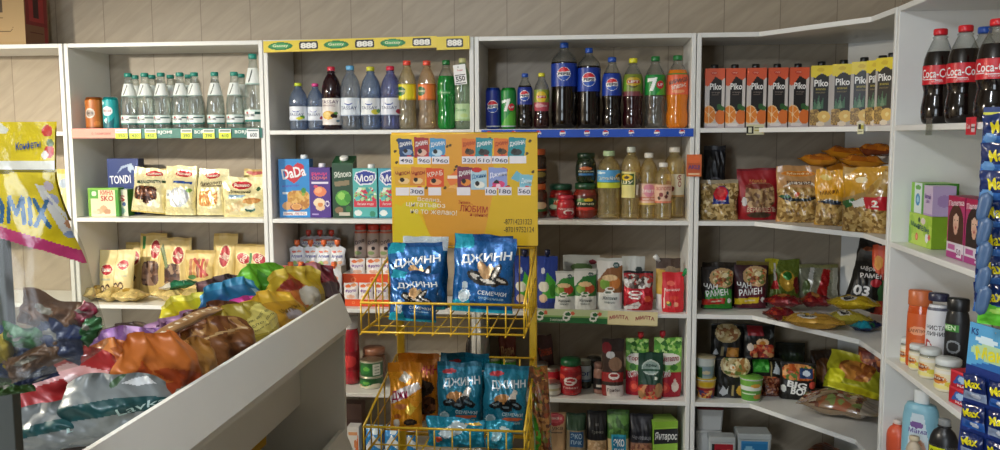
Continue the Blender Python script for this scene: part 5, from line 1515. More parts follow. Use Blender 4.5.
groat('tan paper groats bag with red oval, nearest the stand', 543, 566, 414, [('e', .5, .90, .42, .09, 'a82a34'), ('e', .5, .91, .36, .06, 'c8505a'), ('t', 'Макфа', .2, .885, .8, .935, 'f0dcd0', 0, .03), ('t', 'мука', .15, .74, .85, .80, '5a4434', 0, .02), ('r', .15, .70, .85, .72, '6a5444')], 'b8946a')
groat('groats bag with dark green top and blue square, second from the stand', 565.5, 586, 415.5, [('r', 0, .76, 1, 1, '23402a'), ('r', .2, .50, .86, .74, '1f4f7a'), ('t', 'ЭКО', .25, .63, .8, .71, 'a8c0d0', 0, .05), ('t', 'ПАК', .27, .54, .78, .6, 'a8c0d0', 0, .04), ('n', .5, .2, .48, .2, ['9a8a6a', '7a6a50', 'b09a78'], 50, 4)], '8a7a5e')
groat('black-topped groats bag with pale grains, between the two blue-square bags', 586.5, 607, 413, [('r', 0, .58, 1, 1, '18171a'), ('t', 'Гречка', .25, .68, .8, .74, '8a8a80', 0, .02), ('r', .42, .80, .6, .83, '5a5a5a'), ('n', .5, .28, .48, .28, ['c8a884', 'a88860', 'd8bc98', 'b8946a'], 70, 5), ('e', .5, .14, .24, .08, '2a3a7a')], 'c0a078')
groat('groats bag with green top and bright blue square', 607, 629.5, 412, [('r', 0, .60, 1, 1, '3f6a2c'), ('n', .5, .84, .5, .16, ['4f7a36', '2f5522', '5a8a40'], 14, 5), ('n', .5, .2, .5, .2, ['d0b890', 'b89c70', 'e0ccA8'.lower()], 60, 6)] + [('r', .2, .30, .84, .66, '2a9ab8'), ('r', .25, .33, .79, .63, '1f7aa0'), ('t', 'ЭКО', .28, .49, .76, .60, 'f4f8f8', 0, .07), ('t', 'ПАК', .3, .37, .74, .46, 'f4f8f8', 0, .06)], 'c4aa7e')
groat('black-topped groats bag with reddish grains beside the green box', 629.5, 653, 416, [('r', 0, .58, 1, 1, '1b1a22'), ('t', 'Чечевица', .12, .62, .9, .70, '8a8a90', 0, .02), ('n', .5, .28, .48, .28, ['9a6a50', '7a4c3a', 'b0805e'], 70, 7)], '8a6250')
box('food_box', 'bright green box with dark band and white lettering, last on the bottom shelf', 'food box', 653, 678, 421.5, S5, .05, [('r', 0, .62, 1, .88, '23242a'), ('t', 'Янтарос', .04, .66, .98, .82, 'f0f0ec', -3, .05), ('e', .6, .25, .3, .16, '3a5a1c'), ('r', 0, .9, 1, 1, '8ab83a'), ('e', .3, .45, .2, .06, 'c8e08a')], '9ac84a', .09, '86b83c', [('e', .5, .6, .3, .1, '5a8a2a')], 'a8d05a', rz=14)

# ------------------------------------------------------------------ corner unit: juice cartons
def piko(px, w_px, y, rz, lab, kind, flip=0):
    x, w, h = spot(px - w_px / 2, px + w_px / 2, 66, YF + .04, S1)
    h = .2135
    if kind == 'o':
        art = [('r', .22, .28, .86, .86, '17120f'), ('p', [(0, 1), (1, 1), (1, .84), (.86, .80), (.5, .86), (.22, .72), (.12, .70), (0, .72)], 'd85a36'), ('e', .45, .92, .18, .03, 'c8402a'), ('t', 'orange', .34, .905, .58, .935, 'e8b09a', 0, .02),
               ('t', 'Piko', .24, .64, .84, .75, 'f2f0ec', 0, .06), ('t', 'orange', .34, .575, .76, .605, '8a7a70', 0, .01), ('r', .34, .55, .7, .56, '6a5a50'), ('e', .2, .22, .36, .155, 'f0c890'), ('e', .2, .22, .33, .14, 'e8862a'), ('e', .2, .22, .06, .03, 'f4d8a0'),
               ('l', .2, .22, -.1, .32, .008, 'f4d0a0'), ('l', .2, .22, .46, .3, .008, 'f4d0a0'), ('l', .2, .22, .46, .14, .008, 'f4d0a0'), ('l', .2, .22, .2, .36, .008, 'f4d0a0'), ('l', .2, .22, .2, .08, .008, 'f4d0a0'), ('e', .8, .18, .28, .12, 'd8702a'), ('e', .74, .35, .14, .05, '2a5a2a', 20), ('e', .9, .32, .1, .04, '3a6a2a', -20), ('r', 0, 0, 1, .045, 'c8bcc0'), ('e', .4, .05, .3, .03, 'e8e0dc')]
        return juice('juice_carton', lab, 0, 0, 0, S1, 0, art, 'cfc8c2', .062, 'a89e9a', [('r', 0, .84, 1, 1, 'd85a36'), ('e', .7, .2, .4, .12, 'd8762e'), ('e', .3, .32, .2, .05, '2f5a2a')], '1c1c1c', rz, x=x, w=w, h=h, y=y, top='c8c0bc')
    art = [('r', .12, .2, .86, .86, '17130f'), ('p', [(0, 1), (1, 1), (1, .86), (.8, .82), (.5, .88), (.2, .8), (0, .82)], 'e8d02a'), ('e', .45, .93, .18, .03, 'd8b81a'), ('t', 'Piko', .16, .66, .82, .77, 'f2f0ec', 0, .06), ('t', 'ananas', .24, .6, .7, .63, 'b8a83a', 0, .01), ('t', 'nectar', .24, .55, .7, .575, '8a7a4a', 0, .01),
           ('p', [(.1, .28), (.2, .46), (.28, .36), (.4, .52), (.46, .36), (.6, .48), (.62, .3)], '3f6a4a'), ('p', [(.3, .3), (.42, .44), (.5, .3)], '6a8a6a'), ('n', .2, .16, .24, .13, ['a8843c', '8a6a2e', 'c09a50', '7a5c28'], 34, 3), ('e', .66, .17, .3, .095, 'e0b860'), ('e', .66, .17, .1, .03, 'f0d890'), ('r', 0, 0, 1, .03, 'b8a8a8'), ('e', .5, .05, .2, .04, 'e8d8c0')]
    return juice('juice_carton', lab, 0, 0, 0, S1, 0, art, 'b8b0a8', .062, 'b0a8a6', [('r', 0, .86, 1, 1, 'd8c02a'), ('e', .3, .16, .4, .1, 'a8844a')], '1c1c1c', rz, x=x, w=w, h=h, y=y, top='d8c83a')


for i, px in enumerate((714.5, 735, 756, 777.5, 798.5)):
    piko(px, 19.5, YF + .035, -3, 'orange juice carton with orange top band and black front, %s from the corner upright' % NUM[i + 1], 'o')
for i, (px, y, rz) in enumerate(((821, 3.16, -12), (842.5, 3.10, -16), (862, 3.01, -22), (876.0, 2.95, -50), (885.5, 2.86, -52))):
    p = oy(px, 100, y)
    o = piko(px, 20, y, rz, 'pineapple juice carton with yellow top band, %s after the orange ones' % NUM[i + 1], 'p')
    a = math.radians(rz)
    o.location.x = p.x - math.sin(a) * .031 * 0 - .031 * math.sin(a)
    o.location.y = y + .031

# ------------------------------------------------------------------ corner unit: pasta shelf
PA = ['b08e50', '8e6c36', 'c0a060', '745628', 'c8aa6c', '9c7a42']


def cp(name, label, cat, px0, px1, ptop, pbot, zs, art, base, dback=0., **k):
    p = oz((px0 + px1) / 2, pbot, zs)
    return pack(name, label, cat, px0, px1, ptop, zs, 0, art, base, y=min(p.y + dback, 3.42), **k)


pack('pasta_bag', 'clear noodle bag with red and blue emblem, nearest the corner upright', 'pasta bag', 701, 740, 180, S2, .03,
     [('n', .5, .5, .5, .5, ['b09258', '8a6e3a', 'c8aa70', '745a2e', 'd8c08a'], 120, 4), ('r', 0, .9, 1, 1, 'a89a80'), ('p', [(.3, .40), (.36, .74), (.46, .86), (.6, .86), (.72, .72), (.76, .40)], '1c2a7a'), ('e', .52, .66, .18, .18, 'c8202e'), ('e', .53, .68, .11, .1, 'd84a4a'), ('t', 'Султан', .4, .46, .66, .52, 'c8d0e0', 0, .03)], 'a88a54', .06, mat='film', wr=1.3)
pack('snack_pack', 'black pack with grey ring emblem standing behind the noodle bag', 'food bag', 704, 726, 146, S2, .13, [('c', .5, .45, .12, '6a6a70'), ('c', .5, .45, .09, '18181c'), ('c', .5, .47, .04, '8a8a90'), ('r', .2, .2, .8, .24, '4a4a50'), ('r', 0, .92, 1, 1, '24242a')], '151518', .04, 'brick', mat='satin')
pack('pasta_bag', 'red pasta bag with a clear window, between noodle bag and tall orange-topped bag', 'pasta bag', 738, 781, 169, S2, .04,
     [('n', .52, .48, .36, .24, ['8a6a4a', '6a4a30', 'a88a60', 'b8986a'], 50, 4), ('t', 'Макфа', .3, .72, .68, .79, 'c88a4a', 0, .03), ('e', .5, .66, .34, .05, '7a2a24'), ('t', 'ВЕРМИШЕЛЬ', .2, .16, .94, .26, 'd8c0a0', 0, .04), ('e', .52, .10, .3, .06, '4a3a28'), ('e', .14, .36, .06, .09, 'c8c4c0'), ('r', 0, .95, 1, 1, '7a1420')], '96161f', .06, mat='satin')
pack('pasta_bag', 'dark red pack showing behind the red pasta bag', 'pasta bag', 774, 792, 168, S2, .16, [('r', 0, .9, 1, 1, '5a141a')], '7a1820', .05, mat='satin')
MAK = [('n', .5, .22, .5, .22, PA, 80, 9), ('n', .5, .52, .5, .1, PA, 50, 5), ('e', .46, .86, .36, .05, 'd88a2a'), ('e', .46, .86, .32, .035, 'c8721c'), ('t', 'Макфа', .22, .835, .68, .88, 'f0d8a0', 0, .04), ('p', [(.1, .62), (.3, .72), (.7, .72), (.9, .6), (.7, .67), (.3, .67)], 'e8e0d0'), ('t', 'ПЕРЬЯ', .2, .67, .7, .73, '5a3a20', 0, .04), ('p', [(.05, .46), (.2, .5), (.3, .43), (.6, .43), (.9, .5), (.95, .44), (.6, .38), (.25, .38), (.1, .41)], '1c2424'), ('e', .14, .46, .12, .03, '2a5a3a'), ('e', .4, .5, .06, .03, 'c8502a', 40)]
cp('pasta_bag', 'large clear pasta bag with orange top and dark ribbon, widest on the shelf', 'pasta bag', 779, 826, 166, 223, S2, MAK, 'b88a58', mat='film', d=.08, rz=-6, wr=1.2)
cp('pasta_bag', 'narrow yellow-topped pasta bag beside the large orange-topped bag', 'pasta bag', 819, 847, 170, 226, S2, [('n', .5, .24, .5, .24, PA, 50, 3), ('p', [(0, .55), (.4, .6), (1, .5), (1, 1), (0, 1)], 'e0a020'), ('e', .35, .86, .18, .05, 'e8c868'), ('p', [(.1, .42), (.5, .48), (.9, .44), (.9, .38), (.4, .40)], '1c2a3a'), ('t', 'МАКФА', .2, .56, .8, .64, '6a3a14', 8, .03)], 'cf9c3c', mat='film', d=.06, rz=-24, wr=1.3)
cp('pasta_bag', 'big orange pasta bag behind, its dark ribbon partly hidden', 'pasta bag', 832, 876, 158, 214, S2, [('n', .5, .2, .5, .2, ['8a5a24', '6a4218', 'a06e30'], 40, 3), ('p', [(0, .3), (.4, .34), (.8, .26), (.8, .2), (.3, .26)], '15181c'), ('e', .55, .78, .1, .04, 'd8d0c0')], 'c07c1c', dback=-.14, mat='film', d=.08, rz=-30, wr=1.2)
cp('pasta_bag', 'clear pasta bag with green, white and red stripes beside the right upright', 'pasta bag', 850, 890, 167, 235, S2, [('n', .5, .2, .5, .2, PA, 70, 9), ('n', .55, .78, .45, .18, ['a8843c', '946c2c', 'b8985a'], 50, 6), ('p', [(0, .5), (.5, .62), (.9, 1), (.3, 1), (0, .8)], 'c08c1c'), ('p', [(0, .46), (.3, .52), (.42, .44), (.15, .36)], '2f6a34'), ('p', [(.28, .46), (.5, .54), (.6, .42), (.35, .38)], 'e0dcd4'), ('p', [(.5, .54), (1, .56), (1, .34), (.6, .38)], 'b8202c'), ('t', '2', .7, .4, .84, .5, 'e8e0d8', 0, .06), ('e', .4, .8, .12, .05, 'e8d8a8')], 'a8864a', dback=.05, mat='film', d=.07, rz=-40, wr=1.2)
zt = oy(835, 170, 3.2).z
# lying bags heaped on top
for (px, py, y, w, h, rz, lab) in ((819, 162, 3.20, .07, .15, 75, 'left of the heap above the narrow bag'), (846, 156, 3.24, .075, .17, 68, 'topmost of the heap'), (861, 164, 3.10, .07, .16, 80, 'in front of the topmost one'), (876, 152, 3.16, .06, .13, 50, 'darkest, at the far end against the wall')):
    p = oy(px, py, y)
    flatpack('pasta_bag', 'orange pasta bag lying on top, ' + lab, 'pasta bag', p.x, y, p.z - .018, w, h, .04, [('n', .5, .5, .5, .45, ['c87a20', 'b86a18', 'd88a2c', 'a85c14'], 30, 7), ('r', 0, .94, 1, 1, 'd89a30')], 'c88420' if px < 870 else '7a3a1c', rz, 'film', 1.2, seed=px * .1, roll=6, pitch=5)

# ------------------------------------------------------------------ corner unit: ramen shelf
def ramen(c_, band):
    return [('e', .66, .74, .40, .24, 'c8a070'), ('n', .68, .74, .32, .18, ['b88a50', 'd8b878', '8a4a2a', 'e8d0a0', '6a7a3a', 'c8642e'], 30, 4), ('e', .75, .8, .1, .06, 'f0e0b0'), ('p', [(.1, 0), (1, .0), (1, .46), (.6, .52), (.1, .4)], c_), ('t', 'ЧАН', .06, .47, .5, .60, 'f4f4f0', -4, .06), ('t', 'РАМЕН', .12, .31, .84, .46, 'f4f4f0', 6, .06), ('p', [(.0, .08), (.72, .12), (.76, .26), (.0, .22)], band), ('l', .3, .17, .6, .19, .03, 'd8c8a8'), ('e', .88, .2, .07, .06, 'e8e8e0')]


cp('noodle_pack', 'noodle pack with green front and red band, nearest the corner upright', 'noodle pack', 702, 734.5, 269, 310, S3, ramen('2f8a2a', 'c02a1c'), '241c18', mat='satin', d=.05, wr=.7, tilt=5)
cp('noodle_pack', 'noodle pack with dark red front and yellow band beside the green one', 'noodle pack', 735, 768.5, 267, 309.5, S3, ramen('5a1426', 'd8b820'), '3a1018', mat='satin', d=.05, wr=.7, tilt=5)
pack('noodle_pack', 'dark noodle pack behind the green-fronted noodle pack', 'noodle pack', 703, 737, 263, S3, .15, [('r', 0, .9, 1, 1, '3a3024'), ('e', .5, .7, .3, .1, '4a3a20')], '1e1a16', .05, mat='satin')
pack('noodle_pack', 'dark noodle pack with yellowish edge behind the dark red one', 'noodle pack', 737, 770, 262, S3, .16, [('r', 0, .9, 1, 1, '7a6a2a'), ('e', .5, .7, .3, .1, '5a4a24')], '2a2018', .05, mat='satin')
cp('snack_pack', 'glossy yellow-green pack standing behind the dark red lying packs', 'food bag', 767, 802, 262, 303, S3, [('p', [(0, .6), (.3, .7), (.4, 1), (0, 1)], 'c8c02a'), ('e', .62, .5, .24, .24, 'd8a838'), ('e', .64, .62, .14, .1, '2f7a2a'), ('p', [(.1, .3), (.3, .7), (.34, .3)], 'c82a2a'), ('p', [(.2, .5), (.26, .9), (.32, .9), (.28, .5)], 'e8e4d8'), ('e', .9, .4, .1, .2, '7a1c1c')], '6a7a2a', dback=.06, mat='foil', d=.05, tilt=8)
cp('snack_pack', 'silver pack with red corner beside the yellow-green pack', 'food bag', 801, 841, 267, 303, S3, [('p', [(.4, .2), (.62, .9), (.8, .85), (.66, .15)], '9a1a1c'), ('p', [(.1, .3), (.3, .9), (.4, .9), (.26, .3)], 'd8d8d0'), ('p', [(.8, .2), (.86, .9), (1, .9), (1, .2)], 'b8b8a8'), ('r', 0, .9, 1, 1, '8a8a5a'), ('e', .15, .4, .1, .2, '5a6a3a')], '8a8a74', dback=.06, mat='foil', d=.05, tilt=8)
RD = [('n', .5, .5, .5, .48, ['7a141c', '5a0e16', '8a2a1c', '6a1018', 'a83a24'], 16, 5), ('e', .45, .55, .2, .12, 'b8783a')]
for i, (px, py, w, h, rz, lab, zz) in enumerate(((784, 303, .085, .14, 70, 'beneath the yellow-green pack', .012), (817, 303, .085, .13, 82, 'beneath the silver pack', .012), (780, 313, .07, .11, 95, 'lowest and nearest the shelf edge', 0))):
    p = oz(px, py, S3 + .03)
    flatpack('noodle_pack', 'dark red noodle pack lying flat, ' + lab, 'noodle pack', p.x, p.y, S3 + zz, w, h, .045, RD, '7a141c', rz, 'foil', 1.3, seed=px * .13)
YL = lambda s: [('e', .3, .6, .2, .16, 'e8e4dc'), ('e', .32, .6, .15, .11, '3a3a3a'), ('t', s, .2, .56, .5, .64, 'f0ecd8', 90, .04), ('p', [(.5, .1), (1, .0), (1, .5), (.6, .4)], 'b8b4a8'), ('n', .72, .68, .2, .2, ['d8b03a', 'b8b0a0', '8a7a3a', 'e8d05a'], 10, 3), ('r', 0, .94, 1, 1, 'b89a1c')]
for px, py, w, h, rz, lab, zz, c_ in ((813, 322, .095, .20, 78, 'tan and yellow, longest at the shelf edge', 0., 'c8983a'), (848, 321, .085, .15, 84, 'grey and yellow, beside the right upright', .0, 'b8a83c'), (853, 305, .105, .17, 80, 'lying higher up with a white oval', .045, 'd8b828')):
    p = oz(px, py, S3 + zz + .02)
    flatpack('snack_pack', 'yellow snack pack, ' + lab, 'food bag', p.x, p.y, S3 + zz, w, h, .045, YL('Чипс'), c_, rz, 'foil', 1.3, seed=px * .17)
cp('snack_pack', 'black snack pack with white lettering, leaning in the corner', 'food bag', 846, 876, 258, 300, S3, [('t', 'Чёрный', .2, .66, .9, .76, 'd8d4d0', 14, .05), ('t', 'РАМЕН', .25, .56, .95, .64, 'e8e4e0', 14, .06), ('t', '03', .2, .22, .7, .40, 'e8e8e8', 8, .08), ('e', .78, .5, .16, .07, 'b82a34', 20), ('e', .3, .1, .24, .08, 'a8702e'), ('r', 0, .94, 1, 1, '2a2a2a')], '14120f', dback=-.3, mat='satin', d=.05, roll=14, tilt=12, rz=-25)
cp('snack_pack', 'dark pack with brown picture on top in the corner, above the black one', 'food bag', 858, 878, 236, 262, S3 + .13, [('e', .5, .5, .3, .2, '8a4a2a'), ('e', .6, .4, .2, .1, 'c08a4a')], '1c1712', dback=-.36, mat='satin', d=.05, roll=8, rz=-30)
cp('snack_pack', 'orange-red pack standing by the right upright in the corner', 'food bag', 874, 886, 246, 300, S3, [('r', 0, .6, 1, 1, 'd8502a'), ('r', 0, .2, 1, .5, '3a6a3a'), ('e', .5, .75, .3, .1, 'e8a03a')], 'a83420', dback=-.3, mat='satin', d=.04, rz=-35)
p = oz(868, 331, S3)
flatpack('snack_pack', 'dark blue and teal wrapper lying by the right upright', 'food bag', p.x - .005, p.y, S3, .06, .11, .03, [('p', [(0, 0), (1, 0), (1, .4), (0, .5)], '1f9ab0'), ('p', [(0, .4), (1, .5), (1, .6), (0, .6)], '1f6a3a')], '1c2a5a', -60, 'foil', 1.5, seed=4.4)

# ------------------------------------------------------------------ corner unit: cup noodles shelf
BN = lambda b2: [('e', .55, .82, .42, .28, 'c8b488'), ('n', .55, .82, .34, .22, ['b89a60', 'd8c490', 'a8743a', 'e8dcb0', '6a7a3a'], 26, 4), ('e', .46, .8, .08, .06, 'f0e8d0'), ('e', .48, .79, .04, .03, 'd88a2a'), ('p', [(.1, .12), (.2, .32), (.3, .2), (.36, .3), (.34, .1), (.22, .04)], 'c8ccd0'), ('r', .44, .06, .52, .34, '9a8a5a'), ('e', .78, .2, .2, .15, b2), ('r', .0, .0, 1, .02, '2a2a2a')]
cp('noodle_pack', 'black noodle pack with soup bowl picture, standing behind the stacked cups', 'noodle pack', 716, 752, 359.5, 398, S4, BN('c89a2a'), '14140f', mat='satin', d=.05, wr=.6, style='brick')
cp('noodle_pack', 'black noodle pack with bright green patch, behind the green cup', 'noodle pack', 745, 784, 359, 395, S4, [('r', .2, .62, .62, .95, '3aa02a'), ('n', .4, .8, .2, .14, ['4ab83a', '2a8a24', '6ac85a'], 8, 3), ('n', .55, .26, .36, .26, ['8a3a1c', 'b85a2a', '6a2414', 'c87a4a'], 26, 8), ('p', [(.72, .62), (.8, .9), (.9, .7), (.96, .9), (.92, .56)], 'c8d0d4'), ('r', .66, .5, .7, .9, '9a8a5a')], '15150f', mat='satin', d=.05, wr=.6, dback=.0, style='brick')
zq = oy(734, 359, 3.28).z
pack('noodle_pack', 'black noodle pack with bowl picture stacked on top near the corner upright', 'noodle pack', 712, 743.5, 325, zq, 0, [('e', .5, .74, .4, .28, 'a89468'), ('n', .5, .76, .34, .22, ['9a8050', 'b8a070', '8a5a34', 'c8b890'], 24, 4), ('r', .5, .04, .86, .32, 'a06a24'), ('e', .68, .18, .14, .1, 'c88a3a'), ('p', [(.04, .1), (.14, .3), (.24, .12)], 'a8acb0'), ('r', .3, .06, .4, .34, '7a7050')], '11110e', .05, 'brick', 'satin', .6, y=3.29)
pack('noodle_pack', 'black noodle pack with red patch and egg picture stacked on top', 'noodle pack', 743.5, 776, 326, zq, 0, [('r', .14, .7, .62, .95, '7a141c'), ('e', .6, .5, .2, .12, 'd8b890'), ('e', .6, .48, .1, .06, 'c8802a'), ('n', .6, .24, .4, .2, ['a83424', '7a2018', 'c8603a', 'b88a5a'], 20, 4), ('e', .22, .35, .1, .12, 'c8b8a8'), ('p', [(.8, .6), (.86, .9), (.96, .7)], '5a6064')], '12100e', .05, 'brick', 'satin', .6, y=3.29)
pack('noodle_pack', 'dark noodle pack at the back between stacked packs and the brown pack', 'noodle pack', 776, 806, 344, S4, 0, [('n', .5, .6, .4, .2, ['23321c', '1a2616', '2c3a20'], 8, 3)], '161a12', .05, 'brick', 'satin', .6, y=3.40)


def cup(label, px0, px1, ptop, zs, y, art, base, lidc):
    return bot('noodle_cup', label, px0, px1, ptop, zs, 0, cat='noodle cup', y=y, prof='cup', opaque=('plastic', 'd8d8d0'), cap=lidc, capr=1.04, capz=.93, wraps=(('label', .05, .9, art, base),))


cup('red and yellow noodle cup at the bottom of the two stacked cups', 697, 717.5, 379.5, S4, oz(707, 400, S4).y, [('e', .5, .8, .3, .14, 'd8b020'), ('r', 0, .45, 1, .58, '9a1c24'), ('n', .5, .22, .5, .22, ['c85a3a', 'e8c07a', '8a2418', '3a3a6a', 'd8a040'], 20, 4)], 'd8b060', 'd8b83a')
zc = oy(707, 379.5, 3.24).z
cup('pale noodle cup with dark green patch on top of the red and yellow one', 697, 717, 358, zc + .001, oz(707, 400, S4).y + .002, [('r', .0, .0, .34, .6, '2a5a2a'), ('r', .34, .1, .8, .62, '8aa0a8'), ('e', .5, .3, .16, .1, 'd8c8a0'), ('r', 0, .66, 1, 1, 'd8dcd4')], 'a8b8b0', 'c8b890')
cup('green and white noodle cup standing in front of the black packs', 742, 765, 379, S4, oz(753, 403, S4).y, [('r', 0, .7, 1, 1, '7ab04a'), ('r', 0, .5, 1, .72, 'e4e8dc'), ('e', .6, .75, .16, .1, 'd8a03a'), ('r', 0, 0, 1, .5, '5a9a3a'), ('r', .1, .3, .6, .36, 'd8e8c8'), ('e', .7, .2, .18, .12, 'c8803a')], '5a9a3a', '7ab84a')
cp('noodle_pack', 'small brown noodle block between the green cup and the white-lettered pack', 'noodle pack', 764, 781, 380, 397, S4, [('n', .5, .5, .5, .48, ['6a2a1c', '8a4a2e', '4a1c14', 'a0684a'], 40, 4)], '6a3020', mat='film', d=.045)
cp('noodle_pack', 'black noodle pack with big white letters and orange noodle picture', 'noodle pack', 782, 817, 364, 400, S4, [('n', .5, .74, .44, .2, ['c8642a', 'a84a1c', 'd88a4a', 'e8a868', '5a7a2a'], 30, 4), ('r', .54, .60, .9, .86, '23406e'), ('e', .72, .74, .1, .08, 'd8e4f0'), ('t', 'BIG', .2, .32, .74, .50, 'f4f4f0', -10, .1), ('t', 'BON', .3, .12, .86, .32, 'f4f4f0', -10, .1), ('e', .9, .42, .1, .1, 'c84a3a'), ('e', .1, .3, .08, .1, 'e8e8e0')], '17130f', mat='satin', d=.055, rz=-8, wr=.6, style='brick')
cp('snack_pack', 'brown pack in the shade behind the white-lettered noodle pack', 'food bag', 812, 838, 352, 388, S4, [('e', .5, .5, .4, .3, '7a4a24'), ('e', .4, .5, .2, .14, '8a5a30')], '3a2414', mat='satin', d=.05, dback=-.02)
p = oz(841, 409, S4 + .02)
flatpack('crisps_bag', 'clear brownish bag lying at the front of the angled shelf', 'food bag', p.x, p.y, S4, .19, .27, .07, [('n', .5, .5, .5, .5, ['8a6a4a', 'b09878', '6a4030', 'c8b8a0', '9a5a3a', 'a88a68', '7a8a4a'], 60, 4), ('r', 0, 0, 1, .2, 'a89a88')], '9a8266', 62, 'film', 1.6, seed=2.2)
cp('snack_pack', 'bright yellow-green bag with brown picture, slumped behind the clear brownish bag', 'food bag', 828, 880, 369, 405, S4, [('n', .55, .55, .3, .26, ['a8682e', '8a4a1c', 'c8883a'], 14, 4), ('e', .2, .3, .2, .2, 'e0e02a'), ('r', 0, .0, 1, .15, 'd8d82a')], 'a8a824', d=.09, rz=-30, wr=2.0, tilt=26, roll=6, mat='snack')
p = oz(864, 404, S4 + .01)
flatpack('snack_pack', 'orange pack lying by the right upright under the yellow-green bag', 'food bag', p.x, p.y - .02, S4, .07, .13, .035, [('e', .5, .5, .3, .2, 'e8a04a')], 'c06a1c', 70, 'foil', 1.2, seed=5.1)
pack('snack_pack', 'tall dark red pack standing in the corner beside the right upright', 'food bag', 862, 884, 350, S4, 0, [('n', .5, .6, .5, .36, ['6a1c14', '8a3a1c', '4a1410', 'b0662e'], 24, 6), ('r', 0, .95, 1, 1, '8a4a2a')], '5a1a14', .05, mat='satin', rz=-40, y=3.25)

# ------------------------------------------------------------------ corner unit: tubs on the bottom shelf
def tub(label, px0, px1, ptop, zs, y, body, lidc, art=None, d=.1, lab='d02a34', h=None):
    x, w, hh = spot(px0, px1, ptop, y, zs)
    hh = h or hh
    t = thing('food_tub', label, 'food tub', (x, y + d / 2, zs))
    mb = MB()
    w2, d2 = w / 2, d / 2
    vs = []
    for z, k in ((0, .88), (hh * .9, .98)):
        for sx, sy in ((-1, -1), (1, -1), (1, 1), (-1, 1)):
            for a in ((-.1, 0), (0, -.1)) if sx * sy > 0 else ((0, -.1), (-.1, 0)):
                vs.append((sx * w2 * (k + a[0]), sy * d2 * (k + a[1]), z))
    n = 8
    mb.add(vs, [tuple(range(n))[::-1]] + [(i, (i + 1) % n, n + (i + 1) % n, n + i) for i in range(n)] + [tuple(range(n, 2 * n))], body)
    mb.build('tub_body', M['plastic'], t)
    lb = MB()
    lb.bbox(-w2, w2, -d2, d2, hh * .88, hh, lidc, .004)
    lb.build('lid', M['plastic'], t)
    if art:
        k0, k1 = .885, .975
        pb_ = MB()

        def fn(u, v, o=0):
            z = hh * (.08 + .78 * v)
            return ((u - .5) * w * .78, -d2 * (k0 + (k1 - k0) * z / (hh * .9)) - .001 - o, z)
        pb_.grid(fn, 24, 16, lab, [e for e in art if e[0] != 't'], w / hh)
        for e in art:
            if e[0] == 't':
                pb_.text(fn, e, w / hh, .0006)
        pb_.build('label', M['label'], t)
    return t


ya = 3.225
tub('white tub at the bottom of the stack beside the corner upright', 696, 722, 431, S5 + .1, ya + .06, 'd8d8d4', 'd4d4d0')
zb = oy(709, 431, ya + .06).z
tub('white tub with dark red lid on top of the stacked tubs', 697, 724, 407.5, zb, ya + .06, 'd0d0cc', '6a1c20')
struct_ = None
tub('large white tub under the two stacked ones', 695, 726, 444, S5, ya + .055, 'd0d0cc', 'd8d8d4', h=.099)
tub('clear-lidded tub with red front beside the stacked tubs', 706.5, 736, 432, S5, ya, 'c8c8c4', 'b8bab8', [('n', .5, .55, .4, .3, ['b82a34', '8a1c24', 'd85a4a'], 10, 4), ('r', 0, .85, 1, 1, 'd8d4d0'), ('t', 'Сельдь', .2, .7, .8, .86, 'f0e0dc', 0, .04)], .06, 'a8202c', None) if 0 else None
tub('tub with bright blue front and yellow lettering on the bottom corner shelf', 737, 771, 431.5, S5, 3.232, 'c8ccc8', 'b8bcba', [('r', .06, .1, .94, .92, '2a7ab0'), ('t', 'МОРЕ', .2, .46, .8, .68, 'e8d040', 0, .07), ('e', .5, .25, .3, .12, '1f5a8a'), ('e', .3, .8, .2, .06, '8ac0d8')], .09, '3a8ac0', .2)
tub('tub with red front beside the bright blue one', 708.5, 735.5, 435, S5, 3.215, 'c8ccc8', 'b8bcba', [('n', .5, .5, .46, .4, ['b82a34', '8a1c24', 'd85a4a', 'a82028'], 12, 4), ('t', 'КРАБ', .2, .6, .8, .8, 'f0d8d0', 0, .06), ('r', 0, .0, .12, 1, '2a2a2a')], .06, 'a8202c', .19)
p = oy(825, 449, 3.3)
flatpack('snack_pack', 'dark brown bag lying on the bottom corner shelf', 'food bag', p.x, 3.28, S5, .16, .2, .14, [('n', .5, .5, .4, .4, ['4a2a1c', '6a3a24', '3a2014'], 14, 4)], '4a2a1c', 30, 'satin', 1.2, seed=3.3)

# ------------------------------------------------------------------ right unit: cola
COKE = lambda: [('r', 0, .94, 1, 1, 'b81420'), ('t', 'Coca-Cola', .15, .34, .85, .80, 'f6f2f0', 0, .03), ('l', .1, .3, .6, .22, .05, 'f0dcdc'), ('t', 'классика', .4, .1, .62, .18, 'f0c8c8', 0, .01)]
for px, w_, top, lab in ((938.5, 32, 29, 'large cola bottle with red cap and red label, farthest into the shop corner'), (963.5, 34, 25.5, 'large cola bottle with red cap and red label, middle one of three'), (996, 42, 19, 'large cola bottle with red cap and red label, nearest and tallest looking')):
    q = ox(px, 80, .935)
    x, w, h = spot(px - w_ / 2, px + w_ / 2, top, q.y, S1)
    bottle('cola_bottle', lab, 'bottle', (q.x, q.y, S1), min(w / 2, .0445), h, prof='cola', body='clear', liq=cola, fill=.76, cap='d8202c', wraps=(('label', .415, .615, COKE(), 'd01a28'),), rot=(0, 0, math.radians(-27)))
q = ox(983.5, 60, 1.06)
x, w, h = spot(970, 997, 27, q.y, S1)
bottle('cola_bottle', 'dark bottle with blue cap standing behind the red-capped cola bottles', 'bottle', (q.x, q.y, S1), .042, h, prof='slim', body='clear', liq=cola, fill=.78, cap='2456b8', wraps=(('label', .46, .77, pep(.5, .28), '163a9c'),), rot=(0, 0, math.radians(-60)))


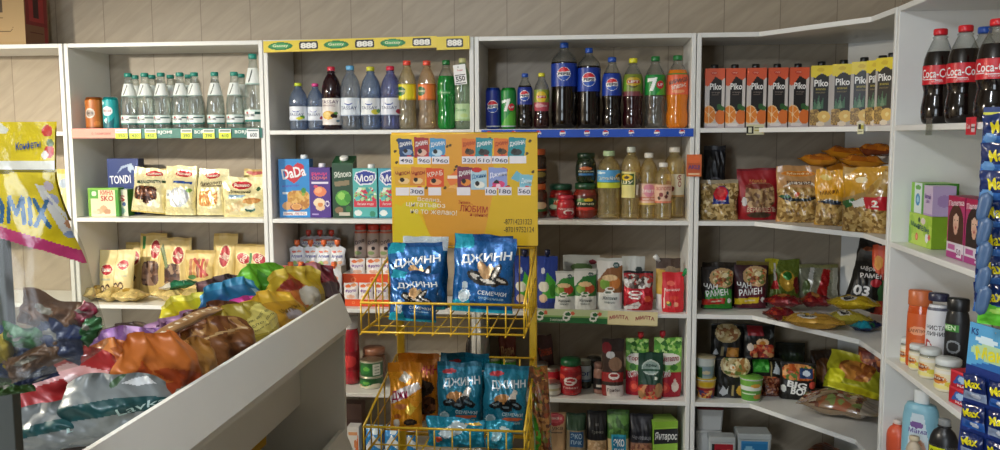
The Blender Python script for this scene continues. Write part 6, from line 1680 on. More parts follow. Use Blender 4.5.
# ------------------------------------------------------------------ right unit: tissue and hair dye
def side_box(name, label, cat, y0, y1, x, h, zs, art, base, d=.06, side=None, sideart=(), top=None, mat='card', rz=-90):
    """box whose front faces the aisle (-x); y0..y1 its width"""
    mb = carton_mb(abs(y1 - y0), h, d, art, base, side, sideart, top)
    o = mb.build(name, M[mat], None, (x + d / 2, (y0 + y1) / 2, zs), (0, 0, math.radians(rz)))
    return tag(o, label, cat)


TG = [('n', .5, .5, .5, .5, ['a8d03a', 'b8d84a', '9ac42e', 'c0dc5a'], 10, 4), ('t', 'Мини', .1, .56, .5, .72, '2a6a4a', -4, .04), ('t', 'ательe', .4, .48, .9, .66, '2a5a6a', -4, .03), ('c', .36, .26, .12, 'd8503a'), ('c', .36, .26, .07, 'f0a080'), ('c', .8, .3, .14, 'e8e8f0'), ('c', .9, .34, .1, 'd86a4a'), ('e', .62, .8, .1, .1, 'e8d8d0'), ('e', .45, .82, .05, .08, '2a4a2a'), ('p', [(0, 0), (.14, .1), (.1, .5), (0, .6)], '7ab82a')]
zt1 = oy(906, 215, 2.58).z
hb = oy(931, 217, 2.435).z - S2
side_box('tissue_box', 'bright green box with orange flowers standing on the right shelf', 'tissue box', 2.432, 2.60, .915, hb, S2, TG, 'b0d444', .11, '7aa024', [('c', .6, .5, .1, '4a6a2a'), ('e', .5, .3, .2, .1, '8ab83a')], 'a8d03a')
p = oy(917, 200, 2.53)
side_box('tissue_box', 'small green and white pack on top of the bright green box', 'tissue box', 2.50, 2.60, .918, .085, S2 + hb + .001, [('r', .0, 0, .25, 1, '8ac83a'), ('r', .25, 0, .8, 1, 'e0ecea'), ('c', .5, .45, .2, '3a90c8'), ('c', .5, .45, .1, 'a8d8e8'), ('r', .8, 0, 1, 1, '5aa83a'), ('e', .5, .85, .2, .08, '6ab04a')], '6ab03a', .09, '3f8a2a', [('r', 0, .4, 1, .46, '2a6a1f')], '9acc5a')
side_box('tissue_box', 'lilac pack lying on top of the bright green box', 'tissue box', 2.435, 2.497, .915, .082, S2 + hb + .001, [('t', 'Мягкий', .12, .56, .8, .72, '6a3a9a', 0, .04), ('t', 'шёлк', .3, .42, .7, .54, '7a4aa8', 0, .03), ('r', 0, 0, 1, .06, 'b89ac8')], 'd4c0dc', .06, 'bca6cc', [('e', .5, .5, .3, .2, 'a88abc')], 'e0d0e4')
HD = lambda hc: [('r', 0, .93, 1, 1, '7a1438'), ('p', [(0, .8), (1, .86), (1, 1), (0, 1)], 'b01c50'), ('t', 'Палетка', .05, .85, .95, .94, 'f0d8e0', 4, .05), ('e', .5, .55, .44, .32, hc), ('r', .06, .26, .94, .5, hc), ('e', .5, .6, .17, .17, 'e0b8a0'), ('e', .5, .49, .12, .1, 'd8a890'), ('e', .43, .62, .03, .015, '2a1a18'), ('e', .57, .62, .03, .015, '2a1a18'), ('e', .5, .5, .05, .018, 'b04a50'), ('p', [(.3, .7), (.5, .82), (.7, .72), (.62, .68), (.5, .74), (.38, .68)], hc), ('r', 0, 0, 1, .26, 'dcd4dc'), ('r', 0, 0, 1, .1, 'a83a80'), ('r', .08, .14, .5, .22, 'b85a98'), ('r', .6, .04, .9, .2, 'e8e0ea'), ('t', '5.0', .62, .07, .86, .17, '7a2a60', 0, .04)]
zz = oy(946, 195, 2.31).z - S2
for i, (y0, y1, hc, lab) in enumerate(((2.205, 2.305, '4a2a1e', 'nearest the bright green box, brown-haired'), (2.10, 2.20, '2a1c1a', 'second from the bright green box, dark-haired'), (1.995, 2.095, '3a1f1a', 'third from the green box, behind the blue strip'))):
    side_box('hair_dye_box', 'hair dye box with portrait, ' + lab, 'hair dye box', y0, y1, .905, zz, S2, HD(hc), 'b0346a', .055, '8a1f50', [('r', 0, 0, 1, .26, 'c8b8c8')], '9a1c4a')

# ------------------------------------------------------------------ right unit: toiletries
def rb(name, label, px0, px1, ptop, x, zs, yscale=1., rz=-50, cat='bottle', **k):
    pc = (px0 + px1) / 2
    q = ox(pc, ptop + 20, x)
    _, w, h = spot(px0, px1, ptop, q.y, zs)
    return bottle(name, label, cat, (q.x, q.y, zs), w / 2, h, rot=(0, 0, math.radians(rz)), yscale=yscale, **k)


rb('shampoo_bottle', 'orange translucent shampoo bottle with wide cap on the toiletries shelf', 908, 932, 290, .925, S3, .6, -30, prof='shampoo', opaque=('glass', 'c8501c'), cap='c86a3a', capr=.98, capz=.80, wraps=(('label', .15, .7, [('e', .5, .6, .25, .1, 'e8a078'), ('t', 'ШАМПУНЬ', .2, .56, .8, .64, '7a2a10', 0, .03), ('e', .5, .3, .2, .1, 'd8703a')], 'cc5a24'),))
rb('shampoo_bottle', 'white shampoo bottle with dark cap and red figure', 927, 949, 293, .955, S3, .6, -30, prof='shampoo', opaque=('plastic', 'd8d8dc'), cap='2c2c44', capr=.9, capz=.90, wraps=(('label', .08, .82, [('t', 'ЧИСТАЯ', .2, .62, .85, .70, '2a2a30', 0, .04), ('t', 'ЛИНИЯ', .2, .52, .8, .59, '2a2a30', 0, .04), ('e', .3, .3, .12, .16, 'b03a3a', 20), ('e', .32, .3, .07, .11, 'e4e4e6', 20), ('r', 0, .95, 1, 1, '5a5a6a')], 'dcdce0'),))
rb('shampoo_bottle', 'black shower gel bottle with rounded top and green lettering', 946, 969.5, 298, .99, S3, .6, -35, prof='shampoo', opaque=('plastic', '18191a'), cap='1a1b1c', capr=.92, capz=.84, wraps=(('label', .15, .8, [('r', .1, .66, .6, .8, '3a8a2a'), ('t', 'MEN', .14, .68, .5, .78, 'd8f0c8', 0, .05), ('e', .45, .36, .2, .13, '8a9096'), ('e', .45, .36, .15, .09, '232426'), ('r', .2, .1, .7, .13, '6a6e72')], '1b1c1e'),))
SW = [('r', 0, .0, 1, .22, 'e8dc8a'), ('e', .35, .5, .28, .22, 'd8862e'), ('e', .35, .52, .2, .12, '8a3a24'), ('e', .75, .3, .2, .16, 'd8c840'), ('r', 0, .86, 1, 1, 'e8e4d8'), ('t', 'Вата', .2, .5, .7, .64, 'f0e8d8', 0, .03)]
for i, (a, b, top, bot_) in enumerate(((897, 911.5, 337, 364), (905.5, 922, 343, 370), (915.5, 937, 347, 378), (931, 957, 357, 391))):
    pc = (a + b) / 2
    q = oz(pc, bot_, S3)
    _, w, h = spot(a, b, top, q.y + .02, S3)
    bottle('cotton_bud_tub', 'clear round tub of cotton buds with orange label, %s' % ('farthest in, by the upright', 'second from the upright', 'third from the upright', 'nearest and largest')[i], 'cotton bud tub', (max(q.x + .012, .87 + w / 2), q.y + .01, S3), w / 2, h, prof='jar', body='tub', cap='d4dad8', capr=.97, capz=.80, group=None,
           liq=('matte', 'ded6bc'), fill=.72, wraps=(('label', .1, .66, SW, 'e6dcb8'),), rot=(0, 0, math.radians(-45)))
RB = [('p', [(.1, .2), (.5, .3), (.8, .8), (.3, .8)], '2a5aa8'), ('e', .5, .55, .2, .2, 'a8c8e8'), ('r', 0, .88, 1, 1, 'd83a48'), ('t', 'MAX', .3, .1, .8, .24, 'f0d8d8', 0, .05)]
yb0, yb1 = 2.10, 2.185
q = oy(949, 383.5, 2.19)
hh = (oy(947, 368, 2.19).z - S3) / 2
side_box('soap_box', 'red box with blue patch, lower of two stacked beside the cotton bud tubs', 'soap box', 2.105, 2.195, .89, hh, S3, RB, 'b81c2c', .06, 'a01828', (), 'c82434', rz=-78)
side_box('soap_box', 'red box with blue patch, upper of two stacked beside the cotton bud tubs', 'soap box', 2.107, 2.193, .892, hh, S3 + hh + .0005, RB, 'b81c2c', .06, 'a01828', (), 'c82434', rz=-75)
side_box('soap_box', 'tall pink and white floral box behind the blue card', 'soap box', 2.03, 2.10, .97, .2, S3, [('n', .5, .5, .5, .5, ['d8c0cc', 'e8dce0', 'c88aa0', 'b8a0b8', 'e0c8d0'], 20, 3), ('e', .5, .3, .2, .1, 'a84a6a')], 'd8c4cc', .06, 'c8b0bc', [('n', .5, .5, .5, .5, ['d8c0cc', 'e8dce0', 'c88aa0'], 14, 3)], 'e0d4d8')
side_box('soap_box', 'white box with small dark picture on the shelf edge beside the red boxes', 'soap box', 2.04, 2.10, .888, .09, S3, [('e', .5, .5, .3, .3, '5a5a7a'), ('r', 0, .8, 1, 1, 'b8b0c8')], 'dcd8e0', .05, 'c8c4d0')

# bottom right bottles
zb_ = S4
rb('detergent_bottle', 'large pale blue fabric softener bottle with white cap', 903, 940, 390, .935, S4, .62, -42, prof='shampoo', opaque=('plastic', '8ac0d4'), cap='e0e4e4', capr=.42, capz=.86,
   wraps=(('label', .1, .84, [('p', [(.3, .0), (.4, .9), (.62, .9), (.85, 0)], 'cfe0ea'), ('c', .52, .42, .12, 'e0b8a8'), ('c', .52, .46, .07, 'd8a088'), ('e', .62, .2, .16, .08, 'c0506a'), ('e', .5, .26, .1, .04, '2a2a4a'), ('e', .5, .74, .12, .05, '7a5a9a'), ('t', 'Мама', .36, .62, .68, .69, '5a4a9a', 0, .04)], '88bed2'),))
rb('detergent_bottle', 'red-orange bottle with pale cap at the bottom beside the upright', 886, 908, 420, .9, S4, .7, -42, prof='oil', opaque=('plastic', 'd85a3a'), cap='d8c8c0', capr=.4)
rb('detergent_bottle', 'small bottle with tan cap in front of the pale blue one', 905, 922, 436, .895, S4, .7, -42, prof='oil', opaque=('plastic', 'c8b8a0'), cap='d8c8a8', capr=.62)
rb('detergent_bottle', 'black bottle with grey cap and a yellow price sticker', 929, 959, 419, .945, S4, .7, -42, prof='oil', opaque=('plastic', '1c1c1f'), cap='8a8e90', capr=.42, wraps=(('price_sticker', .52, .7, [('r', .2, .1, .62, .9, 'd8e020'), ('t', '890', .26, .3, .58, .7, '2a3010', 0, .05)], CLEAR),))

# ------------------------------------------------------------------ hanging blue display strips
def hang(px, py, x):
    return ox(px, py, x)


XH = .80
t0_, t1_ = hang(999, 112, XH), hang(990, 305, XH)
yc = t1_.y
mb = plate(.075, t0_.z - t1_.z + .02, [('e', .3, .95, .4, .03, 'd8d84a'), ('r', 0, .9, 1, .92, '3a7ac0')], '1c3c7a', .002, .005)
t = thing('hanging_strip', 'long dark blue hanging strip in front of the hair dye shelf', 'hanging strip', ((t0_.x + .006), yc, (t0_.z + t1_.z) / 2), (0, 0, math.radians(-48)))
mb.build('backing_strip', M['card'], t)


def wire_hook(parent, p0, p1):
    hk = MB()
    inv = (Matrix.Translation(parent.location) @ parent.rotation_euler.to_matrix().to_4x4()).inverted()
    hk.tube([inv @ Vector(p) for p in (p0, (p0[0] - .012, p0[1], p0[2] + .004), ((p0[0] + p1[0]) / 2, (p0[1] + p1[1]) / 2, max(p0[2], p1[2]) + .008), p1)], .0018, 'b8bcc0', 8)
    hk.build('wire_hook', M['metal'], parent)


wire_hook(t, (XR - .001, yc, S1 - .008), (t0_.x + .004, yc, t0_.z - .002))
N = 7
for i in range(N):
    z = t0_.z - .035 - i * (t0_.z - t1_.z - .05) / (N - 1)
    a = math.radians(-48)
    nx, ny = -math.sin(math.radians(48)), -math.cos(math.radians(48))
    mb = pouch_mb(.066, .062, .012, [('r', 0, 0, 1, .3, '3a6ab0'), ('t', 'Max', .3, .42, .9, .80, 'e8d820', 8, .06), ('e', .25, .25, .2, .16, '6a9ad0')], '152c62', 'pillow', .5, i * 2.1)
    o = mb.build('sponge_pack', [M['film'], PET['film']], None, (t0_.x + .006 + nx * .012, yc + ny * .012, z - .031), (math.radians(4), 0, a))
    tag(o, 'dark blue pack with yellow lettering on the hanging strip, %s from the top' % NUM[i + 1], 'sponge pack', 'packs on the hanging strip')
for i, (px, py) in enumerate(((981, 207), (981, 232), (981, 256), (980, 280), (980, 300))):
    q = ox(px, py, XH - .035)
    mb = MB()
    pts = []
    L = .062
    mb.grid(lambda u, v: (.011 * (1 - (2 * v - 1) ** 4) ** .5 * math.sin(2 * PI * u) * (1 + .25 * v), .005 * math.cos(2 * PI * u) * (1 - (2 * v - 1) ** 6), L * v), 14, 10, '4a6890', (), 1)
    o = mb.build('brush', M['plastic'], None, (q.x, q.y, q.z - L / 2), (0, math.radians(10), math.radians(-40)))
    tag(o, 'grey-blue slim brush hanging beside the blue strip, %s from the top' % NUM[i + 1], 'brush', 'brushes beside the strip')
q = ox(997, 312, .80)
mb = pouch_mb(.11, .05, .02, [('e', .4, .6, .2, .1, 'b8f06a')], '6ad03a', 'pillow', .8, 2.2)
tag(mb.build('sponge_pack', [M['satin'], PET['film']], None, (q.x + .02, q.y, q.z - .03), (0, 0, math.radians(-40))), 'bright lime green pack above the blue display card', 'sponge pack')
# display card
ca = hang(967, 322, .80)
cb_ = hang(985, 450, .80)
cw = .14
a = math.radians(-62)
hz = ca.z - cb_.z + .12
cx, cy = ca.x + math.cos(a) * cw / 2, ca.y + math.sin(a) * cw / 2
mb = plate(cw, hz, [('r', 0, .74, 1, 1, '5aa8d8'), ('p', [(0, .74), (.5, .80), (1, .76), (1, .74)], '2a6ab0'), ('e', .42, .84, .36, .05, 'b8d8a8'), ('t', 'Макс', .14, .80, .74, .88, 'e8e02a', 8, .08), ('t', 'KS', .04, .93, .16, .97, '1c3a7a', 0, .06), ('e', .3, .91, .2, .02, 'd8ecf4'), ('r', .7, .62, 1, .70, 'e8ecf0')], '16307a', .003, .004)
t = thing('display_card', 'blue display card with pale header hanging at the right shelf, hung with small packs', 'display card', (cx, cy, ca.z - hz / 2), (0, math.radians(3), a))
mb.build('card', M['card'], t)
wire_hook(t, (XR - .001, cy, S3 - .008), (cx - .002, cy, ca.z - .01))
k = 0
for r_ in range(4):
    for c_ in range(2):
        u, z = (c_ - .5) * .062 - .003, ca.z - .105 - r_ * .062
        ox_, oy_2 = math.cos(a) * u + math.sin(a) * .009, math.sin(a) * u - math.cos(a) * .009
        mb = pouch_mb(.056, .056, .012, [('r', 0, 0, 1, .34, '2a5aa8' if (r_ + c_) % 2 else '8a9ab8'), ('t', 'Max', .12, .5, .86, .82, 'e8dc20', 10, .07), ('e', .6, .2, .2, .1, 'c8d0e0')], '13265e', 'pillow', .5, k * 1.3)
        o = mb.build('lighter_pack', [M['film'], PET['film']], None, (cx + ox_, cy + oy_2, z - .056), (math.radians(5), 0, a))
        tag(o, 'small dark blue pack with yellow lettering on the display card, row %s, %s column' % (ORD[r_], ('outer', 'inner')[c_]), 'small pack', 'packs on the display card')
        k += 1

# ------------------------------------------------------------------ seed packs in the wire baskets
SEED = lambda c1, c2, c3: [('p', [(.46, .50), (.62, .66), (.68, .58), (.6, .42)], 'd8b88a'), ('e', .40, .46, .09, .16, c1, 62), ('e', .40, .46, .04, .12, c2, 62), ('e', .70, .52, .07, .15, c1, -28), ('e', .70, .52, .03, .11, c2, -28), ('e', .58, .42, .2, .055, c1, -14), ('e', .58, .42, .13, .025, c2, -14), ('e', .80, .43, .13, .05, c1, -20), ('e', .80, .43, .08, .02, c2, -20), ('e', .50, .56, .08, .13, c3, 30)]
DJ = [('r', 0, .94, 1, 1, '144a86'), ('p', [(0, .84), (.3, .86), (.32, 1), (0, 1)], '1fa0b8'), ('r', .0, .0, 1, .05, '1fa8c4'), ('p', [(0, 0), (.34, .05), (.28, .2), (0, .14)], '1fa8c4'),
      ('t', 'ДЖИНН', .12, .655, .95, .79, 'f0f4f6', 6, .06)] + SEED('2c2a28', 'd8d0c4', 'caa070') + [('t', 'СЕМЕЧКИ', .42, .235, .90, .29, 'e4eef4', -3, .04), ('t', 'отборные', .44, .17, .86, .215, 'a8d0e4', -3, .02), ('c', .2, .22, .085, 'e0eaee'), ('c', .2, .22, .07, 'a8c0cc'), ('c', .2, .22, .05, 'dfe9ee'), ('r', .46, .12, .86, .15, '2a7ab0'), ('e', .2, .36, .05, .05, 'd8e8f0')]
FO = 'foil'
pack('seed_bag', 'silver-white topped blue seed bag at the very back of the upper basket', 'seed bag', 401, 447, 238, BZ1, 0, [('r', 0, .8, 1, 1, 'd8e4ec')], '1f78b0', .035, mat=FO, y=2.432, tilt=4)
pack('seed_bag', 'blue sunflower seed bag leaning upright in the upper basket behind the drooping one', 'seed bag', 387, 444, 247, BZ1, 0, DJ, '165e9c', .05, mat=FO, y=2.365, tilt=6, rz=-4, roll=-3, wr=1.3, cell=.003)
pack('seed_bag', 'blue seed bag showing only its top behind the large one in the upper basket', 'seed bag', 450, 508, 238, BZ1, 0, DJ[:3] + [('t', 'ДЖ', .7, .78, .95, .86, 'd0dce8', 8, .05)], '124e8a', .045, mat=FO, y=2.42, tilt=4, rz=3, roll=3, wr=1.2)
pack('seed_bag', 'large blue sunflower seed bag with white lettering, facing out of the upper basket', 'seed bag', 449, 511.5, 242, BZ1, 0, DJ, '145a9a', .055, mat=FO, y=2.35, tilt=6, rz=2, roll=3, wr=1., cell=.003)
pack('seed_bag', 'blue seed bag slumped forward against the front wires of the upper basket', 'seed bag', 385, 434, 279, BZ1, 0, DJ, '145a9a', .05, mat=FO, y=2.20, tilt=14, rz=6, roll=4, wr=1.6, cell=.003)
# lower basket
ORG = [('r', 0, .86, 1, 1, 'c87a18'), ('p', [(.0, .48), (.3, .6), (.9, .72), (1, .62), (.6, .5), (.1, .4)], 'e8e0dc'), ('t', 'Джи', .12, .44, .6, .60, 'a01c4a', 8, .07), ('p', [(.3, .74), (.5, .86), (.7, .78), (.5, .7)], 'd8d0c0'), ('e', .4, .36, .2, .04, 'c87a4a'), ('p', [(.55, .3), (.7, .42), (.9, .34), (.75, .24)], 'e8c040'), ('e', .72, .14, .2, .05, '2a221c'), ('e', .72, .145, .12, .02, '5a4a3a'), ('c', .26, .12, .06, 'e8e0d0'), ('e', .3, .22, .14, .03, 'b8642a')]
pack('seed_bag', 'orange bag with red lettering at the back of the lower basket', 'seed bag', 396, 437, 357, BZ2, 0, [('t', 'ДЖИНН', .16, .66, 1.0, .82, 'a8242c', 3, .06), ('e', .6, .5, .3, .12, '3a2a24'), ('e', .6, .42, .1, .2, '1c1814'), ('n', .6, .24, .36, .14, ['5a3420', '7a4a2c', '3a2014'], 14, 3), ('r', 0, .9, 1, 1, 'b86a14')], 'c87818', .05, mat=FO, y=2.405, tilt=4)
pack('seed_bag', 'yellow-orange bag with white ribbon in front of the other orange bag', 'seed bag', 387, 421.5, 369, BZ2, 0, ORG, 'e0941e', .05, mat=FO, y=2.30, tilt=8, rz=-6, roll=-3, wr=1.2, cell=.003)
TE = [('r', 0, .93, 1, 1, '12566a'), ('e', .28, .86, .16, .035, 'b8343a', 8), ('t', 'ДЖИНН', .16, .64, .96, .78, 'd0d8dc', 5, .07), ('e', .45, .5, .2, .08, 'b07a44'), ('p', [(.55, .5), (.7, .66), (.78, .62), (.72, .44)], 'd8d0c4')] + [('e', x, y, .15, .055, '14181a', a) for x, y, a in ((.3, .42, 12), (.52, .38, -5), (.74, .42, -25), (.62, .46, 20))] + [('e', x, y, .08, .02, '6a7a80', a) for x, y, a in ((.3, .43, 12), (.52, .39, -5), (.74, .43, -25))] + [
    ('t', 'СЕМЕЧКИ', .44, .26, .92, .31, 'd8e8ea', -2, .03), ('e', .68, .22, .24, .025, 'c8603a'), ('t', 'жареные', .48, .14, .88, .185, 'b8d8dc', -2, .02), ('c', .18, .2, .08, 'b8ccd0'), ('c', .18, .2, .06, '8aa8ae'), ('r', 0, 0, 1, .04, '1fa0b0')]
pack('seed_bag', 'teal seed bag at the back of the lower basket, only its top showing', 'seed bag', 439, 488, 356, BZ2, 0, TE[:3], '14647c', .04, mat=FO, y=2.43, tilt=3)
pack('seed_bag', 'teal black-seed bag standing in the middle of the lower basket', 'seed bag', 434, 481, 367, BZ2, 0, TE, '177088', .05, mat=FO, y=2.33, tilt=6, rz=-3, wr=.9, cell=.003)
pack('seed_bag', 'teal black-seed bag tilted beside the long hanging bag', 'seed bag', 480, 525, 371, BZ2, 0, TE, '177088', .05, mat=FO, y=2.31, tilt=6, rz=6, roll=3, wr=1.1, cell=.003)
p = oy(452, 437, 2.2)
pack('seed_bag', 'crumpled teal seed bag low in front of the middle one, behind the front wires', 'seed bag', 424, 484, 425, BZ2, 0, [('p', [(.2, .5), (.5, .9), (.7, .8), (.6, .5), (.3, .3)], 'c8d8dc'), ('p', [(.6, .8), (.9, .95), (.95, .8)], 'd8a83a'), ('e', .2, .3, .06, .1, 'd85a3a')], '1f8aa4', .05, mat=FO, y=2.19, tilt=10, wr=1.8)
pack('seed_bag', 'crumpled teal seed bag low in the lower basket near the right wires', 'seed bag', 484, 512, 427, BZ2, 0, [('c', .4, .5, .2, 'a8d0d8'), ('e', .7, .7, .2, .1, 'd8eef0')], '1f90a8', .045, mat=FO, y=2.19, tilt=10, wr=1.6)
# bag hanging from the stand's post
x, w, h = spot(528, 552, 340, 2.40, .62)
mb = pouch_mb(.058, .37, .045, [('n', .5, .5, .5, .5, ['7a4a22', '9a5f2c', '5a3018', '8a3f20', 'a87438', '66641f'], 120, 5), ('p', [(0, .0), (.3, .0), (.42, .25), (.2, .6), (0, .66)], '3f8a24'), ('n', .2, .3, .14, .22, ['5ab03a', '8a5a24', '3a7a1c'], 16, 4)], '7a4e26', 'pillow', 1.4, 3.1)
q = oy(540, 400, 2.42)
o = mb.build('hanging_bag', [M['film'], PET['film']], None, (-.122, 2.40, oy(540, 366, 2.40).z - .37), (0, math.radians(-4), math.radians(10)))
tag(o, 'long brown and green netted bag hanging from the yellow stand post', 'hanging bag')


# ------------------------------------------------------------------ foil snack bags in the display unit
def gbag(label, px0, px1, ptop, pm, x, art, base, d=.065, rz=None, mat='snack', wr=1.8, tilt=7, bend=0., seed=None, zb=None, roll=0., cell=.0026, seal=.07, name='snack_bag', hmax=.3):
    rs = random.Random(int(px0 * 7 + ptop))
    rz = rs.uniform(54, 68) if rz is None else rz
    roll = roll or rs.uniform(-6, 6)
    q0, q1 = ox(px0, pm, x), ox(px1, pm, x)
    y0, y1 = q0.y, q1.y
    yc, w = (y0 + y1) / 2, min(.205, max(.125, abs(y1 - y0) * 1.05))
    pc = (px0 + px1) / 2
    zt = oy(pc, ptop, yc).z
    zb = BINZ + .001 if zb is None else zb
    h = min(hmax, (zt - zb) / math.cos(math.radians(tilt)))
    mb = pouch_mb(w, h * 1.04, d, art, base, 'crisp', wr, (px0 if seed is None else seed) * .31, seal, bend, cell)
    up = d / 2 * math.sin(math.radians(tilt)) + w * .3 * abs(math.sin(math.radians(roll)))
    o = mb.build(name, [M[mat], PET['film']], None, (x - .0, yc, zb + up), (math.radians(-tilt), math.radians(roll), math.radians(rz)))
    return tag(o, label, 'snack bag')


FR = -.812
gbag('dark maroon foil bag with pinkish crumpled top at the far end of the display', 303, 331, 268, 285, FR, [('r', 0, .62, 1, 1, '8a2a3a'), ('n', .5, .8, .5, .2, ['a04a5a', '7a1f30', '5a1420', 'b0707a'], 12, 3), ('e', .6, .5, .3, .14, '6a5a60'), ('e', .3, .35, .16, .1, '3a0c14')], '3c0a12', .065, wr=2.6)
gbag('yellow and olive crisps bag beside the maroon bag', 281, 309.5, 272, 300, FR - .02, [('r', 0, .0, 1, .5, '9a8424'), ('p', [(0, .5), (.4, .9), (.7, .6), (.6, .3)], 'b86a2a'), ('e', .62, .5, .2, .16, 'c8c4b8'), ('p', [(.6, .2), (.8, .6), (.9, .2)], 'a8a49a'), ('e', .4, .7, .2, .1, '8a2a20'), ('r', 0, .9, 1, 1, 'd8c04a')], 'c4a82c', .065, wr=2.4)
gbag('mustard yellow foil bag with folded top, third along the lip from the far end', 258, 290, 296, 318, FR, [('r', 0, .8, 1, 1, 'd8b034'), ('p', [(.5, .3), (.9, .7), (1, .4), (.8, .1)], 'b08a24'), ('e', .72, .55, .14, .1, 'a8a0a8'), ('t', 'Чипсы', .5, .6, .9, .7, '7a5a14', 10, .03)], 'bc8e1e', .065, wr=2.4)
gbag('pale yellow bag with small printed lines on its folded flap', 234, 268, 308, 335, FR, [('p', [(.1, .5), (.9, .98), (.98, .5), (.7, .42)], 'dccf72'), ('t', 'Состав: картофель', .3, .68, .9, .73, '5a5430', 12, .0), ('t', 'масло, соль', .36, .60, .9, .64, '5a5430', 12, .0), ('t', 'годен до 2024', .44, .54, .88, .57, '5a5430', 12, .0), ('r', 0, 0, 1, .4, '8a7a28')], 'a89632', .065, wr=2.)
gbag('brown bag with silvery barcode panel, in the middle of the lip', 196, 238, 326, 350, FR, [('r', .08, .34, .3, .62, 'c8ccd0')] + [('r', .1 + k * .04, .36, .115 + k * .04, .6, '3a3a3e') for k in range(5)] + [('n', .5, .86, .5, .13, ['9a6a34', '7a4a20', 'b0844a', '6a3a18'], 16, 5), ('l', .3, .74, .9, .8, .03, 'c8a878'), ('e', .7, .4, .2, .2, '5a3214')], '7a4a22', .065, wr=2.2)
gbag('golden brown bag with dark logo and clear wrinkled edge', 168, 203, 345, 372, FR, [('r', .3, .66, .56, .84, '2a1c14'), ('e', .42, .75, .1, .06, 'e8d8c0'), ('r', .0, .0, .5, .4, '7a3a14'), ('p', [(.6, .0), (.75, .8), (1, .9), (1, 0)], 'a87838')], '9a6a2e', .065, wr=2.2)
gbag('orange bag with peaked fold and red-brown lower part', 130, 179, 341, 375, FR, [('r', 0, 0, 1, .42, '9a3a14'), ('p', [(0, .4), (.3, .7), (.5, .45), (1, .3), (1, .45), (.5, .6)], 'a8451a'), ('n', .75, .22, .2, .14, ['8a8a80', '5a3a24', 'a84a1c', '9a9a90'], 14, 4)], 'c06a28', .065, wr=2.6)
gbag('broad orange-brown bag lying behind the grey bags', 88, 148, 349, 368, -.93, [('n', .5, .6, .5, .4, ['c0702a', 'a85a1e', 'd0823a', '9a4a18'], 14, 6)], 'b4641f', .06, wr=2.2, tilt=12)
gbag('red bag with white edges below the clear candy bag', 30, 100, 356, 392, -.95, [('p', [(0, .6), (.5, .8), (1, .62), (1, .5), (.5, .66), (0, .45)], 'd8a8a8'), ('p', [(.1, .2), (.9, .4), (.9, .32), (.1, .1)], 'e4dcdc'), ('e', .5, .62, .06, .05, 'e8d0d0')], 'a02428', .06, wr=2.0, tilt=10, rz=40)
GT = lambda: [('p', [(0, .30), (.5, .42), (1, .46), (1, .64), (.5, .66), (0, .52)], '0f4448'), ('t', 'Lavka', .5, .47, .94, .57, 'a8c4c4', 14, .02), ('r', 0, 0, 1, .1, '8a8e8e'), ('e', .5, .9, .1, .05, '3a5a3a', 40), ('p', [(.55, .86), (.8, .96), (.9, .86), (.7, .80)], 'e0e4e6')]  # the last pale polygon is glare put into the colour
gbag('grey and dark teal bag nearest the lip with a painted white glare patch', 84, 141, 386, 416, -.83, GT(), '7c8385', .08, wr=1.6, tilt=12, rz=30, cell=.0016)
gbag('grey and dark teal bag farthest from the lip, nearest the viewer', 33, 100, 410, 416, -.90, GT()[:2], '757b7d', .08, wr=1.6, tilt=12, rz=25, cell=.0016)
# second and third rows
gbag('lime green bag standing behind the yellow crisps bag', 250, 289, 266, 285, -.935, [('r', 0, 0, 1, .5, '4a7a24'), ('p', [(.2, .5), (.4, .9), (.6, .6)], '3f8a1c'), ('e', .6, .3, .2, .1, '8a4a24')], '6ab82a', .045, wr=2.6)
gbag('bright blue bag with a long folded top in the middle row', 207, 256, 283, 300, -.955, [('p', [(0, .3), (1, .5), (1, .3), (0, .1)], '0f3f5c'), ('r', .84, .5, .96, .8, '9ac0d0'), ('r', 0, .88, 1, 1, '2a86b0')], '1a6a98', .045, wr=1.8)
gbag('bright yellow bag lying behind the blue one', 170, 215, 297, 308, -1.03, [('e', .85, .5, .1, .14, 'c8c8b0'), ('p', [(0, .3), (.5, .5), (.4, .2)], 'c87a4a'), ('r', 0, .88, 1, 1, 'f0e860')], 'd8cc1c', .045, wr=1.8)
gbag('dark mauve bag peeking out behind the blue bag', 208, 236, 279, 290, -1.09, [('n', .5, .6, .5, .4, ['5a3a40', '3a2428', '7a5458'], 10, 4)], '4a2c30', .045, wr=2.)
gbag('magenta pink bag between the blue and pale yellow bags', 228, 260, 305, 315, -.90, [('p', [(0, .5), (.5, .8), (1, .6), (1, .5), (.5, .6)], 'e8c8e0'), ('e', .3, .7, .1, .1, 'c83a3a')], 'c83a9a', .045, wr=2.4)
gbag('dark brown bag with a pointed corner behind the barcode bag', 196, 234, 309, 322, -.915, [('p', [(0, .5), (.6, .95), (.7, .85), (.1, .35)], '8a5a34'), ('r', 0, 0, 1, .3, '3a1c10')], '5a301a', .045, wr=2.4)
gbag('small red bag behind the lime green one', 262, 285, 272, 280, -1.03, [('e', .5, .6, .3, .2, 'd8c0c0')], 'b8584a', .045, wr=2.)
gbag('lilac patterned bag in the third row behind the tan strip', 148, 205, 319, 330, -1.02, [('n', .5, .6, .5, .4, ['7a4a78', 'a880a8', '5a2a50', 'c8a0c0'], 40, 5), ('r', 0, .9, 1, 1, 'b890b8')], '8a5a88', .045, wr=1.8)
gbag('purple bag with pale dots beside the clear candy bag', 98, 158, 332, 350, -1.07, [('n', .5, .5, .5, .5, ['a078b8', '8a5aa8', 'c8a8d8', '9468b0'], 60, 5)], '9468b0', .045, wr=1.8)
